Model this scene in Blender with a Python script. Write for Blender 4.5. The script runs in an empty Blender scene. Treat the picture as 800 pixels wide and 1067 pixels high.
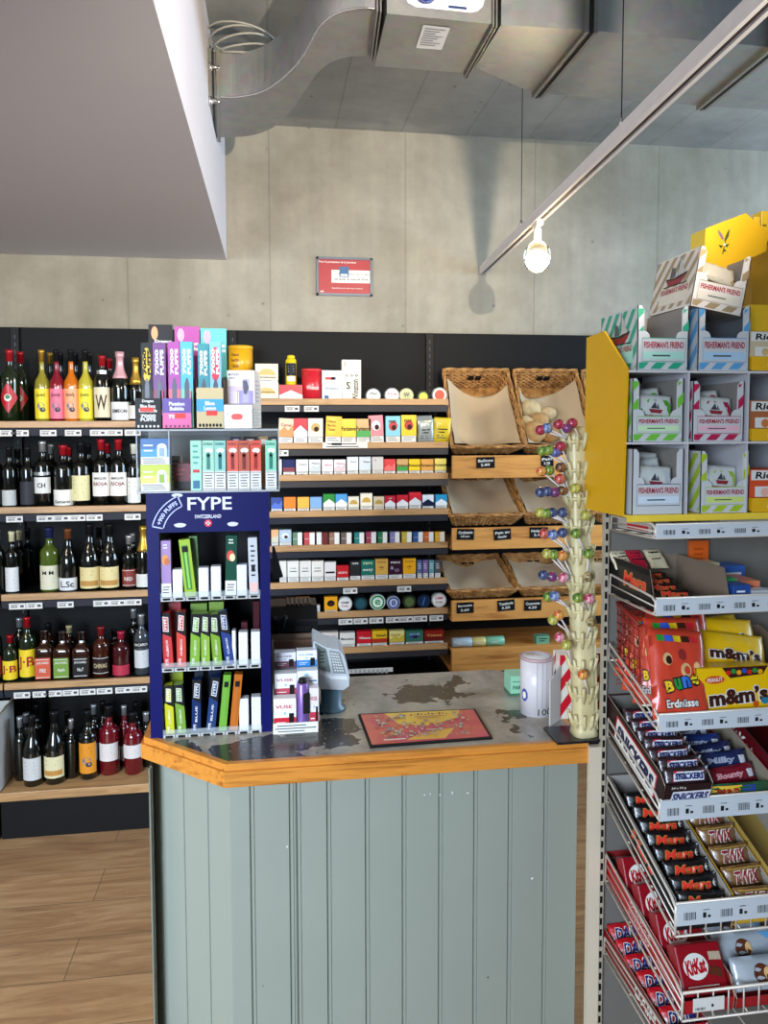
import bpy, bmesh, math, random
from mathutils import Vector, Matrix
random.seed(7)
S = bpy.context.scene
COL = S.collection

# ------------------------------------------------------------ camera
W, H, F = 800.0, 1067.0, 800.0
YAW, PITCH, ROLL = math.radians(8.3), math.radians(3.5), math.radians(0.12)
CAM = Vector((0, 0, 1.65))
HY = 486.0
cf = Vector((math.sin(YAW)*math.cos(PITCH), math.cos(YAW)*math.cos(PITCH), -math.sin(PITCH)))
cr = Vector((math.cos(YAW), -math.sin(YAW), 0)); cu = cr.cross(cf)
cr, cu = (cr*math.cos(ROLL)-cu*math.sin(ROLL)), (cu*math.cos(ROLL)+cr*math.sin(ROLL))
cam = bpy.data.cameras.new('camera'); camo = bpy.data.objects.new('camera', cam); COL.objects.link(camo)
camo.matrix_world = Matrix(((cr.x, cu.x, -cf.x, CAM.x), (cr.y, cu.y, -cf.y, CAM.y), (cr.z, cu.z, -cf.z, CAM.z), (0, 0, 0, 1)))
cam.sensor_fit = 'VERTICAL'; cam.sensor_height = 36; cam.lens = 36*F/H
cam.shift_y = -(H/2-HY)/H; cam.clip_start = 0.02
S.camera = camo

def at(px, py, X=None, Y=None, Z=None):
    """the place in the room where the line of sight through a photo point meets a plane"""
    d = cf + cr*((px-400)/F) + cu*((HY-py)/F)
    if X is not None: t = (X-CAM.x)/d.x
    elif Y is not None: t = (Y-CAM.y)/d.y
    else: t = (Z-CAM.z)/d.z
    return CAM + d*t
def zc(p): return (Vector(p)-CAM).dot(cf)

# ------------------------------------------------------------ world, lights, exposure
S.view_settings.view_transform = 'Standard'; S.view_settings.look = 'None'
S.view_settings.gamma = 1; S.view_settings.use_curve_mapping = False
S.view_settings.exposure = 0.12
wd = bpy.data.worlds.new('world'); S.world = wd; wd.use_nodes = True
bg = wd.node_tree.nodes['Background']; bg.inputs[0].default_value = (0.80, 0.88, 1.0, 1); bg.inputs[1].default_value = 0.37
def area(name, loc, look, sx, sy, power, col):
    l = bpy.data.lights.new(name, 'AREA'); l.shape = 'RECTANGLE'; l.size = sx; l.size_y = sy; l.energy = power; l.color = col
    o = bpy.data.objects.new(name, l); COL.objects.link(o); o.location = loc
    o.rotation_euler = (Vector(look)-Vector(loc)).to_track_quat('-Z', 'Y').to_euler(); return o
area('daylight_window', (3.9, 2.1, 1.9), (0.8, 3.0, 2.7), 2.2, 1.5, 130, (0.55, 0.76, 1.0))
area('shopfront_daylight', (-1.7, -1.4, 1.7), (-0.65, 1.5, 0.75), 1.6, 1.4, 48, (0.70, 0.84, 1.0)).data.spread = math.radians(75)
area('ceiling_panel_lamp', (-1.6, 1.2, 2.33), (-0.9, 2.2, 0.9), 1.0, 0.3, 16, (1.0, 0.84, 0.62))

# ------------------------------------------------------------ materials
def lin(h):
    h = h.lstrip('#'); c = [int(h[i:i+2], 16)/255 for i in (0, 2, 4)]
    return tuple(((x+0.055)/1.055)**2.4 if x > 0.04045 else x/12.92 for x in c)
MC = {}
def M(h, rough=0.5, metal=0.0, trans=0.0, emit=0.0, var=0.07, scale=30.0, coat=0.0, alpha=1.0):
    k = (h, rough, metal, trans, emit, coat, alpha, var, scale)
    if k in MC: return MC[k]
    m = bpy.data.materials.new('surface_'+h.strip('#')); m.use_nodes = True; nt = m.node_tree; b = nt.nodes['Principled BSDF']
    c = lin(h)
    b.inputs['Roughness'].default_value = rough; b.inputs['Metallic'].default_value = metal
    b.inputs['Transmission Weight'].default_value = trans; b.inputs['Coat Weight'].default_value = coat
    b.inputs['Alpha'].default_value = alpha
    if max(c) < 0.12 and rough > .28 and metal < .2: b.inputs['Specular IOR Level'].default_value = 0.18
    if emit: b.inputs['Emission Color'].default_value = (*c, 1); b.inputs['Emission Strength'].default_value = emit
    tc = nt.nodes.new('ShaderNodeTexCoord'); n = nt.nodes.new('ShaderNodeTexNoise'); n.inputs['Scale'].default_value = scale; n.inputs['Detail'].default_value = 3
    nt.links.new(tc.outputs['Object'], n.inputs['Vector'])
    r = nt.nodes.new('ShaderNodeMapRange'); r.inputs['To Min'].default_value = 1-var; r.inputs['To Max'].default_value = 1+var
    nt.links.new(n.outputs['Fac'], r.inputs['Value'])
    v = nt.nodes.new('ShaderNodeVectorMath'); v.operation = 'SCALE'; v.inputs[0].default_value = c
    nt.links.new(r.outputs['Result'], v.inputs['Scale']); nt.links.new(v.outputs['Vector'], b.inputs['Base Color'])
    MC[k] = m; return m

def node_mat(name):
    m = bpy.data.materials.new(name); m.use_nodes = True; nt = m.node_tree
    return m, nt, nt.nodes['Principled BSDF']
def ramp(nt, fac, stops):
    r = nt.nodes.new('ShaderNodeValToRGB'); e = r.color_ramp.elements
    while len(e) > 1: e.remove(e[-1])
    e[0].position = stops[0][0]; e[0].color = (*stops[0][1], 1)
    for p, c in stops[1:]:
        x = e.new(p); x.color = (*c, 1)
    nt.links.new(fac, r.inputs['Fac']); return r.outputs['Color']
def noise(nt, vec, scale, detail=4, rough=0.55, dist=0.0):
    n = nt.nodes.new('ShaderNodeTexNoise'); n.inputs['Scale'].default_value = scale; n.inputs['Detail'].default_value = detail
    n.inputs['Roughness'].default_value = rough; n.inputs['Distortion'].default_value = dist
    nt.links.new(vec, n.inputs['Vector']); return n.outputs['Fac']
def mapping(nt, scale=(1, 1, 1), rot=(0, 0, 0)):
    tc = nt.nodes.new('ShaderNodeTexCoord'); mp = nt.nodes.new('ShaderNodeMapping'); mp.inputs['Scale'].default_value = scale; mp.inputs['Rotation'].default_value = rot
    nt.links.new(tc.outputs['Object'], mp.inputs['Vector']); return mp.outputs['Vector']
def mix(nt, a, b, fac, mode='MIX'):
    x = nt.nodes.new('ShaderNodeMix'); x.data_type = 'RGBA'; x.blend_type = mode
    for s, v in ((x.inputs[0], fac), (x.inputs[6], a), (x.inputs[7], b)):
        if isinstance(v, (int, float)): s.default_value = v
        elif isinstance(v, tuple): s.default_value = (*v, 1)
        else: nt.links.new(v, s)
    return x.outputs[2]
def bump(nt, b, h, strength=0.3, dist=0.01):
    x = nt.nodes.new('ShaderNodeBump'); x.inputs['Strength'].default_value = strength; x.inputs['Distance'].default_value = dist
    nt.links.new(h, x.inputs['Height']); nt.links.new(x.outputs['Normal'], b.inputs['Normal'])

def concrete(name, c1, c2, board=False):
    m, nt, b = node_mat(name); v = mapping(nt)
    a = ramp(nt, noise(nt, v, 1.3, 6, 0.6, 0.3), [(0.3, lin(c2)), (0.7, lin(c1))])
    vs = mapping(nt, (9, 9, 0.7) if not board else (5, 0.8, 5))
    a = mix(nt, a, ramp(nt, noise(nt, vs, 1.5, 5), [(0.35, (0.72, 0.72, 0.72)), (0.65, (1.05, 1.05, 1.05))]), 0.35, 'MULTIPLY')
    a = mix(nt, a, ramp(nt, noise(nt, v, 8, 6, 0.7), [(0.35, (0.82, 0.82, 0.82)), (0.65, (1.06, 1.06, 1.06))]), 0.6, 'MULTIPLY')
    vo = nt.nodes.new('ShaderNodeTexVoronoi'); vo.inputs['Scale'].default_value = 11; nt.links.new(v, vo.inputs['Vector'])
    pore = ramp(nt, vo.outputs['Distance'], [(0.0, (0.3, 0.3, 0.3)), (0.055, (0.35, 0.35, 0.35)), (0.10, (1, 1, 1))])
    gate = ramp(nt, noise(nt, v, 5, 3), [(0.5, (0, 0, 0)), (0.58, (1, 1, 1))])
    a = mix(nt, a, mix(nt, (1.0, 1.0, 1.0), pore, gate), 0.7, 'MULTIPLY')
    br = nt.nodes.new('ShaderNodeTexBrick'); br.inputs['Scale'].default_value = 1; br.inputs['Mortar Size'].default_value = 0.004
    br.inputs['Color1'].default_value = (1, 1, 1, 1); br.inputs['Color2'].default_value = (0.95, 0.95, 0.95, 1); br.inputs['Mortar'].default_value = (0.72, 0.72, 0.72, 1)
    br.offset = 0
    if board:
        mp = mapping(nt, (1, 1, 1), (0, 0, math.radians(90))); br.inputs['Brick Width'].default_value = 5; br.inputs['Row Height'].default_value = 0.3
    else:
        mp = mapping(nt, (1, 1, 1), (math.radians(-90), 0, 0)); br.inputs['Brick Width'].default_value = 0.62; br.inputs['Row Height'].default_value = 5
    nt.links.new(mp, br.inputs['Vector'])
    a = mix(nt, a, br.outputs['Color'], 0.75, 'MULTIPLY')
    nt.links.new(a, b.inputs['Base Color']); b.inputs['Roughness'].default_value = 0.75
    bump(nt, b, noise(nt, v, 25, 5), 0.15, 0.005); return m
def wood(name, c1, c2, along='x', rough=0.45, sc=1.0):
    m, nt, b = node_mat(name)
    s = {'x': (1.2*sc, 14*sc, 14*sc), 'y': (14*sc, 1.2*sc, 14*sc), 'z': (14*sc, 14*sc, 1.2*sc)}[along]
    v = mapping(nt, s)
    a = ramp(nt, noise(nt, v, 2.2, 6, 0.6, 1.2), [(0.3, lin(c2)), (0.5, lin(c1)), (0.72, lin(c1))])
    a = mix(nt, a, ramp(nt, noise(nt, v, 9, 4, 0.6), [(0.35, (0.8, 0.8, 0.8)), (0.6, (1.05, 1.05, 1.05))]), 0.5, 'MULTIPLY')
    nt.links.new(a, b.inputs['Base Color']); b.inputs['Roughness'].default_value = rough
    bump(nt, b, noise(nt, v, 9, 4), 0.06, 0.002); return m
def floor_mat():
    m, nt, b = node_mat('vinyl_plank_floor'); v = mapping(nt)
    br = nt.nodes.new('ShaderNodeTexBrick'); br.inputs['Scale'].default_value = 1; br.inputs['Brick Width'].default_value = 1.25; br.inputs['Row Height'].default_value = 0.19
    br.inputs['Mortar Size'].default_value = 0.0016; br.inputs['Color1'].default_value = (0, 0, 0, 1); br.inputs['Color2'].default_value = (1, 1, 1, 1); br.inputs['Mortar'].default_value = (0.5, 0.5, 0.5, 1)
    nt.links.new(v, br.inputs['Vector'])
    g = noise(nt, mapping(nt, (1.1, 9, 1)), 2.0, 7, 0.62, 1.6)
    a = ramp(nt, g, [(0.28, lin('#8a6444')), (0.48, lin('#a67f58')), (0.7, lin('#bf9a70'))])
    a = mix(nt, a, ramp(nt, br.outputs['Color'], [(0, (0.9, 0.9, 0.9)), (1, (1.05, 1.04, 1.03))]), 0.8, 'MULTIPLY')
    a = mix(nt, a, (0.16, 0.10, 0.06), br.outputs['Fac'])
    nt.links.new(a, b.inputs['Base Color']); b.inputs['Roughness'].default_value = 0.42
    bump(nt, b, g, 0.05, 0.003); return m
def steel(name, c='#a9abab', c2='#8d9091'):
    m, nt, b = node_mat(name); v = mapping(nt)
    vo = nt.nodes.new('ShaderNodeTexVoronoi'); vo.inputs['Scale'].default_value = 35; nt.links.new(mapping(nt, (1, 1, 1)), vo.inputs['Vector'])
    a = ramp(nt, noise(nt, v, 3, 5, 0.6), [(0.3, lin(c2)), (0.7, lin(c))])
    a = mix(nt, a, vo.outputs['Color'], 0.05)
    nt.links.new(a, b.inputs['Base Color']); b.inputs['Metallic'].default_value = 0.65; b.inputs['Roughness'].default_value = 0.42
    return m
CONC = concrete('fair_faced_concrete_wall', '#b5ad9c', '#89826f')
CEIL = concrete('board_marked_concrete_ceiling', '#a29f96', '#7c7b76', True)
WHITE = M('#d3cfd4', 0.6, var=0.02, scale=3)
OAK = wood('light_oak_board', '#b98f60', '#957046', 'x')
PINE = wood('golden_pine_board', '#d89a50', '#a8662c', 'x', sc=0.8)
TRIM = wood('varnished_orange_wood_trim', '#c98335', '#8e5420', 'x', 0.3, 1.4)
STEEL = steel('galvanised_steel'); STEEL2 = steel('galvanised_steel_dull', '#9a9890', '#7d7b76')
BLACK = M('#111113', 0.5); DARK = M('#26272a', 0.55); RAIL = M('#3a3f4a', 0.35, 0.3); RAILM = M('#77767a', 0.32, 0.7)
PAPER = M('#dcdad4', 0.6, var=0.03); CARD = M('#a08e78', 0.8); BROWNKRAFT = M('#c9b898', 0.75)
INK = M('#1b1b1e', 0.6); RED = M('#c8102a', 0.45); GLOBE = M('#f4f1ea', 0.02, trans=1.0, var=0.0); CHROME = M('#c9c9c7', 0.25, 0.9)

# ------------------------------------------------------------ mesh helpers
TXT = {}
def text_mesh(s, bold=0.02):
    k = (s, bold)
    if k not in TXT:
        c = bpy.data.curves.new('t', 'FONT'); c.body = s; c.size = 1; c.offset = bold; c.resolution_u = 2; c.align_x = 'CENTER'
        o = bpy.data.objects.new('t', c); me = o.to_mesh()
        vs = [v.co.copy() for v in me.vertices]; fs = [tuple(p.vertices) for p in me.polygons]
        o.to_mesh_clear(); bpy.data.objects.remove(o); bpy.data.curves.remove(c)
        x0 = min(v.x for v in vs); x1 = max(v.x for v in vs); y0 = min(v.y for v in vs); y1 = max(v.y for v in vs)
        TXT[k] = ([((v.x-x0)/(x1-x0)-0.5, (v.y-y0)/(y1-y0)-0.5) for v in vs], fs)
    return TXT[k]
def plane(o, u, v):
    o, u, v = Vector(o), Vector(u), Vector(v); n = u.cross(v).normalized()
    return lambda a, b, off=0.0: o+u*a+v*b+n*off
def cyl(r, z0, cx=0.0, cy=0.0):
    """wraps (arc length, height) round an upright cylinder, front towards -Y"""
    return lambda a, b, off=0.0: Vector((cx+(r+off)*math.sin(a/r), cy-(r+off)*math.cos(a/r), z0+b))
def clip(poly, u0, u1, v0, v1):
    for ax, lim, sg in ((0, u0, 1), (0, u1, -1), (1, v0, 1), (1, v1, -1)):
        out = []
        for i in range(len(poly)):
            p, q = poly[i], poly[(i+1) % len(poly)]; dp = sg*(p[ax]-lim); dq = sg*(q[ax]-lim)
            if dp >= 0: out.append(p)
            if (dp >= 0) != (dq >= 0):
                t = dp/(dp-dq); out.append((p[0]+(q[0]-p[0])*t, p[1]+(q[1]-p[1])*t))
        poly = out
        if len(poly) < 3: return []
    return poly
class MB:
    def __init__(s): s.v = []; s.f = []; s.m = []; s.sm = []; s.mats = []; s.xf = None
    def mi(s, m):
        if m not in s.mats: s.mats.append(m)
        return s.mats.index(m)
    def add(s, vs, fs, m, smooth=False):
        b = len(s.v); k = s.mi(m)
        for p in vs:
            p = Vector(p); s.v.append(s.xf @ p if s.xf else p)
        for f in fs: s.f.append(tuple(b+i for i in f)); s.m.append(k); s.sm.append(smooth)
        return s
    def box(s, x0, x1, y0, y1, z0, z1, m, bev=0.0, skip=()):
        if bev <= 0:
            vs = [(x, y, z) for z in (z0, z1) for y in (y0, y1) for x in (x0, x1)]
            fs = {'b': (0, 2, 3, 1), 't': (4, 5, 7, 6), 'f': (0, 1, 5, 4), 'k': (2, 6, 7, 3), 'l': (0, 4, 6, 2), 'r': (1, 3, 7, 5)}
            return s.add(vs, [q for k, q in fs.items() if k not in skip], m)
        bm = bmesh.new(); bmesh.ops.create_cube(bm, size=1)
        for v in bm.verts: v.co = Vector(((x0+x1)/2+v.co.x*(x1-x0), (y0+y1)/2+v.co.y*(y1-y0), (z0+z1)/2+v.co.z*(z1-z0)))
        bmesh.ops.bevel(bm, geom=list(bm.edges), offset=bev, segments=2, profile=0.5, affect='EDGES')
        bm.verts.index_update()
        s.add([v.co.copy() for v in bm.verts], [tuple(v.index for v in f.verts) for f in bm.faces], m); bm.free(); return s
    def quad(s, mp, u0, u1, v0, v1, m, off=0.0, n=1):
        for i in range(n):
            a, b = u0+(u1-u0)*i/n, u0+(u1-u0)*(i+1)/n
            s.add([mp(a, v0, off), mp(b, v0, off), mp(b, v1, off), mp(a, v1, off)], [(0, 1, 2, 3)], m)
        return s
    def poly(s, mp, pts, m, off=0.0):
        if len(pts) >= 3: s.add([mp(a, b, off) for a, b in pts], [tuple(range(len(pts)))], m)
        return s
    def disc(s, mp, u, v, ru, rv, m, off=0.0, n=20): return s.poly(mp, [(u+ru*math.cos(2*math.pi*i/n), v+rv*math.sin(2*math.pi*i/n)) for i in range(n)], m, off)
    def stripes(s, mp, u0, u1, v0, v1, m, w, gap, off=0.0, slant=1.0, ph=0.0):
        h = v1-v0; x = u0-abs(slant)*h-ph
        while x < u1+abs(slant)*h:
            s.poly(mp, clip([(x, v0), (x+w, v0), (x+w+slant*h, v1), (x+slant*h, v1)], u0, u1, v0, v1), m, off); x += w+gap
        return s
    def text(s, t, mp, u, v, w, h, m, off=0.0, rot=0.0, bold=0.02, shear=0.0):
        vs, fs = text_mesh(t, bold); c, sn = math.cos(rot), math.sin(rot); out = []
        for a, b in vs:
            a, b = a*w+b*h*shear, b*h; out.append(mp(u+a*c-b*sn, v+a*sn+b*c, off))
        return s.add(out, fs, m)
    def lines(s, mp, u0, u1, v0, v1, n, m, off=0.0, seed=1, fill=0.45):
        r = random.Random(seed); dv = (v1-v0)/n
        for i in range(n):
            y = v0+dv*(i+0.3); e = u1-(u1-u0)*r.uniform(0, 0.3); s.quad(mp, u0+(u1-u0)*r.uniform(0, .08), e, y, y+dv*fill, m, off)
        return s
    def bars(s, mp, u0, u1, v0, v1, n, m, off=0.0):
        for i in range(n):
            a = u0+(u1-u0)*i/n; s.quad(mp, a, a+(u1-u0)/n*(0.35+0.3*((i*7) % 3)/2), v0, v1, m, off)
        return s
    def tube(s, pts, r, m, n=8, closed=False, caps=True):
        pts = [Vector(p) for p in pts]; N = len(pts); rs = r if isinstance(r, (list, tuple)) else [r]*N; vs = []; ref = None
        for i, p in enumerate(pts):
            a = pts[(i-1) % N] if (closed or i) else p; b = pts[(i+1) % N] if (closed or i < N-1) else p
            t = (b-a).normalized()
            if ref is None: ref = t.orthogonal().normalized()
            ref = (ref-t*ref.dot(t)); ref = ref.normalized() if ref.length > 1e-6 else t.orthogonal().normalized()
            w = t.cross(ref)
            for k in range(n):
                an = 2*math.pi*k/n; vs.append(p+ref*(math.cos(an)*rs[i])+w*(math.sin(an)*rs[i]))
        fs = []
        for i in range(N if closed else N-1):
            j = (i+1) % N
            for k in range(n): fs.append((i*n+k, i*n+(k+1) % n, j*n+(k+1) % n, j*n+k))
        if caps and not closed: fs += [tuple(range(n))[::-1], tuple(range((N-1)*n, N*n))]
        return s.add(vs, fs, m, True)
    def lathe(s, prof, m, n=20, cx=0.0, cy=0.0, sq=1.0, a0=0.0):
        """prof: (radius, height) pairs; sq>1 squares the section"""
        vs = []
        for r, z in prof:
            for k in range(n):
                a = 2*math.pi*k/n+a0; c, q = math.cos(a), math.sin(a)
                if sq > 1: e = 2/sq/2; c, q = math.copysign(abs(c)**e, c), math.copysign(abs(q)**e, q)
                vs.append((cx+r*c, cy+r*q, z))
        fs = []
        for i in range(len(prof)-1):
            for k in range(n): fs.append((i*n+k, i*n+(k+1) % n, (i+1)*n+(k+1) % n, (i+1)*n+k))
        fs += [tuple(range(n))[::-1], tuple(range((len(prof)-1)*n, len(prof)*n))]
        return s.add(vs, fs, m, True)
    def prism(s, pts, d, m, m_side=None):
        """pts: 3D outline, extruded by vector d"""
        pts = [Vector(p) for p in pts]; d = Vector(d); n = len(pts); vs = pts+[p+d for p in pts]
        s.add(vs, [tuple(range(n)), tuple(range(n, 2*n))[::-1]], m)
        s.add(vs, [(i, i+n, (i+1) % n+n, (i+1) % n) for i in range(n)], m_side or m); return s
    def ball(s, c, r, m, n=12, k=8, sc=(1, 1, 1)):
        c = Vector(c); vs = []; fs = []
        for i in range(k+1):
            ph = math.pi*i/k
            for j in range(n):
                a = 2*math.pi*j/n; vs.append(c+Vector((math.sin(ph)*math.cos(a)*r*sc[0], math.sin(ph)*math.sin(a)*r*sc[1], math.cos(ph)*r*sc[2])))
        for i in range(k):
            for j in range(n): fs.append((i*n+j, (i+1)*n+j, (i+1)*n+(j+1) % n, i*n+(j+1) % n))
        return s.add(vs, fs, m, True)
    def build(s, name, parent=None, loc=None, rot=None, bevel=0.0):
        me = bpy.data.meshes.new(name); me.from_pydata([tuple(v) for v in s.v], [], s.f)
        for m in s.mats: me.materials.append(m)
        me.polygons.foreach_set('material_index', s.m); me.polygons.foreach_set('use_smooth', s.sm); me.update()
        o = bpy.data.objects.new(name, me); COL.objects.link(o)
        if any(s.sm) and not all(s.sm):
            pass
        if loc is not None: o.location = loc
        if rot is not None: o.rotation_euler = rot
        if parent: o.parent = parent
        if bevel:
            md = o.modifiers.new('b', 'BEVEL'); md.width = bevel; md.segments = 2; md.limit_method = 'ANGLE'
        return o
def tag(o, label, cat, group=None):
    o['label'] = label; o['category'] = cat
    if group: o['group'] = group
    return o
def thing(name, label, cat, loc=(0, 0, 0), rot=(0, 0, 0), group=None):
    o = bpy.data.objects.new(name, None); o.empty_display_size = 0.05; COL.objects.link(o); o.location = loc; o.rotation_euler = rot
    return tag(o, label, cat, group)
def struct(o): o['kind'] = 'structure'; return o
ORD = ['zeroth', 'first', 'second', 'third', 'fourth', 'fifth', 'sixth', 'seventh', 'eighth', 'ninth', 'tenth', 'eleventh', 'twelfth', 'thirteenth', 'fourteenth', 'fifteenth', 'sixteenth', 'seventeenth', 'eighteenth']
# ============================================================ the room
YW = 3.55
ZC = at(290, 131, Y=YW).z
struct(MB().box(-3.2, 4.2, YW, YW+0.2, -0.05, ZC+0.1, CONC).build('wall_back'))
struct(MB().box(-3.2, 4.2, -3.0, YW+0.2, ZC, ZC+0.2, CEIL).build('ceiling'))
struct(MB().box(-3.2, 4.2, -3.0, YW+0.2, -0.1, 0, floor_mat()).build('floor'))
struct(MB().box(-3.4, -3.2, -3.0, YW+0.2, -0.05, ZC+0.1, M('#c9c6c0', 0.7, var=0.03)).build('wall_left'))
PLA = M('#b4b0a8', 0.8, var=.03)
wr = MB(); wr.box(4.2, 4.4, -3.0, YW+0.2, -0.05, 1.1, PLA); wr.box(4.2, 4.4, -3.0, 0.7, 1.1, ZC+0.1, PLA); wr.box(4.2, 4.4, 3.3, YW+0.2, 1.1, ZC+0.1, PLA); struct(wr.build('wall_right_added'))  # unseen wall with window gap, added to cut the open-side light on the rack
struct(MB().box(0.3, 4.4, -3.2, -3.0, -0.05, ZC+0.1, PLA).build('wall_front_added'))  # unseen partial wall, added to dim the ambient light reaching the sweets rack
sc = at(236, 271, Y=YW)
o = struct(MB().box(-3.2, sc.x, -1.2, YW, sc.z, ZC, WHITE).build('trim_1')); o['label'] = 'white plastered bulkhead hanging under the ceiling'

# ------------------------------------------------------------ ducts
ZD = ZC-0.26
def strip_body(mb, front, back, z0, z1, m):
    n = len(front); vs = [(p.x, p.y, z0) for p in front]+[(p.x, p.y, z0) for p in back]+[(p.x, p.y, z1) for p in front]+[(p.x, p.y, z1) for p in back]
    fs = []
    for i in range(n-1):
        fs += [(i, n+i, n+i+1, i+1), (2*n+i, 2*n+i+1, 3*n+i+1, 3*n+i), (i, i+1, 2*n+i+1, 2*n+i), (n+i, 3*n+i, 3*n+i+1, n+i+1)]
    fs += [(0, 2*n, 3*n, n), (n-1, 2*n-1, 4*n-1, 3*n-1)]
    mb.add(vs, fs, m)
duct = thing('ventilation_duct', 'curved galvanised ventilation duct bending out of the white bulkhead', 'duct')
fr = [(217, 101), (235, 101.5), (250, 101), (275, 95), (300, 77), (317, 57), (332, 30), (350, 15), (375, 9), (392, 9.5)]
bk = [(219, 143), (243, 143), (262, 141), (284, 133), (305, 113), (318, 94), (331, 76), (345, 65), (365, 59), (386, 58)]
def smooth_pts(ps, k=4):
    out = []
    for i in range(len(ps)-1):
        p0, p1, p2, p3 = ps[max(i-1, 0)], ps[i], ps[i+1], ps[min(i+2, len(ps)-1)]
        for j in range(k):
            t = j/k; out.append(tuple(0.5*((2*p1[a])+(-p0[a]+p2[a])*t+(2*p0[a]-5*p1[a]+4*p2[a]-p3[a])*t*t+(-p0[a]+3*p1[a]-3*p2[a]+p3[a])*t**3) for a in range(2)))
    return out+[ps[-1]]
FR = [at(*p, Z=ZD) for p in smooth_pts(fr)]; BK = [at(*p, Z=ZD) for p in smooth_pts(bk)]
mb = MB(); strip_body(mb, FR, BK, ZD, ZD+0.14, STEEL); mb.build('duct_bend', duct)
mb = MB(); mb.tube([(p.x, p.y-0.002, ZD) for p in FR], 0.003, CHROME, 6); mb.build('seam_edge', duct)
def flange(parent, a, b, z0, z1, w=0.012, m=STEEL2, name='flange'):
    a, b = Vector((a.x, a.y, 0)), Vector((b.x, b.y, 0)); d = (b-a).normalized(); n = Vector((d.y, -d.x, 0)); mb = MB()
    for off, ww, mm in ((0, w, m), (w*1.25, w*0.35, DARK), (w*2.2, w, m)):
        p = a+n*off-d*0.012; q = b+n*off+d*0.012
        mb.prism([(p.x, p.y, z0-0.012), (p.x+n.x*ww, p.y+n.y*ww, z0-0.012), (p.x+n.x*ww, p.y+n.y*ww, z1+0.012), (p.x, p.y, z1+0.012)], q-p, mm)
    return mb.build(name, parent)
flange(duct, FR[0], BK[0], ZD, ZD+0.14); 
flange(duct, FR[-1], BK[-1], ZD, ZD+0.14, 0.004)
for k in range(2):
    mb = MB(); p = at(219, 70+k*35, Y=FR[0].y-0.01)
    mb.tube([p+Vector((-0.004, 0, 0)), p+Vector((0.03, 0, 0))], 0.007, CHROME, 6); mb.tube([p+Vector((0.0, 0, -0.012)), p+Vector((0.0, 0, 0.012))], 0.009, CHROME, 6)
    mb.build('clamp_bolt', duct)

fan = thing('fan_unit', 'galvanised fan box hung between the curved duct and the wide duct', 'fan unit')
a, b, c, d = at(403, 14, Z=ZD), at(512, 25, Z=ZD), at(484, 76, Z=ZD), at(390, 69, Z=ZD)
mb = MB(); strip_body(mb, [a, b], [d, c], ZD, ZD+0.2, STEEL); mb.build('housing', fan)
flange(fan, b, c, ZD, ZD+0.2, 0.004)
nf = (b-a).normalized()
fp = plane((a.x, a.y, ZD), (nf.x, nf.y, 0), (0, 0, 1)); wfan = (b-a).length
mb = MB(); u0, u1 = wfan*0.16, wfan*0.93; zz = 0.022
pts = [(u0+0.03, zz), (u1-0.04, zz)]+[(u1-0.04+0.04*math.sin(t), zz+0.04-0.04*math.cos(t)) for t in (0.5, 1.0, 1.57)]+[(u1, 0.15), (u0, 0.15), (u0, zz+0.03), (u0+0.009, zz+0.009)]
mb.poly(fp, pts, M('#e8eaee', 0.4), 0.003); mb.lines(fp, u0+0.14, u1-0.02, 0.05, 0.13, 6, M('#9aa2aa'), 0.0035); mb.quad(fp, u1-0.1, u1-0.05, 0.028, 0.035, M('#20386a'), 0.0035)
mb.build('control_label', fan)
mb = MB(); BLUEK = M('#1a3c9a', 0.35); cpt = Vector(fp(u0+0.055, 0.065))
mb.tube([cpt, cpt+Vector(fp(0, 0, 0.028))-Vector(fp(0, 0, 0))], [0.034, 0.03], BLUEK, 20); mb.tube([cpt+Vector((0, -0.02, -0.035)), cpt+Vector((0, -0.035, 0.03))], 0.009, BLUEK, 8)
mb.build('switch_knob', fan)
bp = plane(at(430, 25, Z=ZD-0.001), (nf.x, nf.y, 0), (-nf.y*1.0, nf.x, 0))
p1, p2 = at(441, 26, Z=ZD-0.002), at(469, 29, Z=ZD-0.002); p3, p4 = at(460, 52, Z=ZD-0.002), at(433, 50, Z=ZD-0.002)
mb = MB(); mb.add([p1, p2, p3, p4], [(0, 1, 2, 3)], M('#cfd0d2', 0.5))
for k in range(8):
    t = 0.1+k*0.1; mb.add([p1.lerp(p4, t).lerp(p2.lerp(p3, t), 0.1)-Vector((0, 0, .001)), p1.lerp(p4, t).lerp(p2.lerp(p3, t), 0.85-(k % 3)*0.15)-Vector((0, 0, .001)), p1.lerp(p4, t+.03).lerp(p2.lerp(p3, t+.03), 0.85-(k % 3)*0.15)-Vector((0, 0, .001)), p1.lerp(p4, t+.03).lerp(p2.lerp(p3, t+.03), 0.1)-Vector((0, 0, .001))], [(0, 1, 2, 3)], M('#6a6c70'))
mb.build('rating_sticker', fan)

big = thing('ventilation_duct', 'wide flared galvanised duct running right above the lamp rail', 'duct')
e = at(608, 31, Z=ZD); g = at(555, 97, Z=ZD); b2 = at(522, 26, Z=ZD); c2 = at(495, 70, Z=ZD)
mb = MB(); strip_body(mb, [b2, e], [c2, g], ZD, ZD+0.2, STEEL); mb.build('flared_section', big)
e2 = at(800, 49, Z=ZD); g2 = at(727, 110, Z=ZD); e3 = at(1150, 75, Z=ZD); g3 = at(1000, 128, Z=ZD)
mb = MB(); strip_body(mb, [e, e2], [g, g2], ZD, ZD+0.2, STEEL); mb.build('straight_section', big)
mb = MB(); strip_body(mb, [e2, e3], [g2, g3], ZD, ZD+0.2, STEEL); mb.build('straight_section', big)
flange(big, e, g, ZD, ZD+0.2, 0.011); flange(big, e2, g2, ZD, ZD+0.2, 0.011)

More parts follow.
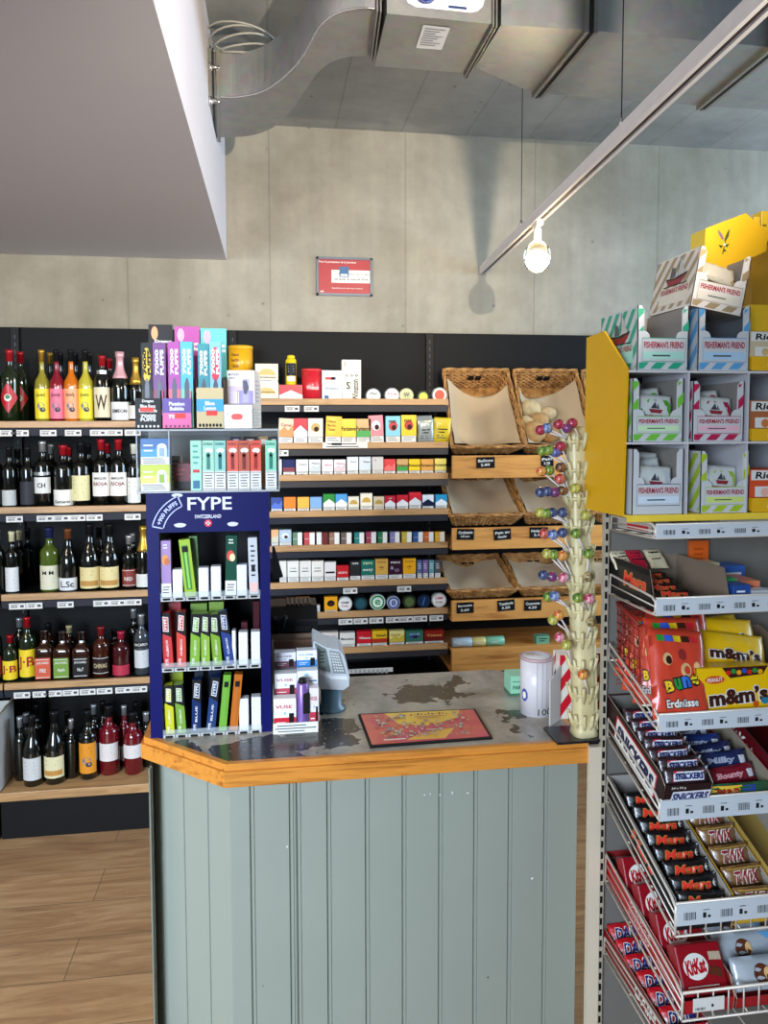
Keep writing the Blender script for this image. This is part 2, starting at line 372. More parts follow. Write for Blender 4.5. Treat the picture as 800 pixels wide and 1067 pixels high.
coil = MB(); CABW = M('#a8a69c', 0.5)
cc = at(252, 60, Z=ZD+0.1)
for k in range(5):
    coil.tube([(cc.x+(0.085+0.008*k)*math.cos(t/24*2*math.pi), cc.y+0.12+(0.07+0.006*k)*math.sin(t/24*2*math.pi), ZC-0.10+0.012*k+0.02*math.sin(t/3.8+k)) for t in range(24)], 0.0035, CABW, 6, True)
tag(coil.build('cable_coil'), 'coil of white cable lying behind the curved ventilation duct', 'cable')

# ------------------------------------------------------------ lamp rail and bulbs
ZT = at(503, 284, Y=YW-0.02).z
T0 = at(503, 284, Y=YW-0.02); T1 = at(803, 0, Z=ZT); TD = (T1-T0).normalized(); TA = math.atan2(TD.y, TD.x)
rail = thing('track_rail', 'long white lamp track hung on thin wires, ending at the concrete wall', 'lamp track', T0, (0, 0, TA))
mb = MB(); TW = M('#e2dcdc', 0.4); L = 4.3
mb.box(0, L, -0.017, 0.017, 0.003, 0.030, TW, 0.002); mb.box(0, L, -0.017, -0.007, -0.006, 0.003, TW); mb.box(0, L, 0.007, 0.017, -0.006, 0.003, TW); mb.build('rail_profile', rail)
MB().box(0.02, L, -0.007, 0.007, 0.000, 0.0031, M('#3c3438', 0.5)).build('conductor_slot', rail)
MB().box(-0.006, 0.0, -0.018, 0.018, -0.007, 0.031, M('#8f8888', 0.4)).build('end_cap', rail)
for px in (555, 660):
    tt = at(px, 238 if px == 555 else 135, Z=ZT+0.03); u = (tt-T0).dot(TD)
    mb = MB(); mb.tube([(u, 0, 0.03), (u, 0, ZC-ZT)], 0.0016, DARK, 6); w = mb.build('suspension_wire', rail)
    MB().lathe([(0.006, 0.028), (0.006, 0.05), (0.003, 0.06)], CHROME, 10, u, 0).build('wire_grip', w)
def bulb_lamp(u, label, lit_in_view):
    p = T0+TD*u; t = thing('track_lamp', label, 'lamp', (p.x, p.y, ZT), (0, 0, TA), 'bare bulbs on the lamp track')
    WP = M('#e6e3df', 0.4)
    MB().box(-0.035, 0.035, -0.012, 0.012, -0.022, 0.0, WP, 0.003).build('track_adapter', t)
    MB().lathe([(0.012, -0.07), (0.014, -0.066), (0.014, -0.03), (0.009, -0.022)], WP, 16).build('socket', t)
    MB().lathe([(0.002, -0.176), (0.020, -0.174), (0.034, -0.166), (0.043, -0.152), (0.046, -0.134), (0.045, -0.112), (0.040, -0.094), (0.030, -0.080), (0.018, -0.072), (0.012, -0.068)], GLOBE, 28).build('glass_globe', t)
    MB().ball((0, 0, -0.132), 0.027, M('#ffe2ae', 0.3, emit=60, var=0.0), 20, 14).build('glowing_core', t)
    return t
ub = (at(560, 230, Z=ZT)-T0).dot(TD)
bulb_lamp(ub, 'glowing bare bulb on the lamp track near the concrete wall', True)
lw = bpy.data.lights.new('bulb_light', 'POINT'); lw.energy = 7; lw.color = (1.0, 0.78, 0.5); lw.shadow_soft_size = 0.05
lo = bpy.data.objects.new('bulb_light', lw); COL.objects.link(lo); pb = T0+TD*ub; lo.location = (pb.x, pb.y, ZT-0.235)
# a spotlight further along the same track, above the customer, aimed at the back wall
us = ub*3.45; ps = T0+TD*us
spot = thing('track_spotlight', 'white spotlight on the lamp track nearer the shop front', 'lamp', (ps.x, ps.y, ZT))
SC_ = Vector((pb.x, pb.y, ZT-0.115)); SW = at(502, 309, Y=YW); SL = SW+(SC_-SW)*3.5
MB().box(-0.04, 0.04, -0.014, 0.014, -0.024, 0.0, M('#e6e3df', 0.4), 0.003).build('track_adapter', spot)
rel = SL-Vector((ps.x, ps.y, ZT)); mb = MB(); mb.tube([(0, 0, -0.02), rel+Vector((0, -0.05, 0.0))], 0.006, M('#e6e3df', 0.4), 8); mb.build('arm', spot)
mb = MB(); mb.tube([rel+Vector((0, -0.09, 0)), rel+Vector((0, -0.012, 0))], [0.03, 0.035], M('#e6e3df', 0.4), 20); mb.build('lamp_head', spot)
l = bpy.data.lights.new('spot_light', 'SPOT'); l.energy = 260; l.color = (1.0, 0.89, 0.74); l.shadow_soft_size = 0.012; l.spot_size = math.radians(66); l.spot_blend = 0.85
lo = bpy.data.objects.new('spot_light', l); COL.objects.link(lo); lo.location = SL; lo.rotation_euler = (Vector((-0.15, 3.5, 2.65))-SL).to_track_quat('-Z', 'Y').to_euler()

# ------------------------------------------------------------ wall notice
n0, n1, n2 = at(329.5, 308, Y=YW), at(387.5, 308.5, Y=YW), at(329.5, 268, Y=YW)
wn, hn = n1.x-n0.x, n2.z-n0.z
nt_ = thing('wall_notice', 'small red notice in a grey frame screwed to the concrete wall', 'sign', (n0.x, YW, n0.z))
FRM = M('#5d6672', 0.4, 0.4); mb = MB()
for a in ((0, wn, 0, 0.010), (0, wn, hn-0.010, hn), (0, 0.010, 0, hn), (wn-0.010, wn, 0, hn)): mb.box(a[0], a[1], -0.016, 0, a[2], a[3], FRM)
mb.build('frame', nt_)
mb = MB(); mb.box(0.008, wn-0.008, -0.010, -0.001, 0.008, hn-0.008, M('#a81c26', 0.4)); f = plane((0, -0.0102, 0), (1, 0, 0), (0, 0, 1))
mb.quad(f, wn*0.27, wn*0.985, hn*0.34, hn*0.67, M('#f0ece4'), 0.0003)
mb.text('Pour la protection de la jeunesse', f, wn*0.38, hn*0.87, wn*0.66, hn*0.075, PAPER, 0.0004)
mb.text('Nous ne vendons pas de tabac', f, wn*0.66, hn*0.565, wn*0.56, hn*0.07, INK, 0.0006, bold=0.0)
mb.text('aux jeunes de moins de 18 ans', f, wn*0.62, hn*0.43, wn*0.60, hn*0.07, INK, 0.0006)
mb.quad(f, wn*0.41, wn*0.58, hn*0.49, hn*0.76, M('#33648f'), 0.0008); mb.quad(f, wn*0.43, wn*0.56, hn*0.51, hn*0.57, PAPER, 0.0010)
mb.text('Interdiction de vente aux mineurs', f, wn*0.55, hn*0.2, wn*0.55, hn*0.035, PAPER, 0.0004); mb.quad(f, wn*0.07, wn*0.13, hn*0.09, hn*0.12, PAPER, 0.0004)
mb.build('notice_sheet', nt_)

# ============================================================ back wall shelving
YF, YB = 3.20, 3.50
def yline(px, py, Y=YF): return at(px, py, Y=Y).z
bx = [at(p, 500, Y=YB).x for p in (22, 245, 447)]; bx = [bx[0]-1.25]+bx+[bx[2]+1.0]
ztop = at(300, 345, Y=YB).z
TAGM = M('#d9d6d0', 0.5, var=0.02)
def price_tag(x, z, w=0.062, h=0.024, Y=YF, parent=None, tilt=0.0):
    mb = MB(); mb.box(x-w/2, x+w/2, Y-0.0015, Y, z-h/2, z+h/2, TAGM); f = plane((x, Y-0.0016, z), (1, 0, 0), (0, 0, 1))
    mb.bars(f, -w*0.4, w*0.05, -h*0.25, h*0.1, 7, INK, 0.0002); mb.quad(f, w*0.18, w*0.4, -h*0.2, h*0.2, M('#55555a'), 0.0002); mb.quad(f, -w*0.4, w*0.1, h*0.22, h*0.3, INK, 0.0002)
    return mb.build('price_tag', parent)
def unit(name, label, x0, x1, base=True):
    t = thing(name, label, 'shelving')
    MB().box(x0+0.004, x1-0.004, YB, YB+0.03, 0.0, ztop, M('#101011', 0.6, var=0.03)).build('back_panel', t)
    mb = MB(); mb.box(x1-0.018, x1+0.014, YB-0.02, YB, 0.0, ztop-0.002, BLACK)
    z = 0.3
    while z < ztop-0.03: mb.box(x1-0.004, x1+0.0, YB-0.0206, YB-0.02, z, z+0.016, M('#50525a')); z += 0.032
    mb.build('slotted_upright', t)
    return t
def shelf(t, x0, x1, z, depth, lip=0.026, rail=0.032, m=OAK, rm=RAIL, name='shelf_board', surf=0.010, front=YF):
    """z is the top of the wooden front lip; goods stand a little lower"""
    mb = MB(); mb.box(x0, x1, front+0.016, front+depth, z-lip+0.002, z-surf, BLACK); mb.box(x0, x1, front, front+0.016, z-lip, z, m, 0.0015)
    s = mb.build(name, t)
    if rail:
        mb = MB(); mb.prism([(x0, front-0.002, z-lip-0.002), (x0, front+0.008, z-lip-rail), (x0, front+0.03, z-lip-rail), (x0, front+0.03, z-lip-0.002)], (x1-x0, 0, 0), rm)
        mb.build('price_rail', s)
    return s
LZ = [yline(75, p) for p in (438.7, 527.5, 617.5, 709.5, 815)]
liq = unit('shelving_unit', 'dark wall shelving with oak boards holding wine and spirit bottles', bx[1], bx[2])
liq2 = unit('shelving_unit', 'end of the dark bottle shelving cut off by the left picture edge', bx[0], bx[1])
ltags = [[8, 21, 50, 76, 102, 119, 138], [12, 44, 61, 78, 96, 136], [12, 30, 63, 101, 118, 135], [14, 34, 48, 66, 84, 102, 122, 139], []]
for i, z in enumerate(LZ[:4]):
    for t, x0, x1 in ((liq, bx[1]+0.003, bx[2]-0.003), (liq2, bx[0], bx[1]-0.003)):
        s = shelf(t, x0, x1, z, 0.29, surf=0.002)
        for p in ltags[i]:
            q = at(p, 440, Y=YF-0.004)
            if x0 < q.x < x1: price_tag(q.x, z-0.047, Y=YF-0.004, parent=s)
z5 = LZ[4]; YF5 = 3.10; z5 = at(75, 822, Y=YF5).z
for t, x0, x1 in ((liq, bx[1]+0.004, bx[2]-0.003), (liq2, bx[0], bx[1]-0.004)):
    MB().box(x0, x1, YF5, YB, z5-0.035, z5, OAK, 0.002).build('base_board', t)
    MB().box(x0, x1, YF5+0.02, YB, 0.0, z5-0.036, BLACK).build('kick_plate', t)

tob = unit('shelving_unit', 'dark wall shelving with narrow oak fronted shelves of cigarettes', bx[2], bx[3])
TZ = [yline(370, p) for p in (415.4, 461, 494, 531.5, 567, 605, 637, 674.5)]
TX0, TX1 = bx[2]+0.004, at(467, 500, Y=YF).x
ttag = {0: [304.5, 324.5], 1: [292.5], 5: [364, 421], 6: [359, 375, 391.5, 409, 423, 438, 455]}
tsh = []
for i, z in enumerate(TZ):
    s = shelf(tob, TX0, TX1, z, 0.27, 0.026, 0.028, OAK, RAILM if i < 3 else RAIL); tsh.append(s)
    for p in ttag.get(i, []):
        q = at(p, 440, Y=YF-0.006); price_tag(q.x, z-0.042, Y=YF-0.004, parent=s, w=0.06)
MB().box(TX0, TX1, YF+0.02, YB, 0.0, TZ[7]-0.16, BLACK).build('base_cupboard', tob)
mb = MB(); q0 = at(336, 462.5, Y=YF-0.002); q1 = at(383, 462.5, Y=YF-0.002); zz = TZ[1]
f = plane((q0.x, YF-0.002, zz-0.022), (1, 0, 0), (0, 0, 1)); w_ = q1.x-q0.x
mb.box(q0.x, q1.x, YF-0.0018, YF-0.0002, zz-0.024, zz+0.001, PAPER); mb.lines(f, 0.005, w_-0.005, 0.0, 0.022, 2, INK, 0.0003, 5, 0.3); mb.quad(f, w_*.2, w_*.42, 0.011, 0.02, INK, 0.0004)
mb.build('shelf_note', tsh[1])

brd = unit('shelving_unit', 'dark wall shelving with deep golden pine fronts under the bread baskets', bx[3], bx[4])
BX0, BX1 = at(470, 500, Y=YF).x, bx[4]-0.004
BZ = [(474.7, 498.3), (550, 572.5), (625.3, 646.5), (675.5, 700)]
CH = M('#0e0e10', 0.7)
chalk = [[(496, 515, 'Ballons', '2.80'), (563, 576, 'Pain', '3.20')], [(476, 494, 'Croissants', '1.50 pce'), (514.5, 532.5, 'Pain au', 'Chocolat'), (552, 571, 'Noisette', '2.90')], [(476, 494, 'Baguette', '3.60'), (519, 537, 'Tessinois', '3.20'), (547, 565, 'Couronne', '4.20')], []]
for i, (ya, yb) in enumerate(BZ):
    za, zb = yline(474, ya), yline(474, yb)
    mb = MB(); mb.box(BX0, BX1, YF-0.02, YF, zb, za, PINE, 0.003); mb.box(BX0, BX1, YF, YB, zb, zb+0.02, PINE); s = mb.build('pine_shelf', brd)
    for k, (p0, p1, t1, t2) in enumerate(chalk[i]):
        a0 = at(p0, 500, Y=YF-0.02).x; a1 = at(p1, 500, Y=YF-0.02).x; w_ = a1-a0; h_ = 0.047; cz = za-0.03+0.004*((k+i) % 2)
        mb = MB(); mb.xf = Matrix.Translation((a0+w_/2, YF-0.022, cz)) @ Matrix.Rotation(random.uniform(-0.07, 0.09), 4, 'Y')
        mb.box(-w_/2, w_/2, -0.001, 0.001, -h_/2, h_/2, CH); f = plane((0, -0.0012, 0), (1, 0, 0), (0, 0, 1))
        mb.text(t1, f, 0, h_*0.18, w_*0.82, h_*0.26, PAPER, 0.0002, 0.04, 0.03); mb.text(t2, f, -w_*0.02, -h_*0.2, w_*0.5, h_*0.24, PAPER, 0.0002, 0.04, 0.03); mb.build('chalk_label', s)

# ------------------------------------------------------------ the counter
ZK = 1.0
PFL = at(235, 797, Z=ZK); PLV = at(150, 768, Z=ZK); yk = PFL.y
PBR = at(515, 696, Z=ZK); ybk = PBR.y; xr = at(613, 772, Z=ZK).x
PR2 = at(545, 706, Z=ZK)
ctr = thing('shop_counter', 'sage green panelled counter with an orange wood edged stone look top', 'counter')
xlv = PLV.x
outer = [(xlv, ybk-0.05), (xlv, PLV.y), (PFL.x, yk), (xr, yk), (xr, ybk-0.12), (PR2.x+0.03, PR2.y-0.0), (PBR.x, ybk), (xlv+0.05, ybk)]
def inset(poly, d):
    n = len(poly); out = []
    for i in range(n):
        p0, p1, p2 = Vector(poly[i-1]), Vector(poly[i]), Vector(poly[(i+1) % n])
        e1 = (p1-p0).normalized(); e2 = (p2-p1).normalized(); n1 = Vector((-e1.y, e1.x)); n2 = Vector((-e2.y, e2.x))
        out.append(tuple(p1+(n1+n2)/(1+n1.dot(n2))*d))
    return out
def slab(mb, poly, z0, z1, m, ms=None): mb.prism([(x, y, z1) for x, y in poly], (0, 0, z0-z1), m, ms)
def top_mat():
    m, nt, b = node_mat('mottled_stone_laminate'); v = mapping(nt)
    n1 = noise(nt, v, 7, 6, 0.62, 0.6)
    a = ramp(nt, n1, [(0.28, lin('#74706a')), (0.5, lin('#9b958b')), (0.72, lin('#b2a996'))])
    a = mix(nt, a, ramp(nt, noise(nt, v, 40, 4), [(0.35, (0.85, 0.85, 0.85)), (0.6, (1.04, 1.04, 1.04))]), 0.6, 'MULTIPLY')
    tc = nt.nodes.new('ShaderNodeTexCoord'); fac = None
    nd = nt.nodes.new('ShaderNodeTexNoise'); nd.inputs['Scale'].default_value = 14; nd.inputs['Detail'].default_value = 4; nt.links.new(tc.outputs['Object'], nd.inputs['Vector'])
    s1 = nt.nodes.new('ShaderNodeVectorMath'); s1.operation = 'MULTIPLY_ADD'; s1.inputs[1].default_value = (0.22, 0.22, 0); nt.links.new(nd.outputs['Color'], s1.inputs[0]); nt.links.new(tc.outputs['Object'], s1.inputs[2])
    for px, py, r in ((452, 722, 0.055), (428, 724, 0.04), (470, 710, 0.035), (330, 760, 0.06), (300, 778, 0.05), (250, 786, 0.05), (350, 768, 0.04), (536, 745, 0.028), (546, 762, 0.02), (345, 735, 0.03), (200, 775, 0.03)):
        p = at(px, py, Z=ZK); d = nt.nodes.new('ShaderNodeVectorMath'); d.operation = 'DISTANCE'; d.inputs[1].default_value = (p.x+0.11, p.y+0.11, ZK); nt.links.new(s1.outputs[0], d.inputs[0])
        l = nt.nodes.new('ShaderNodeMath'); l.operation = 'LESS_THAN'; l.inputs[1].default_value = r*1.15; nt.links.new(d.outputs['Value'], l.inputs[0])
        if fac is None: fac = l.outputs[0]
        else:
            x = nt.nodes.new('ShaderNodeMath'); x.operation = 'MAXIMUM'; nt.links.new(fac, x.inputs[0]); nt.links.new(l.outputs[0], x.inputs[1]); fac = x.outputs[0]
    g = noise(nt, v, 55, 4, 0.7); gr = ramp(nt, g, [(0.60, (1, 1, 1)), (0.66, (0.3, 0.3, 0.3))])
    f2 = mix(nt, (0.0, 0.0, 0.0), gr, fac); a = mix(nt, a, lin('#3a3836'), f2)
    nt.links.new(a, b.inputs['Base Color']); b.inputs['Roughness'].default_value = 0.22; return m
KTOP = top_mat()
mb = MB(); slab(mb, inset(outer, 0.012), ZK-0.02, ZK, KTOP); mb.build('counter_top', ctr)
def rim(mb, poly, d0, d1, z0, z1, m):
    a, b_ = inset(poly, d0), inset(poly, d1)
    for i in range(len(poly)):
        j = (i+1) % len(poly)
        if poly[i][1] > ybk-0.14 and poly[j][1] > ybk-0.14: continue
        vs = [(*a[i], z0), (*a[j], z0), (*b_[j], z0), (*b_[i], z0), (*a[i], z1), (*a[j], z1), (*b_[j], z1), (*b_[i], z1)]
        mb.add(vs, [(0, 1, 2, 3), (4, 7, 6, 5), (0, 4, 5, 1), (3, 2, 6, 7), (0, 3, 7, 4), (1, 5, 6, 2)], m)
mb = MB(); rim(mb, outer, 0.0125, 0.0, ZK-0.045, ZK+0.001, TRIM); rim(mb, outer, 0.0, -0.006, ZK-0.042, ZK-0.012, TRIM)
mb.build('wood_edging', ctr)
SAGE = M('#898e83', 0.42, var=0.05, scale=6); SAGED = M('#5f665e', 0.5)
def grooved(mb, p0, p1, z0, z1, pos, bead=True):
    """painted tongue and groove boards: real V grooves cut at the given places"""
    p0, p1 = Vector((*p0, 0)), Vector((*p1, 0)); d = (p1-p0); Ln = d.length; d.normalize(); n = Vector((d.y, -d.x, 0)); prof = [(0, 0)]
    for g in sorted(pos):
        prof += [(g-0.002, 0), (g, -0.005), (g+0.002, 0)]
        if bead: prof += [(g+0.006, 0), (g+0.0075, -0.002), (g+0.009, 0.0008)]
    prof.append((Ln, 0))
    for (a, da), (b_, db) in zip(prof, prof[1:]):
        q = [p0+d*a+n*da, p0+d*b_+n*db]; mb.add([(q[0].x, q[0].y, z0), (q[1].x, q[1].y, z0), (q[1].x, q[1].y, z1), (q[0].x, q[0].y, z1)], [(0, 1, 2, 3)], SAGE)
body = inset(outer, 0.016)
A, B, C_, D_ = body[1], body[2], body[3], body[4]
def gpos(a, b, pxs, zz=0.8):
    out = []
    for px in pxs:
        r0 = at(px, 860, Z=0.5)-CAM; # vertical plane through this line of sight
        a3, b3 = Vector(a), Vector(b); d2 = (b3-a3); dd = Vector((r0.x, r0.y)); den = d2.x*dd.y-d2.y*dd.x; ca = Vector((CAM.x, CAM.y))-a3
        s_ = (ca.x*dd.y-ca.y*dd.x)/den; out.append(s_*d2.length)
    return [g for g in out if 0.003 < g < (Vector(b)-Vector(a)).length-0.003]
mb = MB(); grooved(mb, body[0], A, 0, ZK-0.045, [0.1, 0.2, 0.3]); mb.build('side_panel', ctr)
mb = MB(); grooved(mb, A, B, 0, ZK-0.045, gpos(A, B, (168, 192, 217)), False); mb.build('corner_panel', ctr)
mb = MB(); grooved(mb, B, C_, 0, ZK-0.045, gpos(B, C_, (261, 302, 309.5, 341, 381, 419.5, 457.5, 494, 530, 567, 602)))
q = plane((0, B[1]-0.0012, 0), (1, 0, 0), (0, 0, 1)); CHIP = M('#dcdcd2', 0.6)
for px, py, w_, h_ in ((442, 828, .004, .003), (448, 827, .002, .005), (458, 828, .004, .004), (471, 826, .003, .008), (487, 826, .007, .003), (299, 882, .003, .006), (554, 915, .006, .006), (508, 1018, .003, .006), (274, 1027, .002, .004)):
    p = at(px, py, Y=B[1]); mb.poly(q, [(p.x-w_/2, p.z), (p.x, p.z-h_/2), (p.x+w_/2, p.z+h_*.1), (p.x+w_*.1, p.z+h_/2)], CHIP if py < 1000 else DARK, 0.0)
mb.build('front_panel', ctr)
mb = MB(); grooved(mb, C_, D_, 0, ZK-0.045, [0.1, 0.2]); mb.build('end_panel', ctr)
# ============================================================ bottles
GLASSD = M('#0b0e0b', 0.08, coat=0.6, var=0.0); GLASSG = M('#16220f', 0.08, coat=0.6, var=0.0)
def glass(h): return M(h, 0.08, coat=0.5, var=0.02)
PROF = {
 'bordeaux': [(0.9, 0), (1, .015), (1, .60), (.93, .66), (.62, .70), (.40, .745), (.37, .80), (.36, .955), (.41, .96), (.41, 1)],
 'burgundy': [(0.9, 0), (1, .015), (1, .44), (.95, .52), (.70, .62), (.45, .71), (.36, .80), (.34, .955), (.39, .96), (.39, 1)],
 'champagne': [(0.9, 0), (1, .015), (1, .48), (.96, .55), (.72, .65), (.46, .74), (.38, .82), (.36, .92), (.44, .93), (.44, 1)],
 'liqueur': [(0.92, 0), (1, .012), (1, .50), (.92, .57), (.60, .63), (.38, .68), (.34, .74), (.34, .96), (.40, .965), (.40, 1)],
 'square': [(0.95, 0), (1, .02), (1, .58), (.93, .64), (.55, .70), (.38, .74), (.36, .95), (.42, .96), (.42, 1)],
 'spirit': [(0.93, 0), (1, .015), (1, .62), (.9, .68), (.5, .75), (.38, .79), (.36, .96), (.42, .965), (.42, 1)],
}
def bottle(kind, px, top, w, zb, Y, g, cap, lab, desc, grp, cat='bottle', capf=0.84, name='wine_bottle', ybase=None):
    p = at(px, top, Y=Y); h = p.z-zb; r = w*zc((p.x, Y, zb+h/2))/F/2
    pr = PROF[kind]; sq = 2.6 if kind == 'square' else 1
    t = thing(name, desc, cat, (p.x, Y, zb), (0, 0, 0), grp)
    mb = MB(); mb.lathe([(a*r, b*h) for a, b in pr], g, 20, sq=sq, a0=math.pi/20); mb.build('glass_body', t)
    def rad(z):
        for (a, b), (c, d) in zip(pr, pr[1:]):
            if b <= z <= d: return (a+(c-a)*(z-b)/(d-b))*r if d > b else c*r
        return pr[-1][0]*r
    zs = [capf]+[b for a, b in pr if b > capf]
    mb = MB(); mb.lathe([(rad(z)+0.0012, z*h+(0.0015 if z == 1 else 0)) for z in zs], cap, 16); mb.build('capsule', t)
    k = 0
    for (v0, v1, m, style, tx) in lab:
        rr = r*(1.0 if kind != 'square' else 0.985)+0.0009; mb = MB(); f = cyl(rr, 0)
        if v0 > 0.6: rr = rad((v0+v1)/2)+0.0015; f = cyl(rr, 0)
        if kind == 'square': f = plane((0, -r-0.0006, 0), (1, 0, 0), (0, 0, 1))
        hw = rr*1.15 if kind != 'square' else rr*0.82
        if style == 'diamond':
            vm = h*(v0+v1)/2; vh_ = h*(v1-v0)/2
            for q in range(12):
                a0, a1 = -1+q/6, -1+(q+1)/6; b0, b1 = (1-abs(a0))*vh_, (1-abs(a1))*vh_; mb.add([f(a0*hw, vm-b0), f(a1*hw, vm-b1), f(a1*hw, vm+b1), f(a0*hw, vm+b0)], [(0, 1, 2, 3)], m)
            mb.disc(f, 0, h*(v0+v1)/2, hw*.35, h*.05, PAPER, 0.0012); mb.disc(f, 0, h*((v0+v1)/2+0.01), hw*.2, h*.03, M('#2c7a40'), 0.0016)
        else: mb.quad(f, -hw, hw, v0*h, v1*h, m, 0, 10)
        vh = (v1-v0)*h
        if style == 'lines': mb.lines(f, -hw*.6, hw*.6, v0*h+vh*.25, v0*h+vh*.9, 4, INK, 0.0005, int(px), 0.28)
        if style == 'art':
            mb.disc(f, 0, v0*h+vh*.42, hw*.42, vh*.13, M('#6b7a8c'), 0.0005); mb.disc(f, hw*.2, v0*h+vh*.3, hw*.3, vh*.08, M('#35404f'), 0.0007); mb.lines(f, -hw*.5, hw*.5, v0*h+vh*.65, v0*h+vh*.92, 2, INK, 0.0005, int(px), 0.35)
        if style == 'castle':
            mb.quad(f, -hw*.8, hw*.8, v0*h+vh*.12, v0*h+vh*.36, M('#b9853c'), 0.0005, 6); mb.lines(f, -hw*.6, hw*.6, v0*h+vh*.55, v0*h+vh*.9, 2, INK, 0.0005, int(px), 0.35)
        if style == 'frame':
            for a in ((-hw*.85, hw*.85, v0*h+vh*.06, v0*h+vh*.09), (-hw*.85, hw*.85, v0*h+vh*.91, v0*h+vh*.94)): mb.quad(f, *a, PAPER, 0.0005, 6)
        if tx:
            for j, (s_, v, ww, hh, mm) in enumerate(tx): mb.text(s_, f, 0, v0*h+vh*v, hw*2*ww, vh*hh, mm, 0.0008)
        mb.build('label', t); k += 1
    return t
Yb = 3.265
def W_(tx=None, c='#e4e0d6', a=.14, b=.42, st='lines'): return (a, b, M(c, 0.55, var=.03), st, tx)
CR = M('#9e1420', 0.3, 0.2); SIL = M('#b8babd', 0.3, 0.7); GLD = M('#c9a040', 0.32, 0.75); CRM = M('#d8cfa4', 0.4); BLK = M('#151517', 0.3); PNK = M('#d9a6ac', 0.35, .3)
Bdz = -.002
z = LZ[0]-.002; g1 = 'bottles on the top shelf of the liquor shelving'
def bb(*a, **k): return bottle(*a, **k)
bb('bordeaux', -9, 366, 17, z, Yb, GLASSG, CR, [(.14, .42, M('#b01222'), 'diamond', None)], 'dark vermouth bottle at the far left end, cut by the picture edge', g1, name='vermouth_bottle')
bb('bordeaux', 9.5, 365, 18, z, Yb, GLASSG, CR, [(.12, .55, M('#b01222', .4), 'diamond', None)], 'dark green vermouth bottle with red cap and red diamond label, leftmost whole one', g1, name='vermouth_bottle')
bb('bordeaux', 21, 367, 16, z, Yb+.09, GLASSG, CR, [(.12, .55, M('#b01222', .4), 'diamond', None)], 'red capped vermouth bottle half hidden behind the front vermouth bottle', g1, name='vermouth_bottle')
LQ = [(43, '#8c8228', '#e5cf27', '#c9a53c', 'yellow green liqueur bottle with gold cap and yellow label'), (58.5, '#7e1024', '#e0708a', '#151517', 'dark red liqueur bottle with black cap and pink label'),
      (73.5, '#c86a10', '#eda278', '#151517', 'bright orange liqueur bottle with black cap and peach label'), (88.5, '#b8ae38', '#e8d72c', '#151517', 'pale yellow liqueur bottle with black cap and yellow label')]
for px, g, l, c, d in LQ: bb('liqueur', px, 365, 15, z, Yb, glass(g), GLD if c[1] == 'c' else BLK, [(.04, .46, M(l, .5, var=.02), 'art', [('LIQUEUR', .78, .5, .09, INK)])], d, g1, name='liqueur_bottle')
for px, c, d in ((52, GLD, 'gold capped bottle hidden behind the yellow green and red liqueurs'), (63, BLK, 'black capped bottle hidden behind the red and orange liqueurs'), (78.5, BLK, 'black capped bottle hidden behind the orange and yellow liqueurs'), (93, BLK, 'black capped bottle hidden right behind the pale yellow liqueur')):
    bb('liqueur', px, 368, 13, z, Yb+.1, GLASSD, c, [], d, g1, name='liqueur_bottle')
bb('spirit', 106, 371, 17, z, Yb, GLASSD, CR, [(.06, .52, M('#d9cfb0'), 'plain', [('W', .5, .6, .5, M('#4a3a30'))]), (.68, .78, SIL, 'plain', None)], 'black spirit bottle with red cap, silver neck and cream stag label', g1, name='spirit_bottle')
bb('spirit', 114, 374, 14, z, Yb+.1, GLASSD, CR, [], 'red capped bottle hidden behind the cream labelled spirit', g1, name='spirit_bottle')
bb('champagne', 124.5, 367, 19, z, Yb, GLASSD, PNK, [(.02, .28, M('#d9d8d8'), 'plain', [('SIMEON', .5, .7, .2, INK)])], 'dark sparkling wine bottle with long pink foil and white label', g1, capf=.62, name='sparkling_wine_bottle')
bb('champagne', 141, 373, 15, z, Yb, GLASSD, GLD, [(.04, .25, M('#d8d4cc'), 'lines', None)], 'gold foiled sparkling wine bottle beside the black vape carton', g1, capf=.58, name='sparkling_wine_bottle')
z = LZ[1]-.002; g2 = 'wine bottles on the second liquor shelf'
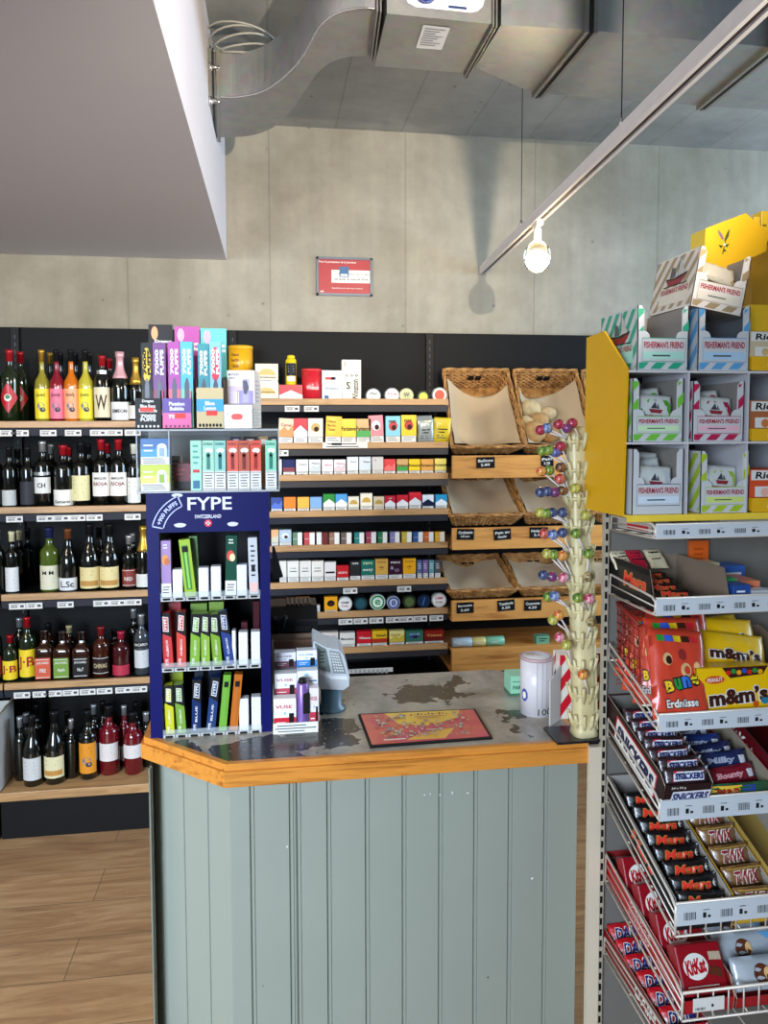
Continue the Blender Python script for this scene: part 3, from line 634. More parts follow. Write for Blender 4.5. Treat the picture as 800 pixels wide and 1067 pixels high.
for px, top, w, cap, lab, d, Y, kd in (
 (-7, 462, 16, BLK, [], 'black wine bottle cut by the picture edge on the second shelf', Yb, 'bordeaux'),
 (9, 466, 15, BLK, [W_(None, '#c9c9c4', .02, .28)], 'black wine bottle with low white label at the left of the second shelf', Yb, 'bordeaux'),
 (18, 468, 14, BLK, [W_(None, '#55555a', .06, .3)], 'black wine bottle with grey label behind the front ones on the second shelf', Yb+.07, 'bordeaux'),
 (28, 466, 15, BLK, [(.03, .42, M('#3a3a3e'), 'lines', None)], 'black wine bottle with charcoal label on the second shelf', Yb, 'bordeaux'),
 (44, 460, 17, SIL, [W_([('CH', .5, .4, .3, INK)], '#d9d9d4', .2, .45, 'plain'), (.48, .53, SIL, 'plain', None)], 'dark wine bottle with silver cap and small white label', Yb, 'bordeaux'),
 (53, 463, 14, SIL, [], 'pale green capped bottle behind the silver capped wine', Yb+.1, 'bordeaux'),
 (65.5, 464, 20, CR, [W_([('Gamaret', .25, .7, .2, INK)], '#e2e0d8', .01, .27, 'plain')], 'broad dark wine bottle with red cap and low white label', Yb, 'bordeaux'),
 (72, 466, 14, CR, [], 'red capped wine bottle right behind the broad one with low label', Yb+.1, 'bordeaux'),
 (84, 461, 19, BLK, [W_(None, '#d8d09e', .08, .48)], 'dark wine bottle with black cap and cream yellow label', Yb, 'bordeaux'),
 (92, 463, 14, BLK, [], 'black capped wine bottle behind the cream yellow labelled one', Yb+.1, 'bordeaux'),
 (105, 458, 18, CR, [W_([('MARQUES', .75, .6, .12, INK), ('RIOJA', .5, .7, .2, M('#7a1c24'))], '#e4e0da', .14, .5, 'plain')], 'red capped rioja bottle with white label, left of the pair', Yb, 'bordeaux'),
 (123, 458, 18, CR, [W_([('MARQUES', .75, .6, .12, INK), ('RIOJA', .5, .7, .2, M('#7a1c24'))], '#e4e0da', .14, .5, 'plain')], 'red capped rioja bottle with white label, right of the pair', Yb, 'bordeaux'),
 (112, 462, 14, CR, [], 'red capped bottle peeping out between the rioja pair', Yb+.1, 'bordeaux'),
 (139, 463, 14, M('#c8ccb8', .4), [W_(None, '#d9d8d0', .03, .45)], 'slim dark bottle with pale cap and tall white label next to the vape case', Yb, 'bordeaux')):
    bb(kd, px, top, w, z, Y, GLASSD, cap, lab, d, g2)
z = LZ[2]-.002; g3 = 'wine bottles on the third liquor shelf'
for px, top, w, cap, lab, d, Y, kd, gl in (
 (-3, 552, 13, SIL, [], 'silver capped dark bottle cut by the picture edge on the third shelf', Yb, 'bordeaux', GLASSD),
 (12, 554, 14, CRM, [W_(None, '#dcdad6', .02, .42)], 'dark bottle with cream cap and tall white label, front left of third shelf', Yb, 'bordeaux', GLASSD),
 (20, 553, 13, CRM, [], 'cream capped bottle behind the tall white label one', Yb+.08, 'bordeaux', GLASSD),
 (28.5, 551, 13, BLK, [], 'dark capped bottle last in the cream capped row', Yb+.14, 'bordeaux', GLASSD),
 (51, 550, 19, M('#20284f', .3), [W_([('M M', .7, .5, .15, INK)], '#d6d0b4', .04, .42)], 'green glass wine bottle with navy neck foil and cream label', Yb, 'bordeaux', glass('#4a5a1c')),
 (70.5, 551, 19, M('#6a3a20', .3), [(.02, .22, M('#dcdcdc'), 'plain', [('L.Sc', .5, .6, .5, INK)])], 'dark burgundy bottle with brown top and low white label', Yb, 'burgundy', GLASSD),
 (93, 546, 20.5, BLK, [W_(None, '#dcc98e', .04, .36, 'castle')], 'dark burgundy bottle with cream castle label, left of two', Yb, 'burgundy', GLASSD),
 (113.5, 546, 20.5, BLK, [W_(None, '#dcc98e', .04, .36, 'castle')], 'dark burgundy bottle with cream castle label, right of two', Yb, 'burgundy', GLASSD),
 (103, 550, 15, BLK, [], 'dark bottle standing behind the two castle label bottles', Yb+.1, 'burgundy', GLASSD),
 (134, 558, 14.5, SIL, [W_([('RED', .45, .5, .2, PAPER)], '#7c2a22', .05, .38, 'frame')], 'short dark bottle with silver cap and dark red label', Yb, 'bordeaux', GLASSD),
 (138, 556, 13, SIL, [], 'silver capped bottle behind the dark red labelled one', Yb+.08, 'bordeaux', GLASSD),
 (149, 548, 16, GLD, [W_(None, '#d6d4cc', .03, .24)], 'sparkling wine bottle with gold foil beside the blue vape display', Yb, 'champagne', GLASSD)):
    bb(kd, px, top, w, z, Y, gl, cap, lab, d, g3, capf=(.6 if kd == 'champagne' else .84), name='sparkling_wine_bottle' if kd == 'champagne' else 'wine_bottle')
z = LZ[3]-.002; g4 = 'spirit bottles on the fourth liquor shelf'
YEL = '#e8c822'; AMB = glass('#2c1208')
for px, top, w, cap, lab, d, Y, kd, gl in (
 (-6, 644, 14, CR, [W_(None, '#7a1420', .1, .4)], 'dark spirit bottle with wine red label cut by the picture edge', Yb, 'spirit', GLASSD),
 (10.5, 662, 15.5, CR, [(.04, .46, M(YEL), 'plain', [('J·B', .5, .85, .5, M('#a01420'))])], 'small green whisky bottle with red cap and yellow label', Yb, 'spirit', GLASSG),
 (28, 643, 16.5, CR, [(.06, .5, M(YEL), 'plain', [('J·B', .5, .85, .5, M('#a01420'))])], 'tall green whisky bottle with red cap and yellow label', Yb, 'spirit', GLASSG),
 (20, 644, 14, SIL, [], 'silver capped bottle behind the two yellow labelled whiskies', Yb+.09, 'spirit', GLASSD),
 (46, 656, 18, BLK, [(.03, .46, M('#c8502c'), 'frame', [('JACK DANIELS', .75, .8, .14, PAPER), ('FIRE', .4, .4, .18, PAPER)])], 'square whiskey bottle with orange red label', Yb, 'square', AMB),
 (65, 657, 18, BLK, [(.03, .46, M('#6a8c28'), 'frame', [('JACK DANIELS', .75, .8, .14, PAPER), ('Apple', .4, .5, .2, PAPER)])], 'square whiskey bottle with green label', Yb, 'square', AMB),
 (85, 657, 18, BLK, [(.03, .46, M('#1a1a1c'), 'frame', [('JACK DANIELS', .75, .8, .14, PAPER), ('No.7', .4, .4, .18, PAPER)])], 'square whiskey bottle with black label', Yb, 'square', AMB),
 (50, 650, 15, BLK, [], 'dark bottle hidden behind the orange red labelled whiskey', Yb+.1, 'spirit', AMB),
 (72, 652, 14, M('#b8ac7a', .4), [], 'pale topped bottle hidden behind the green labelled whiskey', Yb+.1, 'spirit', AMB),
 (105, 653, 17.5, M('#7a1a20', .3), [(.06, .42, M('#2a1c18'), 'frame', [('CHIVAS', .5, .7, .25, M('#c9b48a'))])], 'round amber whisky bottle with brown crest label', Yb, 'spirit', glass('#3a1508')),
 (119, 656, 14, BLK, [], 'dark bottle behind the amber crest label whisky', Yb+.1, 'spirit', AMB),
 (126, 658, 18, M('#a02038', .3), [(.02, .26, M('#b02840'), 'lines', None)], 'dark red vodka style bottle with pinkish red label', Yb, 'spirit', glass('#3a0a10')),
 (139, 634, 14, SIL, [], 'tall silver capped bottle behind the white rum', Yb+.1, 'bordeaux', GLASSD),
 (147, 640, 15, SIL, [(.12, .42, M('#c9c9c9'), 'lines', None), (.47, .56, M('#1c1c20'), 'plain', [('BACARDI', .5, .8, .5, PAPER)])], 'white rum bottle with silver cap and pale label next to blue display', Yb, 'spirit', glass('#3c4044'))):
    bb(kd, px, top, w, z, Y, gl, cap, lab, d, g4, name='whiskey_bottle' if kd == 'square' else 'spirit_bottle', capf=.8 if kd == 'square' else .84)
z = z5; g5 = 'bottles on the bottom board of the liquor shelving'
REDG = glass('#640c18')
for px, top, w, cap, lab, d, Y, kd, gl in (
 (20.5, 747, 13, SIL, [], 'black wine bottle with silver cap near the cardboard box', 3.22, 'bordeaux', GLASSD),
 (33, 745, 19, BLK, [W_(None, '#c4c4c2', .1, .42)], 'dark bottle with tall grey white label standing at the board front', 3.17, 'burgundy', GLASSD),
 (27, 743, 14, SIL, [], 'silver capped bottle behind the grey white label one', 3.3, 'bordeaux', GLASSD),
 (38, 734, 14, BLK, [], 'dark bottle deep behind at the left of the bottom board', 3.38, 'bordeaux', GLASSD),
 (56, 741, 21, BLK, [W_(None, '#d8cfa4', .1, .4, 'castle')], 'wide dark burgundy bottle with cream picture label on bottom board', 3.18, 'burgundy', GLASSD),
 (74, 749, 12.5, SIL, [], 'slim black bottle with silver cap left of the orange label', 3.21, 'bordeaux', GLASSD),
 (70, 742, 14, BLK, [W_(None, '#c8a8a0', .1, .4)], 'dark bottle with pinkish label behind the slim black one', 3.3, 'bordeaux', GLASSD),
 (91, 740, 18, BLK, [W_(None, '#d98a1c', .1, .55, 'art')], 'dark wine bottle with big orange label on bottom board', 3.2, 'bordeaux', GLASSD),
 (97.5, 734, 13, SIL, [], 'silver capped bottle behind the orange labelled wine', 3.32, 'bordeaux', GLASSD),
 (113, 735, 20, BLK, [W_(None, '#d8d0cc', .22, .48)], 'rose red spirit bottle with white label on bottom board', 3.23, 'bordeaux', REDG),
 (107, 731, 14, BLK, [], 'dark bottle behind the rose red spirit bottle', 3.36, 'bordeaux', GLASSD),
 (129, 735, 13, SIL, [W_(None, '#d0d0d0', .1, .35)], 'silver capped bottle with low white label between the red ones', 3.3, 'bordeaux', REDG),
 (138, 742, 19, BLK, [W_(None, '#d8d0cc', .28, .5)], 'bright red spirit bottle with white label beside the counter', 3.22, 'bordeaux', REDG),
 (141, 732, 14, BLK, [], 'black bottle deep behind the bright red spirit bottle', 3.38, 'bordeaux', GLASSD),
 (152, 742, 15, SIL, [], 'silver topped dark bottle half hidden by the counter edge', 3.28, 'bordeaux', GLASSD)):
    bb(kd, px, top, w, z, Y, gl, cap, lab, d, g5)
p0 = at(-44, 810, Y=3.2); p1 = at(8, 810, Y=3.2); KW = M('#c7c4be', .7)
t = thing('cardboard_box', 'open grey cardboard box with a raised brown flap at the left edge', 'box', ((p0.x+p1.x)/2, 3.2, z5)); w_ = (p1.x-p0.x)/2
mb = MB()
for a in ((-w_, w_, -.1, -.097, 0, .3), (-w_, w_, .097, .1, 0, .3), (-w_, -w_+.003, -.1, .1, 0, .3), (w_-.003, w_, -.1, .1, 0, .3), (-w_, w_, -.1, .1, 0, .003)): mb.box(*a, KW)
mb.build('box_body', t); MB().prism([(w_, -.1, .3), (w_+.03, -.105, .345), (w_+.03, .095, .345), (w_, .1, .3)], (0.001, 0, .003), CARD).build('flap', t)

# ============================================================ tobacco
def pack(desc, nth, sh, x0, x1, top, main, style='plain', tx=None, c2='#ffffff', tc=INK, lean=0.0, warn=0.30, dz=-0.010, dp=0.024, Y=None, zb=None, grp=None, label=None, name='cigarette_pack', cat='cigarette pack', seed=0, side=None):
    Y = Y or YF+0.021; zb = zb if zb is not None else TZ[sh]+dz; cx = (x0+x1)/2; p = at(cx, top, Y=Y); w = (x1-x0)*zc((p.x, Y, p.z))/F; h = p.z-zb
    m = M(main, 0.35, var=.03); m2 = M(c2, 0.35, var=.02); WM = M('#dcdad4', .5, var=.02); lw = w-0.0
    mb = MB(); mb.box(-w/2, w/2, 0, dp, 0, h, m); f = plane((0, -0.0002, 0), (1, 0, 0), (0, 0, 1)); wz = h*warn
    r = random.Random(int(x0*7+sh*131))
    if warn > 0:
        mb.quad(f, -w/2, w/2, 0, wz, WM, 0.0002); g = M('#2b2b2e')
        mb.quad(f, -w/2, w/2, wz-0.0014, wz, g, .0004); mb.quad(f, -w/2, -w/2+.001, 0, wz, g, .0004); mb.quad(f, w/2-.001, w/2, 0, wz, g, .0004)
        mb.lines(f, -w*.4, w*.4, wz*.4, wz*.9, 2, M('#6a6a6c'), .0004, r.randint(0, 99), .35)
    H0 = wz; HH = h-wz
    if style == 'roof': mb.poly(f, [(-w/2, H0), (w/2, H0), (w/2, H0+HH*.28), (0, H0+HH*.62), (-w/2, H0+HH*.28)], m2, .0004)
    if style == 'roofdown': mb.poly(f, [(-w/2, H0), (w/2, H0), (w/2, H0+HH*.15), (0, H0+HH*.5), (-w/2, H0+HH*.15)], m2, .0004)
    if style == 'bar': mb.quad(f, -w/2, w/2, H0, H0+HH*.35, m2, .0004)
    if style == 'emblem': mb.disc(f, 0, H0+HH*.5, w*.3, HH*.24, m2, .0004); mb.disc(f, w*.05, H0+HH*.42, w*.16, HH*.13, M('#3a1a1a'), .0006)
    if style == 'arc':
        mb.poly(f, [(-w*.38, H0+HH*.3)]+[(w*.38*math.cos(a), H0+HH*.3+HH*.4*math.sin(a)) for a in (3.0, 2.5, 2.0, 1.57, 1.1, .6, .15)]+[(w*.38, H0+HH*.3)], m2, .0004)
    if style == 'wave': mb.poly(f, [(-w/2, H0+HH*.25), (-w*.1, H0+HH*.55), (w*.15, H0+HH*.35), (w/2, H0+HH*.7), (w/2, H0), (-w/2, H0)], m2, .0004)
    if style == 'panel': mb.quad(f, -w*.42, w*.1, H0+HH*.12, H0+HH*.9, m2, .0004)
    if style == 'slim': mb.quad(f, w*.02, w/2, 0, h, m2, .0006); mb.quad(f, -w*.46, -w*.04, h*.55, h*.58, PAPER, .0006)
    if style == 'lines': mb.lines(f, -w*.35, w*.35, H0+HH*.3, H0+HH*.8, 3, m2, .0004, r.randint(0, 99), .3)
    for (s_, u, v, ww, hh, mm) in (tx or []): mb.text(s_, f, w*u, h*v, w*ww, h*hh, mm, .0008)
    o = mb.build(name, None, (p.x, Y, zb), (0, lean, 0))
    return tag(o, label or f'{desc} cigarette pack, {ORD[nth]} from left on the {ORD[sh+1]} tobacco shelf', cat, grp or f'cigarette packs on the {ORD[sh+1]} tobacco shelf')
def cx5(x): return 265+x/3.81
def cx6(x): return 270+x/3.81
def cy5(y): return 365+y/3.81
def cy6(y): return 530+y/3.81
Wt = PAPER; PAR = lambda c='#2a2218': [('Parisienne', .0, .62, .98, .17, M(c))]
rows = {
 1: [(92, 150, 270, 'beige swirled', '#d6c3a4', 'wave', [('Camel', 0, .75, .7, .12, M('#a03020'))], '#c98a4a', .06), (155, 210, 270, 'red and white roof', '#c01830', 'roof', None, '#f0f0f0', 0), (213, 272, 270, 'cream with golden crest', '#d9d4c6', 'emblem', None, '#b89a50', 0),
     (280, 342, 262, 'bright yellow with dark lettering', '#f0b818', 'panel', [('Haus', -.14, .82, .5, .1, M('#5a2a18')), ('Berlin', -.14, .68, .5, .1, M('#5a2a18')), ('Tabak', -.14, .54, .5, .1, M('#5a2a18'))], '#f6c832', .05), (345, 403, 272, 'yellow scripted', '#f0c818', 'plain', PAR(), '', 0), (405, 462, 272, 'tan and green scripted', '#cfa468', 'bar', PAR(), '#2e9a3c', 0),
     (458, 515, 258, 'pink with white face', '#e2808c', 'emblem', None, '#f4ecec', -.05), (521, 580, 261, 'sky blue with red berry', '#78c4d8', 'emblem', [('PEPE', -.05, .8, .5, .1, INK)], '#c02020', 0), (583, 643, 257, 'yellow with red berry', '#f2c40c', 'emblem', [('PEPE', -.05, .8, .5, .1, INK)], '#c02020', 0)],
 2: [(84, 108, 434, 'white edge on', '#d8d8da', 'plain', None, '', 0), (114, 160, 434, 'navy with dark band', '#232a5a', 'bar', None, '#7a2430', 0), (166, 213, 434, 'white with red corner mark', '#e8e8e8', 'plain', [('Winston', .05, .72, .7, .1, INK), ('x', -.38, .88, .12, .08, RED)], '', 0), (217, 263, 434, 'white with grey hill', '#e6e8e8', 'wave', [('Winston', .05, .78, .7, .1, INK)], '#c2cccc', 0), (268, 312, 434, 'white with pink lettering', '#ece4e6', 'plain', [('Winston', .05, .68, .7, .1, M('#b03050'))], '', 0), (316, 362, 434, 'white with teal and red side', '#e6e6e8', 'wave', [('Winston', .05, .76, .7, .1, M('#a03048'))], '#d8c4ca', 0),
     (368, 412, 423, 'tall pale blue white', '#dfe6ec', 'plain', [('Winston', .05, .74, .6, .07, M('#506070'))], '', 0), (416, 462, 423, 'tall icy blue', '#d3dde4', 'plain', [('Winston', .15, .74, .6, .08, INK)], '', 0), (467, 512, 423, 'tall warm grey', '#cfcbc8', 'plain', [('o', -.2, .82, .15, .08, M('#505a8a'))], '', 0), (515, 560, 432, 'coral red with white wave', '#d8383c', 'wave', None, '#e86a68', 0), (565, 610, 432, 'tan scripted with green foot', '#cda264', 'bar', PAR(), '#2e9a3c', 0), (613, 658, 432, 'strong yellow scripted', '#edc914', 'plain', PAR(), '', 0), (661, 711, 432, 'orange tan scripted', '#dfa24c', 'plain', PAR(), '', 0), (716, 762, 430, 'pale yellow scripted', '#f4e478', 'plain', PAR(), '', 0)],
 3: [(66, 110, 585, 'deep blue', '#28408c', 'wave', None, '#4a6ac0', 0), (117, 164, 583, 'orange', '#e07c12', 'plain', None, '', 0), (171, 217, 583, 'amber yellow', '#eeb040', 'plain', None, '', 0), (221, 267, 583, 'light steel blue', '#7ea8d8', 'plain', None, '', 0), (273, 319, 571, 'green and white roof', '#1f8a34', 'roof', None, '#eef2ee', 0), (322, 368, 571, 'bright blue and white roof', '#4a9ad8', 'roof', None, '#eef2f4', 0), (372, 415, 581, 'white with gold roof', '#e8e2d2', 'arc', None, '#c8a048', 0), (421, 468, 568, 'tall white with gold roof', '#efe9da', 'arc', None, '#d0a844', 0), (473, 515, 581, 'beige with gold roof', '#cfbfa2', 'arc', None, '#a88a40', 0), (518, 560, 578, 'red roof with white patch', '#c01838', 'roof', [('M', 0, .84, .3, .08, Wt)], '#f2f2f2', 0), (565, 611, 575, 'plain red roof', '#c81830', 'roof', None, '#f2f2f2', 0), (614, 662, 564, 'tall red roof', '#c81830', 'roof', None, '#e8e8e8', 0), (667, 712, 574, 'navy roof', '#dfe6f0', 'roof', None, '#1c2440', 0), (719, 765, 573, 'sky blue roof', '#2a98c8', 'roof', None, '#eef2f4', 0)],
}
for sh, rs in rows.items():
    for i, (a, b, top, d, c, st, tx, c2, ln) in enumerate(rs): pack(d, i+1, sh, cx5(a), cx5(b), cy5(top), c, st, tx, c2 or '#ffffff', lean=ln)
# fifth shelf
pack('peach and orange', 1, 4, cx6(48), cx6(76), cy6(84), '#dca878', 'wave', None, '#c8c8b0'); pack('light blue with figure', 2, 4, cx6(80), cx6(127), cy6(84), '#a9bccb', 'emblem', None, '#d8dde0')
sl = [(133, 170, '#5d8068', 'dusty green'), (178, 220, '#b8474a', 'brick red'), (228, 247, '#e6e4de', 'plain white'), (249, 273, '#6a2424', 'dark maroon'), (278, 318, '#94705a', 'brown'), (325, 366, '#6a5a52', 'grey brown'), (378, 416, '#1e7a78', 'teal'), (424, 464, '#9a3a50', 'crimson'), (471, 508, '#1f7048', 'emerald green'), (519, 557, '#8478a8', 'violet'), (566, 605, '#c4a83c', 'mustard yellow'), (611, 650, '#24508c', 'royal blue'), (653, 692, '#c4602c', 'burnt orange'), (698, 736, '#e0b028', 'golden yellow')]
for i, (a, b, c, d) in enumerate(sl):
    pack(f'slim {d}', i+3, 4, cx6(a), cx6(b), cy6(93 if i > 6 else 95), c, 'slim' if b-a > 30 else 'plain', None, '#e8e6e0', warn=0)
t6 = [(80, 108, 208, 'white edge showing', '#dddad4', None), (112, 157, 208, 'white with thin black bar', '#e4e0d8', 1), (161, 205, 208, 'white with grey bar', '#e2ded6', 1), (208, 255, 208, 'cream white with black bar', '#e6e2d8', 1), (259, 304, 212, 'white with broad black stripe', '#e2dcd8', 2), (308, 355, 226, 'signal red', '#c01420', 3), (360, 402, 208, 'black and silver patterned', '#2a2a2c', 4), (405, 458, 204, 'petrol green with white script', '#176a5c', 5), (461, 511, 200, 'tan gold with star', '#d2a44c', 6), (514, 568, 203, 'dark aubergine', '#35182c', 7), (571, 622, 198, 'yellow orange with star', '#e8a416', 6)]
for i, (a, b, top, d, c, k) in enumerate(t6):
    tx = {1: [('_', 0, .55, .6, .03, INK), ('PURE', 0, .68, .5, .05, M('#555'+'555'))], 2: [('_', 0, .5, .8, .09, INK)], 3: [('ADEVA', 0, .58, .8, .13, Wt)], 4: [('PEPE', 0, .88, .6, .08, Wt)], 5: [('PEPE', 0, .85, .7, .1, M('#c8e0b0')), ('easy', 0, .52, .8, .14, Wt)], 6: [('PEPE', 0, .86, .7, .08, M('#a86a10')), ('*', 0, .58, .4, .22, M('#8a4a14'))], 7: [('PEPE', 0, .87, .7, .08, Wt), ('&', -.25, .62, .25, .16, M('#b09ab0')), ('o', .1, .5, .35, .15, M('#8a7a8c'))], None: None}[k]
    pack(d, i+1, 5, cx6(a), cx6(b), cy6(top), c, 'plain', tx)
for i, (a, b, c, d) in enumerate([(627, 646, '#51628e', 'slate blue'), (650, 670, '#775a90', 'purple'), (674, 694, '#5f9094', 'sea blue'), (697, 720, '#4a4e58', 'graphite')]):
    pack(f'slim {d}', i+12, 5, cx6(a), cx6(b), cy6(205), c, 'lines', None, '#d8d8d8', warn=.35)
# seventh shelf: boxes and round tins
for i, (a, b, top, c, c2, d, st) in enumerate([(50, 92, 358, '#2c2420', '#e0c020', 'dark tobacco box with yellow and red print', 'emblem'), (94, 145, 356, '#6c1a1c', '#c84018', 'dark red tobacco box', 'wave'), (148, 198, 353, '#c0661a', '#e09030', 'orange tobacco box', 'emblem'), (259, 310, 350, '#e8a014', '#1c1810', 'amber tobacco box with a black leaping figure', 'emblem')]):
    pack('', 0, 6, cx6(a), cx6(b), cy6(top), c, st, None, c2, warn=.2 if i == 3 else 0, label=f'{d} on the seventh tobacco shelf', name='tobacco_box', cat='tobacco box', grp='tobacco boxes on the seventh shelf')
pack('', 0, 6, cx6(222), cx6(241), cy6(384), '#c9c9c4', 'lines', None, '#606060', warn=0, label='tiny pale carton between the orange and the amber tobacco boxes', name='tobacco_box', cat='tobacco box', grp='tobacco boxes on the seventh shelf')
def tin(px, pyc, rpx, zb, rim_, face, deco, label, grp, tx=None, Y=None, deep=0.03, lid=None):
    Y = Y or YF+0.03; p = at(px, pyc, Y=Y); r = rpx*zc(p)/F; z_ = max(p.z, zb+r)
    t = MB(); f0 = Vector((p.x, Y, z_))
    vs = lambda rr, dy: [(rr*math.cos(2*math.pi*k/28), dy, rr*math.sin(2*math.pi*k/28)) for k in range(28)]
    rings = [(r*.94, deep), (r, deep*.9), (r, .003), (r*.95, 0), (r*.9, 0), (r*.88, .0015)]; v = sum([vs(a, b) for a, b in rings], []); n = 28
    fs = [(i*n+k, i*n+(k+1) % n, (i+1)*n+(k+1) % n, (i+1)*n+k) for i in range(5) for k in range(n)]+[tuple(range(n)), tuple(range(5*n, 6*n))[::-1]]
    t.add(v, fs, M(rim_, .3), True); f = plane((0, .0012, 0), (1, 0, 0), (0, 0, 1)); t.disc(f, 0, 0, r*.87, r*.87, M(face, .35, var=.02), 0)
    if deco: t.disc(f, 0, 0, r*.66, r*.66, M(deco, .35), .0003)
    for s_, v_, w_, h_, mm in (tx or []): t.text(s_, f, 0, r*v_, r*w_, r*h_, mm, .0006)
    return tag(t.build('round_tin', None, f0), label, 'tin', grp)
gt = 'round tins standing on edge on the seventh tobacco shelf'
zt_ = TZ[6]-.006
tin(359.5, cy6(386), 7.6, zt_, '#c8c8c4', '#eceae4', None, 'white round tin with black lettering left of the dark teal tin', gt, [('CHAMP', .2, 1.1, .3, INK), ('Only', -.3, 1.0, .35, RED)])
tin(376, cy6(386), 7.2, zt_, '#16282c', '#1c3c44', '#2a5560', 'dark teal round tin on the seventh tobacco shelf', gt)
tin(393.5, cy6(384), 8.2, zt_, '#d8e0d8', '#1f9040', '#e8eee8', 'green and white round tin, largest on the seventh tobacco shelf', gt, [('e', 0, .7, .7, M('#1f9040'))])
tin(410, cy6(386), 6.9, zt_, '#b8c0d0', '#1c2c78', '#c0c8e0', 'navy and white round tin on the seventh tobacco shelf', gt, [('8', 0, .6, .8, M('#1c2c78'))])
tin(426.5, cy6(382), 7.3, zt_, '#20241c', '#2c3a24', '#586a3c', 'dark olive round tin on the seventh tobacco shelf', gt)
tin(441.5, cy6(381), 7.4, zt_, '#16181c', '#1a2c4c', None, 'blue black round tin with a slanting blue mark', gt, [('/', 0, .5, 1.1, M('#3c6ab0'))])
tin(457.5, cy6(376), 7.8, zt_, '#c8c8c4', '#f0eeea', None, 'white round tin with red lettering at the right end of the seventh shelf', gt, [('CAMA', .3, 1.1, .35, RED), ('Only', -.25, 1.0, .35, M('#a02018'))])
for k, (px, r_) in enumerate(((360, 7.5), (376, 7.5), (393, 8), (410, 7.5), (426, 7.5), (441, 7), (456, 7.5))):
    tin(px, cy6(378)-k*.4, r_, zt_, '#0e0f11', '#17181b', None, f'black round tin in the back row, {ORD[k+1]} from the left on the seventh shelf', 'black round tins in the back row', Y=YF+.075)
g8 = 'wide tobacco boxes on the lowest tobacco shelf'
for a, b, top, c, c2, st, tx, d in [(238, 313, 492, '#d9cfc6', '#b01c20', 'plain', [('O', .28, .62, .34, .36, RED), ('club', -.22, .62, .4, .14, M('#6a2a20'))], 'white with a red ring'), (320, 380, 493, '#e0dcd4', '', 'plain', [('Marocaine', 0, .62, .85, .16, INK)], 'white with black script'), (387, 445, 487, '#c41426', '', 'plain', [('Winston', .05, .6, .8, .15, Wt)], 'bright red'), (448, 508, 485, '#e8b81c', '#b03018', 'bar', [('Gizeh', .1, .72, .7, .16, INK)], 'yellow over red'), (517, 577, 485, '#e6d88a', '#c8b040', 'wave', [('Gold', -.1, .74, .6, .15, M('#8a6a10'))], 'pale yellow'), (581, 652, 485, '#2f6c58', '#244a8c', 'emblem', [('OCB', 0, .78, .6, .14, M('#9ac0d8'))], 'green with a blue oval'), (656, 733, 484, '#8c1a14', '#6a1010', 'bar', [('Tabac', 0, .68, .8, .15, M('#c9a050'))], 'dark red with gold script')]:
    pack('', 0, 7, cx6(a), cx6(b), cy6(top), c, st, tx, c2 or '#ffffff', warn=.28, label=f'{d} wide tobacco box on the lowest tobacco shelf', name='tobacco_box', cat='tobacco box', grp=g8, dp=.03)
# second shelf pouches
def pillow(w, h, t, m, m_end=None, nx=10, ny=12, crimp=.1):
    """soft bag lying in its own x (width), z (height) plane, front to -Y; returns the mesh builder and a front surface map"""
    def th(u, v):
        a = max(0, 1-(2*abs(u)/w)**4); e = h/2*(1-crimp); b = max(0, 1-(abs(v)/e)**3) if abs(v) < e else 0
        return t/2*(a*b)**.5+.0006+.0012*math.sin(u/w*23+v/h*11)*(1 if b > 0 else 0)
    mb = MB(); vs = []
    for sgn in (-1, 1):
        for j in range(ny+1):
            for i in range(nx+1):
                u = -w/2+w*i/nx; v = -h/2+h*j/ny; vs.append((u, sgn*th(u, v), v))
    n = (nx+1)*(ny+1); fs = []
    for q in (0, 1):
        for j in range(ny):
            for i in range(nx):
                a = q*n+j*(nx+1)+i; f_ = (a, a+1, a+nx+2, a+nx+1); fs.append(f_ if q == 0 else f_[::-1])
    for i in range(nx): fs += [(i, n+i, n+i+1, i+1), (ny*(nx+1)+i, ny*(nx+1)+i+1, n+ny*(nx+1)+i+1, n+ny*(nx+1)+i)]
    for j in range(ny): fs += [(j*(nx+1), (j+1)*(nx+1), n+(j+1)*(nx+1), n+j*(nx+1)), (j*(nx+1)+nx, n+j*(nx+1)+nx, n+(j+1)*(nx+1)+nx, (j+1)*(nx+1)+nx)]
    mb.add(vs, fs, m, True); f = lambda u, v, off=0.0: Vector((u, -th(max(-w/2, min(w/2, u)), v)-off-.0006, v))
    return mb, f
for k, (px, w_, top, c, d) in enumerate([(443.5, 17, 436, '#9fa6a6', 'silver grey tobacco pouch, front one on the second tobacco shelf'), (441, 18, 433, '#b0b6b4', 'silver grey tobacco pouch, back one on the second tobacco shelf'), (460.5, 18, 435, '#cdb426', 'crumpled yellow tobacco pouch at the right end of the second shelf')]):
    Y = YF+(.035, .062, .037)[k]; p = at(px, top, Y=Y); w = w_*zc(p)/F; h = p.z-TZ[1]+.01
    mb, f = pillow(w, h, .022, M(c, .3, .3 if k < 2 else 0), crimp=.12); mb.lines(f, -w*.3, w*.3, -h*.1, h*.12, 2, INK, .0004, k, .4); mb.lines(f, -w*.36, w*.36, -h*.3, -h*.12, 2, M('#556'+'060'), .0004, k+4, .4)
    tag(mb.build('tobacco_pouch', None, (p.x, Y, TZ[1]-.01+h/2), (.08, .04 if k == 2 else -.03, 0)), d, 'tobacco pouch', 'tobacco pouches on the second shelf')
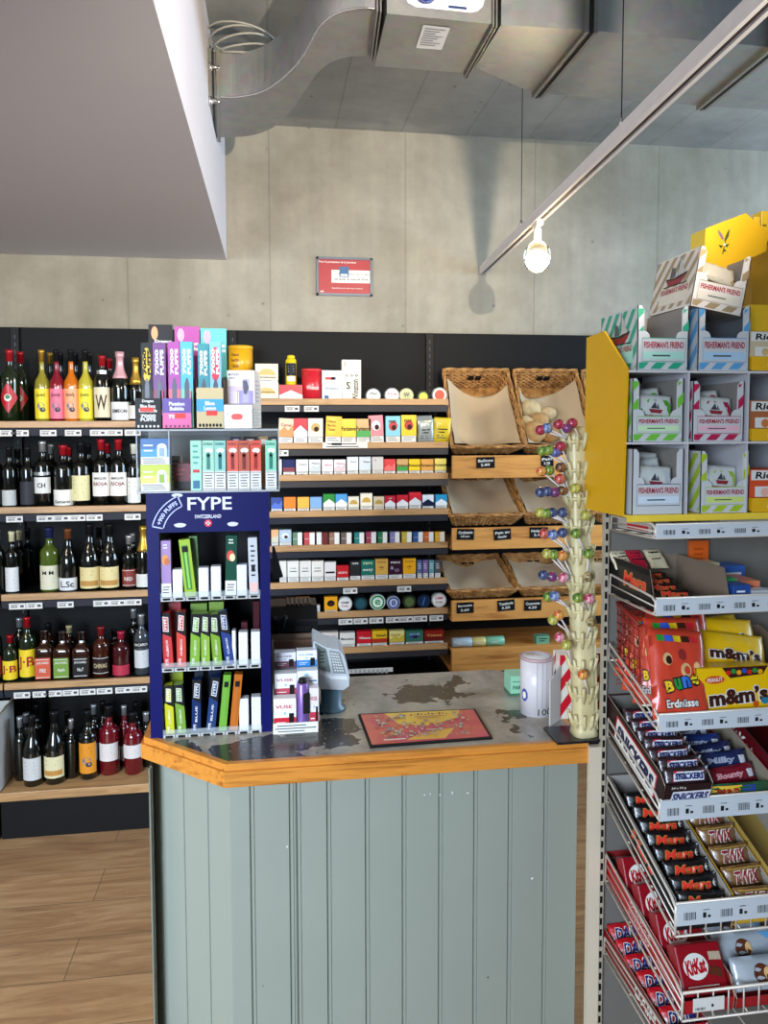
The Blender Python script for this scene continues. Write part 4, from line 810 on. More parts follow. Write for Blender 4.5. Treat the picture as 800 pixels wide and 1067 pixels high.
# top shelf
z0 = TZ[0]-.010; Yt = YF+.03
p = at(250.5, 361, Y=3.36); r = 12.5*zc(p)/F; h = p.z-z0; YT = M('#e2a91a', .3)
t = thing('tobacco_tin', 'yellow round tobacco tin with black foot behind the white vape carton', 'tin', (p.x, 3.36, z0)); mb = MB()
mb.lathe([(r, 0), (r, h*.42)], BLK, 28); mb.lathe([(r, h*.42), (r, h*.97)], YT, 28); f = cyl(r+.0006, 0)
for i, s_ in enumerate(('Haus', 'Berlin', 'Tabak')): mb.text(s_, f, -r*.45, h*(.84-.1*i), r*.7, h*.06, M('#6a3010'), .0002)
mb.build('tin_body', t); MB().lathe([(r+.001, h*.95), (r+.0015, h*.96), (r+.0015, h), (r*.9, h+.002), (.001, h+.001)], YT, 28).build('lid', t)
Cc = '#d8d0b8'
pack('', 0, 0, 265, 290, 399, Cc, 'arc', [('Parisienne', 0, .5, .7, .08, INK)], '#c8a860', Y=Yt, zb=z0, warn=.15, dp=.05, label='cream cigarette carton with gold arch, lower of the two stacked ones', name='cigarette_carton', cat='carton', grp='cream cartons stacked on the top tobacco shelf')
zs = at(277, 399, Y=Yt).z
pack('', 0, 0, 266, 289.5, 379, Cc, 'arc', [('Parisienne', 0, .3, .8, .1, INK)], '#c8a860', Y=Yt+.003, zb=zs+.0005, warn=.15, dp=.05, label='cream cigarette carton with gold arch, upper of the two stacked ones', name='cigarette_carton', cat='carton', grp='cream cartons stacked on the top tobacco shelf')
pack('', 0, 0, 291, 315, 401, '#c01428', 'roof', None, '#ececec', Y=Yt, zb=z0, warn=.12, dp=.06, label='red and white carton under the yellow lighter can', name='cigarette_carton', cat='carton', grp='cartons on the top tobacco shelf')
zs = at(303, 401, Y=Yt).z+.001; p = at(303, 370, Y=Yt+.03); h = p.z-zs; r = 5.6*zc(p)/F
t = thing('lighter_gas_can', 'small yellow and black gas can standing on the red and white carton', 'gas can', (p.x, Yt+.03, zs)); mb = MB()
mb.lathe([(r*.95, 0), (r, .003), (r, h*.82), (r*.8, h*.88)], M('#dcc010', .3), 18); f = cyl(r+.0006, 0); mb.quad(f, -r*1.1, r*1.1, h*.3, h*.72, M('#20242c'), 0, 8); mb.quad(f, -r*.8, r*.8, h*.12, h*.28, M('#f0ead0'), 0, 8); mb.lines(f, -r*.6, r*.6, h*.4, h*.66, 3, PAPER, .0004, 3, .4); mb.build('can_body', t)
MB().lathe([(r*.75, h*.88), (r*.7, h*.97), (r*.3, h)], M('#e8c818', .3), 14).build('cap', t)
p = at(324.5, 385, Y=Yt+.035); r = 10.5*zc(p)/F; h = p.z-z0
t = thing('tobacco_tin', 'tall red round tobacco tin on the top tobacco shelf', 'tin', (p.x, Yt+.035, z0)); mb = MB(); mb.lathe([(r, 0), (r, h*.96)], M('#c42430', .28), 28); mb.text('Winston', cyl(r+.0006, 0), r*.05, h*.42, r*1.3, h*.13, PAPER, .0002); mb.build('tin_body', t)
MB().lathe([(r+.001, h*.93), (r+.001, h), (r*.9, h+.002), (.001, h+.001)], M('#d0343c', .28), 28).build('lid', t)
pack('', 0, 0, 335.5, 356, 386, '#e2e4e8', 'plain', [('Winston', 0, .42, .75, .11, M('#6a7a90')), ('_', -.1, .74, .5, .09, RED), ('_', .08, .74, .25, .08, M('#3c6ab0')), ('_', -.28, .12, .22, .15, M('#2a5aa0'))], Y=Yt, zb=z0, warn=0, dp=.06, label='white carton with small red and blue marks beside the red tin', name='cigarette_carton', cat='carton', grp='cartons on the top tobacco shelf')
o = pack('', 0, 0, 356.3, 376, 375, '#d8d2c4', 'plain', [('o o o', 0, .62, .7, .06, INK), ('l', -.36, .9, .04, .1, INK), ('S', -.18, .38, .22, .18, INK)], Y=Yt, zb=z0, warn=0, dp=.06, label='tall cream carton with large black lettering running upwards', name='cigarette_carton', cat='carton', grp='cartons on the top tobacco shelf')
me = o.data; w_ = o.dimensions
p = at(366, 375, Y=Yt); hh = p.z-z0; ww = 19.7*zc(p)/F
mb = MB(); f = plane((0, -.0008, 0), (1, 0, 0), (0, 0, 1)); mb.text('Winston', f, ww*.2, hh*.27, hh*.52, ww*.34, INK, .0002, math.pi/2); mb.build('lettering', o)
gs = 'round snuff tins on the top tobacco shelf'
for px, py, r_, rc, fc, dc, d, tx in [(389, 412.5, 8, '#8a8f94', '#e6e6e0', None, 'white round snuff tin with grey scribble, leftmost on the top tobacco shelf', [('~', .3, 1.0, .3, M('#667'+'060'))]), (408.5, 412, 8, '#a0a0a0', '#eceae6', None, 'white round snuff tin with red script on the top tobacco shelf', [('King', .2, 1.2, .4, M('#b03050'))]), (423.5, 412, 7.6, '#b8b88c', '#e0dea0', '#b4b47c', 'pale yellow green round snuff tin on the top tobacco shelf', [('W', .1, .8, .6, M('#3c4a5c'))]), (441, 413.5, 7, '#2c3024', '#3c4430', '#c8d040', 'dark round snuff tin with a lime leaf centre', None), (458, 411.5, 8, '#a8a8a8', '#e8e4dc', '#c84a30', 'white round snuff tin with orange red centre, next to the baskets', None)]:
    tin(px, py, r_, z0-.012, rc, fc, dc, d, gs, tx)
MB_ = MB(); mbx = MB_
for k in range(9):
    a0 = cx6(360)+k*4.6; p = at(a0, cy6(646), Y=YF+.02); mbx.box(p.x, p.x+.012, YF+.019, YF+.021, p.z-.008, p.z+.008, M('#9a9a98'))
q0, q1 = at(cx6(355), 700, Y=YF+.02).x, at(cx6(531), 700, Y=YF+.02).x
mbx.box(q0, q1, YF+.021, YF+.024, at(380, cy6(650), Y=YF).z-.01, at(380, cy6(642), Y=YF).z, M('#c9c7c2')); mbx.build('shelf_ticket_strip', tob)
# ============================================================ bread baskets
wick, ntw, bw = node_mat('woven_willow'); v = mapping(ntw)
aw = ramp(ntw, noise(ntw, v, 38, 3), [(0.3, lin('#7d5126')), (0.5, lin('#a8763f')), (0.72, lin('#c99a5c'))]); ntw.links.new(aw, bw.inputs['Base Color']); bw.inputs['Roughness'].default_value = 0.5
CLOTH = M('#c2ac8c', 0.85, var=.08, scale=9)
def basket_parts(w0, w1, Ln, dp):
    """tapered tray basket; local x width, y along (0 front end .. Ln back end), z depth up to the rim at 0"""
    mb = MB(); N = 12
    def ring(k, sub=18, amp=.0034, ph=0):
        t = k/(N-1); ins = .03*(1-t); z_ = -dp+dp*t; c = [(-w0/2+ins, ins), (w0/2-ins, ins), (w1/2-ins, Ln-ins), (-w1/2+ins, Ln-ins)]; pts = []
        for i in range(4):
            a, b = Vector(c[i]), Vector(c[(i+1) % 4]); nrm = Vector(((b-a).y, -(b-a).x)).normalized()
            for j in range(sub):
                q = a.lerp(b, j/sub)+nrm*(amp*(1 if (j+ph) % 2 else -1)); pts.append((q.x, q.y, z_))
        return pts
    for k in range(N-1):
        mb.tube(ring(k, ph=k), .0048, wick, 5, True); 
    t2 = .03
    mb.box(-w0/2+t2, w0/2-t2, t2, Ln-t2, -dp-.002, -dp+.002, wick)
    base = [(-w0/2+t2, t2), (w0/2-t2, t2), (w1/2-t2, Ln-t2), (-w1/2+t2, Ln-t2)]; topc = [(-w0/2, 0), (w0/2, 0), (w1/2, Ln), (-w1/2, Ln)]
    for i in range(4):
        for j in range(9):
            a = Vector(base[i]).lerp(Vector(base[(i+1) % 4]), j/9); b = Vector(topc[i]).lerp(Vector(topc[(i+1) % 4]), j/9)
            mb.tube([(a.x, a.y, -dp), (b.x, b.y, -.002)], .003, wick, 5)
    r = MB()
    for ph in (0, math.pi):
        pts = []
        for i in range(4):
            a, b = Vector(topc[i]), Vector(topc[(i+1) % 4])
            for j in range(16):
                q = a.lerp(b, j/16); an = ph+(i*16+j)*0.9; pts.append((q.x+.004*math.cos(an), q.y+.004*math.cos(an), .002+.004*math.sin(an)))
        r.tube(pts, .0055, wick, 6, True)
    return mb, r
def liner(w0, w1, Ln, dp, y0=.02, yt=None, crest=.25, seed=1, left=.02, over=.0):
    """paper cloth lying in the basket and rising up the sides"""
    yt = yt or Ln*.75; rr = random.Random(seed); nx, ny = 12, 14; vs = []; fs = []
    for j in range(ny+1):
        for i in range(nx+1):
            u, v = i/nx, j/ny; y = y0+(yt-y0)*v; w = w0+(w1-w0)*y/Ln; e = abs(2*u-1)
            x = (u-.5)*(w-.03); z_ = -dp+.012+(dp-.02)*(e**5)+(dp*.7)*max(0, (.18-v)/.18)**1.2+.008*math.sin(u*9+seed)*math.sin(v*7+seed*2)+crest*dp*max(0, v-.8)*5*(.4+.6*math.sin(u*5+seed)**2)
            z_ = min(z_, over-.001 if e > .9 else -.002); y += (.03*math.sin(u*4.4+seed*1.7) if v > .95 else 0); vs.append((x, y, z_))
    for j in range(ny):
        for i in range(nx): fs.append((j*(nx+1)+i, j*(nx+1)+i+1, (j+1)*(nx+1)+i+1, (j+1)*(nx+1)+i))
    mb = MB(); mb.add(vs, fs, CLOTH, True); return mb
def basket(xl, xr, zf, ang, Ln, dp, label, yf=YF+.005, taper=.93, seed=1, linerlen=.75, grp=None):
    w0 = xr-xl; t = thing('bread_basket', label, 'basket', ((xl+xr)/2, yf, zf), (ang, 0, 0), grp)
    a, r = basket_parts(w0, w0*taper, Ln, dp); b = a.build('basket_body', t); r.build('braided_rim', t)
    mb = MB(); ye = Ln-.012
    for s_ in (-1, 1): mb.box(s_*.017-.012, s_*.017+.012, ye-.012, ye-.004, -.035-.012, -.035+.012, BLACK)
    mb.build('handle_hole', b)
    liner(w0, w0*taper, Ln, dp, yt=Ln*linerlen, seed=seed).build('paper_liner', t)
    return t
def bx_(px, py, Y=YF): return at(px, py, Y=Y)
gb = 'wicker bread baskets on the pine shelves'
f1 = bx_(471, 466); f2 = bx_(547, 466)
A1 = math.radians(57)
basket(f1.x, f2.x, f1.z, A1, .41, .10, 'tilted wicker basket lined with beige cloth, top left, empty', seed=1, grp=gb, linerlen=.82)
f3 = bx_(549, 464)
wB = f2.x-f1.x
bk2 = basket(f2.x+.006, f2.x+.006+wB, f1.z, A1, .41, .10, 'tilted wicker basket on the top pine shelf holding pale bread rolls', seed=2, grp=gb, linerlen=.8)
basket(f2.x+.012+wB, f2.x+.012+2*wB, f1.z, A1, .41, .10, 'tilted wicker basket at the right end of the top pine shelf', seed=3, grp=gb)
BR1 = M('#b48c58', .75, var=.45, scale=55); BR2 = M('#c4ac80', .8, var=.4, scale=65); BR3 = M('#a0703c', .7, var=.4, scale=50)
def bread(px, py, Y, r, sc, m, label, rot=(0, 0, 0)):
    p = at(px, py, Y=Y); mb = MB(); mb.ball((0, 0, 0), r, m, 18, 12, sc); o = mb.build('bread_roll', None, p, rot); rr = random.Random(int(px))
    for v_ in o.data.vertices: v_.co *= 1+.06*math.sin(v_.co.x*90)*math.sin(v_.co.z*110+1)+rr.uniform(-.015, .015)
    for k in range(3):
        pass
    return tag(o, label, 'bread', 'bread rolls in the top middle basket')
for px, py, Y, r, sc, m, l in ((552, 427, 3.36, .045, (1.2, .8, 1.0), BR2, 'floury pale bread roll at the top left of the heap'), (571, 431, 3.36, .036, (1.1, .8, .9), BR2, 'small floury bread roll at the top right of the heap'), (556, 450, 3.28, .050, (1.1, .8, 1.0), BR1, 'golden round bread roll at the front of the heap'), (573, 452, 3.29, .042, (1, .8, 1), BR3, 'browner bread roll behind the red lollipops'), (562, 438, 3.31, .04, (1.1, .8, .9), BR1, 'bread roll in the middle of the heap'), (548, 441, 3.31, .035, (1, .8, 1), BR2, 'pale bread roll against the left basket wall')):
    bread(px, py, Y, r, sc, m, l)
A2 = math.radians(33)
g1_ = bx_(469, 538); g2_ = bx_(546, 538); wC = g2_.x-g1_.x
for k, d in enumerate(('empty wicker basket at the left of the second pine shelf', 'wicker basket in the middle of the second pine shelf', 'wicker basket at the right of the second pine shelf')):
    basket(g1_.x+k*(wC+.006), g1_.x+k*(wC+.006)+wC, g1_.z, A2, .34, .075, d, seed=4+k, grp=gb, linerlen=.97)
A3 = math.radians(20)
h1_ = bx_(467, 617); h2_ = bx_(540, 617); wD = h2_.x-h1_.x
for k, d in enumerate(('empty shallow wicker basket at the left of the third pine shelf', 'shallow wicker basket in the middle of the third pine shelf', 'shallow wicker basket at the right of the third pine shelf')):
    basket(h1_.x+k*(wD+.006), h1_.x+k*(wD+.006)+wD, h1_.z, A3, .30, .05, d, seed=7+k, grp=gb, linerlen=.95)
# small rolls of bags on the lowest pine shelf
zl = BZ[3]; zfl = yline(474, zl[0])
for k, (a, b, c, d) in enumerate([(469.5, 490, '#a9bfcb', 'blue white roll of bags on the lowest pine shelf'), (490.5, 504, '#cfc57a', 'yellow wrapped roll next to the blue white roll'), (504.5, 523, '#7ec4a4', 'mint green roll on the lowest pine shelf')]):
    p0, p1 = at(a, 672, Y=YF+.05), at(b, 672, Y=YF+.05); r = .021; mb = MB(); w_ = p1.x-p0.x
    mb.tube([(-w_/2, 0, 0), (-w_/2+.002, 0, 0), (w_/2-.002, 0, 0), (w_/2, 0, 0)], [r*.9, r, r, r*.9], M(c, .3), 14); f = plane((0, -r-.0005, 0), (1, 0, 0), (0, 0, 1)); mb.lines(f, -w_*.3, w_*.3, -.006, .006, 2, PAPER, .0002, k, .4)
    tag(mb.build('bag_roll', None, ((p0.x+p1.x)/2, YF+.03, zfl-.004+r)), d, 'roll', 'rolls on the lowest pine shelf')
    o = COL.objects[-1]
MB().box(BX0, BX1, YF+.0, YB, zfl-.012, zfl-.004, PINE).build('pine_top', brd)
p = at(563, 675, Y=YF+.05); mb = MB(); mb.box(-.03, .03, -.02, .02, 0, .035, M('#6fae90', .5)); mb.lines(plane((0, -.0203, 0), (1, 0, 0), (0, 0, 1)), -.02, .02, .008, .028, 2, INK, 0, 2, .4)
tag(mb.build('small_carton', None, (p.x, YF+.04, zfl-.004)), 'small green carton on the lowest pine shelf above the money tin', 'carton')
# ============================================================ blue vape display and what stands on it
def M2(c1, c2, scale=60, rough=.35):
    k = ('m2', c1, c2, scale)
    if k in MC: return MC[k]
    m, nt, b = node_mat('wrapper_print'); nt.links.new(ramp(nt, noise(nt, mapping(nt), scale, 2), [(.46, lin(c1)), (.52, lin(c2))]), b.inputs['Base Color']); b.inputs['Roughness'].default_value = rough; b.inputs['Coat Weight'].default_value = .4
    MC[k] = m; return m
NAVY = M('#02054e', .45, var=.02); CLEAR = M('#dfe8ea', .05, alpha=.16, coat=.3, var=0.0); GREYP = M('#a9a9a6', .4)
yfy = at(220, 766, Z=ZK).y; X0, X1 = at(157, 766, Y=yfy).x, at(283, 766, Y=yfy).x; RX = (X0+X1)/2
lx = lambda p, y=650, Y=None: at(p, y, Y=Y or yfy).x-RX
lz = lambda p, x=220, Y=None: at(x, p, Y=Y or yfy).z-ZK
Hf = lz(513); Wf = X1-X0; dF = .15
fy = thing('vape_display', 'tall dark blue counter display rack for disposable vapes', 'display rack', (RX, yfy, ZK))
fx0, fx1 = -Wf/2, Wf/2; ox0, ox1 = lx(167.5), lx(271.5); zo = lz(554)
mb = MB(); f = plane((0, -.0002, 0), (1, 0, 0), (0, 0, 1))
mb.box(fx0, ox0, 0, .004, 0, Hf, NAVY); mb.box(ox1, fx1, 0, .004, 0, Hf, NAVY); mb.box(ox0, ox1, 0, .004, zo, Hf, NAVY)
u = lx(218.5, 527); mb.text('FYPE', f, u, lz(524.5), Wf*.36, .026, M('#d8d8e6'), .0004, bold=.015)
mb.text('SWITZERLAND', f, lx(218.5), lz(538), Wf*.215, .0075, M('#d8d8e6'), .0004)
mb.disc(f, lx(218.5), lz(545), .0075, .0075, M('#d0103c'), .0004); mb.quad(f, lx(218.5)-.0045, lx(218.5)+.0045, lz(545)-.0014, lz(545)+.0014, PAPER, .0006); mb.quad(f, lx(218.5)-.0014, lx(218.5)+.0014, lz(545)-.0045, lz(545)+.0045, PAPER, .0006)
cx_, cz_, R_ = lx(196), lz(556), .083
arc = lambda a, b, off=0.0: Vector((lx(205)+math.sin(a)*(.075+b), -.0002-off, lz(555)+math.cos(a)*(.075+b)-.004))
A0_, A1_ = math.radians(-78), math.radians(-22); LB = M('#b9c0e8')
for (r0, r1) in ((-.012, -.010), (.010, .012)): mb.quad(arc, A0_, A1_, r0, r1, LB, .0004, 14)
mb.quad(arc, A0_, A0_+.03, -.012, .012, LB, .0004); mb.quad(arc, A1_-.03, A1_, -.012, .012, LB, .0004)
mb.text('+900 PUFFS', arc, (A0_+A1_)/2, 0, (A1_-A0_)*.8, .009, LB, .0004, bold=.03)
for px, w_ in ((189.5, .024), (244, .022)): mb.poly(f, [(lx(px)+w_/2*math.cos(a)*(1+.1*math.sin(5*a)), lz(546.5)+.0045*math.sin(a)) for a in [k*math.pi/8 for k in range(16)]], M('#c9cad0'), .0004)
mb.poly(f, [(lx(187)+.011*math.cos(a), lz(515.5)+.004*math.sin(a)) for a in [k*math.pi/6 for k in range(12)]], M('#c9cad0'), .0004)
mb.build('front_frame', fy)
mb = MB(); mb.box(fx0, fx0+.004, .004, dF, 0, Hf, NAVY); mb.box(fx1-.004, fx1, .004, dF, 0, Hf, NAVY); mb.box(fx0, fx1, .004, dF, Hf-.004, Hf, NAVY); mb.box(fx0, fx1, dF-.004, dF, 0, Hf, M('#08080c')); mb.box(ox0-.003, ox0, .004, dF, 0, zo, GREYP); mb.box(ox1, ox1+.003, .004, dF, 0, zo, BLACK); mb.build('cabinet_body', fy)
fz = [lz(y) for y in (624, 697, 766)]
for z_ in fz:
    mb = MB(); mb.box(ox0, ox1, .004, dF-.004, z_-.004 if z_ > .01 else 0, z_+.001, BLACK); mb.box(ox0, ox1, .002, .0035, z_-.003, z_+.003, M('#6a6a70', .3)); s_ = mb.build('display_shelf', fy)
    for k in range(8):
        u = ox0+(ox1-ox0)*(k+.5)/8; mb = MB(); mb.box(u-.0115, u+.0115, -.0015, .002, z_-.002, z_+.005, M('#b4b4b2', .35)); q = plane((u, -.0016, z_+.0015), (1, 0, 0), (0, 0, 1)); mb.poly(q, [(-.007, -.0015), (.007, -.0015), (.008, .002), (.005, .003), (-.005, .003), (-.008, .002)], BLACK, .0003); mb.build('slot_lip', s_)
    mb = MB(); mb.box(ox0, ox1, .0000, .0008, z_+.004, z_+.016, CLEAR); mb.build('clear_stop', s_)
for z_, ps in ((fz[0], [(180, 191, 593), (207, 218, 592), (220, 231, 591), (247, 258, 590)]), (fz[1], [(241, 245.5, 659), (248, 258, 661), (261, 271, 661)]), (fz[2], [(247.5, 258, 731), (260.5, 271, 730)])):
    for a, b, tp in ps:
        o = MB().box(lx(a)+.0005, lx(b)-.0005, .006, .03, z_+.002, lz(tp), M('#d8d8e0', .35, var=.02), .0015).build('blank_pusher', fy)
def vape(a, b, top, z_, main, style, lean, label, grp, Yo=.006, name='vape_box', tx='CUBICO', foot=True, tc=PAPER, dp=.02):
    w = lx(b)-lx(a)-.001; h = lz(top)-z_-.002; cx = (lx(a)+lx(b))/2; main = '#%02x%02x%02x' % tuple(int(int(main[i:i+2], 16)*.86) for i in (1, 3, 5)); m = M(main, .3, var=.03)
    mb = MB(); mb.box(-w/2, w/2, 0, dp, 0, h, m); f = plane((0, -.0002, 0), (1, 0, 0), (0, 0, 1))
    if style == 'bar':
        mb.poly(f, [(-w/2, h), (w/2, h), (w/2, h*.55), (-w/2, h*.64)], BLACK, .0003); q = plane((0, -.0002, h*.8), (1, 0, 0), (0, 0, 1))
        mb.poly(q, [(-w*.32, -h*.13), (w*.28, -h*.15), (w*.34, h*.12), (-w*.24, h*.14)], PAPER, .0005); mb.poly(q, [(-w*.25, -h*.115), (w*.2, -h*.135), (w*.27, h*.105), (-w*.18, h*.125)], m, .0007)
        mb.text('FYPE', q, 0, 0, h*.2, w*.3, PAPER, .0009, math.pi/2); mb.text(tx, f, 0, h*.35, h*.3, w*.22, PAPER, .0005, math.pi/2); mb.text('FYPE', f, -w*.15, h*.1, h*.11, w*.3, PAPER, .0005, math.pi/2)
    if style == 'stick':
        mb.quad(f, -w*.28, w*.22, h*.12, h*.9, M('#2a6a20') if tx == 'g' else m, .0003); mb.quad(f, -w*.12, w*.08, h*.14, h*.86, M('#7ac040' if tx == 'g' else main), .0005); mb.quad(f, -w*.3, w*.25, h*.78, h*.88, BLACK, .0007)
    if style == 'fruit':
        mb.disc(f, -w*.05, h*.66, w*.36, h*.09, M('#c83a2a' if tx == 'a' else '#d88a2c'), .0003); mb.disc(f, w*.1, h*.63, w*.26, h*.065, M('#e8d0a0' if tx == 'a' else '#b8602c'), .0005); mb.quad(f, -w/2, w/2, 0, h*.24, M('#dcdcd8'), .0005); mb.lines(f, -w*.35, w*.35, h*.06, h*.2, 3, INK, .0007, 4, .35); mb.lines(f, -w*.3, w*.3, h*.85, h*.95, 2, PAPER, .0007, 5, .4)
    if style == 'plain':
        mb.lines(f, -w*.25, w*.25, h*.3, h*.9, 7, INK, .0004, 9, .3); mb.quad(f, -w*.2, w*.2, h*.4, h*.5, INK, .0005); mb.quad(f, -w*.4, w*.4, h*.03, h*.2, M('#e8b0a8'), .0004)
    if foot and style == 'bar' and Yo < .01: pass
    o = mb.build(name, None, (RX+cx, yfy+Yo, ZK+z_+.0025), (0, lean, 0)); return tag(o, label, 'vape box', grp)
v1 = 'vape boxes on the upper shelf of the blue display'; v2 = 'vape boxes on the middle shelf of the blue display'; v3 = 'vape boxes on the lowest shelf of the blue display'
z_ = fz[0]+.003
vape(168, 179, 563, z_, '#b490c8', 'fruit', 0, 'lilac vape box with an orange fruit picture', v1, tx='o')
vape(193, 205, 562, z_, '#a8cc2c', 'stick', -.10, 'lime green vape box with a dark stick picture, leaning left', v1, tx='g')
vape(199, 208, 561, z_, '#6c9a5a', 'none', -.04, 'grey green vape box behind the leaning lime green one', v1, Yo=.03)
vape(234.5, 246.5, 559, z_, '#1e5240', 'fruit', .03, 'dark green vape box with an apple picture', v1, tx='a')
vape(260, 270, 562, z_, '#dcdfe4', 'plain', -.02, 'white and pink vape box with small black print', v1)
z_ = fz[1]+.003
for a, b, tp, c, ln, d, Yo in ((169.5, 180, 638, '#d8383c', -.06, 'red vape box at the left end of the middle shelf', .006), (183, 193, 637, '#e0483c', .0, 'orange red vape box, second from left on the middle shelf', .006), (196.5, 207, 640, '#86b830', .04, 'lime green vape box, first of three beside the red ones', .006), (208.5, 218, 640, '#90bc3a', .0, 'lime green vape box, middle of three on the middle shelf', .006), (221, 231, 641, '#84b030', -.07, 'lime green vape box, third of three and leaning left', .006), (234, 244, 638, '#24408c', -.13, 'navy vape box leaning left beside the blank white pushers', .006)):
    vape(a, b, tp, z_, c, 'bar', ln, d, v2, Yo)
for a, b, tp, c, d in ((171, 186, 628, '#a03038', 'dark red vape box peeping out behind the red ones'), (196, 214, 634, '#6f8e38', 'olive vape box behind the lime green ones'), (216, 232, 633, '#7a9a3c', 'olive green vape box behind the third lime one'), (250, 257, 656, '#5a2830', 'small dark maroon vape box behind the white pusher'), (263, 270, 634, '#4a1c24', 'tall dark maroon vape box behind the right white pusher')):
    vape(a, b, tp, z_, c, 'none', 0, d, v2, .045)
z_ = fz[2]+.003
for a, b, tp, c, st, ln, d, tx in ((170, 179.5, 713, '#d8d420', 'bar', -.03, 'bright yellow vape box at the left end of the lowest shelf', 'CUBICO'), (182, 192, 713, '#7ca838', 'bar', -.06, 'green vape box beside the bright yellow one', 'CUBICO'), (197, 207, 709, '#1c3468', 'bar', .03, 'navy vape box, left one on the lowest shelf', 'BLUE'), (212, 222, 707, '#1c3c78', 'bar', .11, 'navy vape box leaning right on the lowest shelf', 'BLUE'), (225.5, 234, 705, '#78b83c', 'stick', .10, 'apple green vape box leaning right with a black window', 'p'), (237, 246, 705, '#d0701c', 'stick', .10, 'orange vape box leaning right with a black window', 'p')):
    vape(a, b, tp, z_, c, st, ln, d, v3, .006, tx=tx)
for a, b, tp, c, d in ((172, 187, 698, '#8a9a1c', 'olive yellow vape box behind the bright yellow one'), (199, 209, 706, '#2a3038', 'dark vape box behind the left navy one'), (214, 228, 702, '#1a2438', 'dark navy vape box behind the leaning navy one')):
    vape(a, b, tp, z_, c, 'none', 0, d, v3, .045)

# clear case on the display
zt0 = ZK+Hf+.001; ztp = at(220, 447, Y=yfy).z
lw2 = lambda p, y=480, Y=None: at(p, y, Y=Y or yfy).x
ac = thing('acrylic_case', 'clear acrylic case of vape boxes standing on the blue display', 'display case', (RX, yfy, zt0)); xa, xb = lw2(143)-RX, lw2(291)-RX; hh = ztp-zt0
mb = MB()
for b_ in ((xa, xb, -.01, dF, 0, .003), (xa, xb, -.01, dF, hh-.004, hh), (xa, xa+.003, -.01, dF, .003, hh-.004), (xb-.003, xb, -.01, dF, .003, hh-.004), (xa, xb, dF-.003, dF, .003, hh-.004)): mb.box(*b_, CLEAR)
mb.build('case_shell', ac)
mb = MB(); E = M('#c4c8cc', .2, alpha=.6)
for z_ in (0, hh-.0035): mb.box(xa, xb, -.0115, -.010, z_, z_+.0035, E)
for x_ in (xa, lw2(176.5)-RX, xb-.002): mb.box(x_, x_+.002, -.0115, -.010, 0, hh, E)
mb.build('case_edge', ac)
def sbox(name, cat, label, grp, a, b, top, bot, Y, dp, main, deco, lean=0.0, zb=None, rough=.35):
    """a printed box standing at depth Y; deco(mb, f, w, h) draws its front"""
    X_a, X_b = at(a, (top+bot)/2, Y=Y).x, at(b, (top+bot)/2, Y=Y).x; z0_ = zb if zb is not None else at((a+b)/2, bot, Y=Y).z; z1_ = at((a+b)/2, top, Y=Y).z
    w, h = X_b-X_a, z1_-z0_; mb = MB(); mb.box(-w/2, w/2, 0, dp, 0, h, M(main, rough, var=.03)); f = plane((0, -.0002, 0), (1, 0, 0), (0, 0, 1)); deco(mb, f, w, h)
    return tag(mb.build(name, None, ((X_a+X_b)/2, Y, z0_), (0, lean, 0)), label, cat, grp)
gC = 'vape boxes in the clear case'; zc_ = zt0+.0035
def d_pod(c, c2):
    def d(mb, f, w, h):
        mb.quad(f, -w/2, w/2, 0, h*.3, PAPER, .0003); mb.lines(f, -w*.45, w*.45, h*.04, h*.27, 3, INK, .0005, 3, .3); mb.quad(f, -w/2, w/2, h*.3, h*.6, M(c2, .35), .0003)
        mb.poly(f, [(w*.08, h*.3), (w*.42, h*.3), (w*.42, h*.68)]+[(w*.25+w*.17*math.cos(a), h*.68+h*.14*math.sin(a)) for a in (.4, .9, 1.57, 2.2, 2.7)]+[(w*.08, h*.68)], M('#d4dce0', .2), .0006); mb.quad(f, w*.16, w*.34, h*.32, h*.64, M(c, .3), .0008); mb.lines(f, -w*.42, -w*.05, h*.45, h*.85, 2, PAPER, .0006, 8, .3)
    return d
zb1 = sbox('pod_box', 'vape box', 'yellow green pod box at the bottom left inside the clear case', gC, 146.5, 176, 484.5, 510, yfy-.005, .04, '#b8c828', d_pod('#8aa428', '#d8dc5c'), zb=zc_)
zz2 = at(160, 484.5, Y=yfy-.005).z+.0005
sbox('pod_box', 'vape box', 'blue pod box stacked on the yellow green one in the clear case', gC, 146.5, 176, 457, 483, yfy-.005, .04, '#1c5c9c', d_pod('#8aa0b0', '#2a8ac4'), zb=zz2)
sbox('pod_box', 'vape box', 'dark red box deeper inside the clear case', gC, 181, 198, 483, 510, yfy+.04, .04, '#701c28', lambda mb, f, w, h: (mb.quad(f, -w/2, w/2, 0, h*.3, M('#4a4448'), .0003), mb.lines(f, -w*.4, w*.2, h*.5, h*.85, 2, M('#c05a60'), .0004, 2, .3)), zb=zc_)
sbox('pod_box', 'vape box', 'grey blister box behind the dark red one in the clear case', gC, 178, 188, 475, 510, yfy+.09, .03, '#77797c', lambda mb, f, w, h: mb.lines(f, -w*.4, w*.4, h*.2, h*.9, 5, DARK, .0004, 2, .3), zb=zc_)
def d_thin(mb, f, w, h): mb.lines(f, -w*.3, w*.3, h*.5, h*.95, 4, M('#4a9a8a'), .0004, 2, .35); mb.quad(f, -w*.3, w*.3, h*.36, h*.42, RED, .0004); mb.quad(f, -w*.3, w*.3, h*.04, h*.2, M('#2a6a8a'), .0004)
sbox('vape_box', 'vape box', 'slim pale teal vape box without warning label in the case', gC, 198.5, 210, 459, 510, yfy-.005, .02, '#9cd0b8', d_thin, zb=zc_)
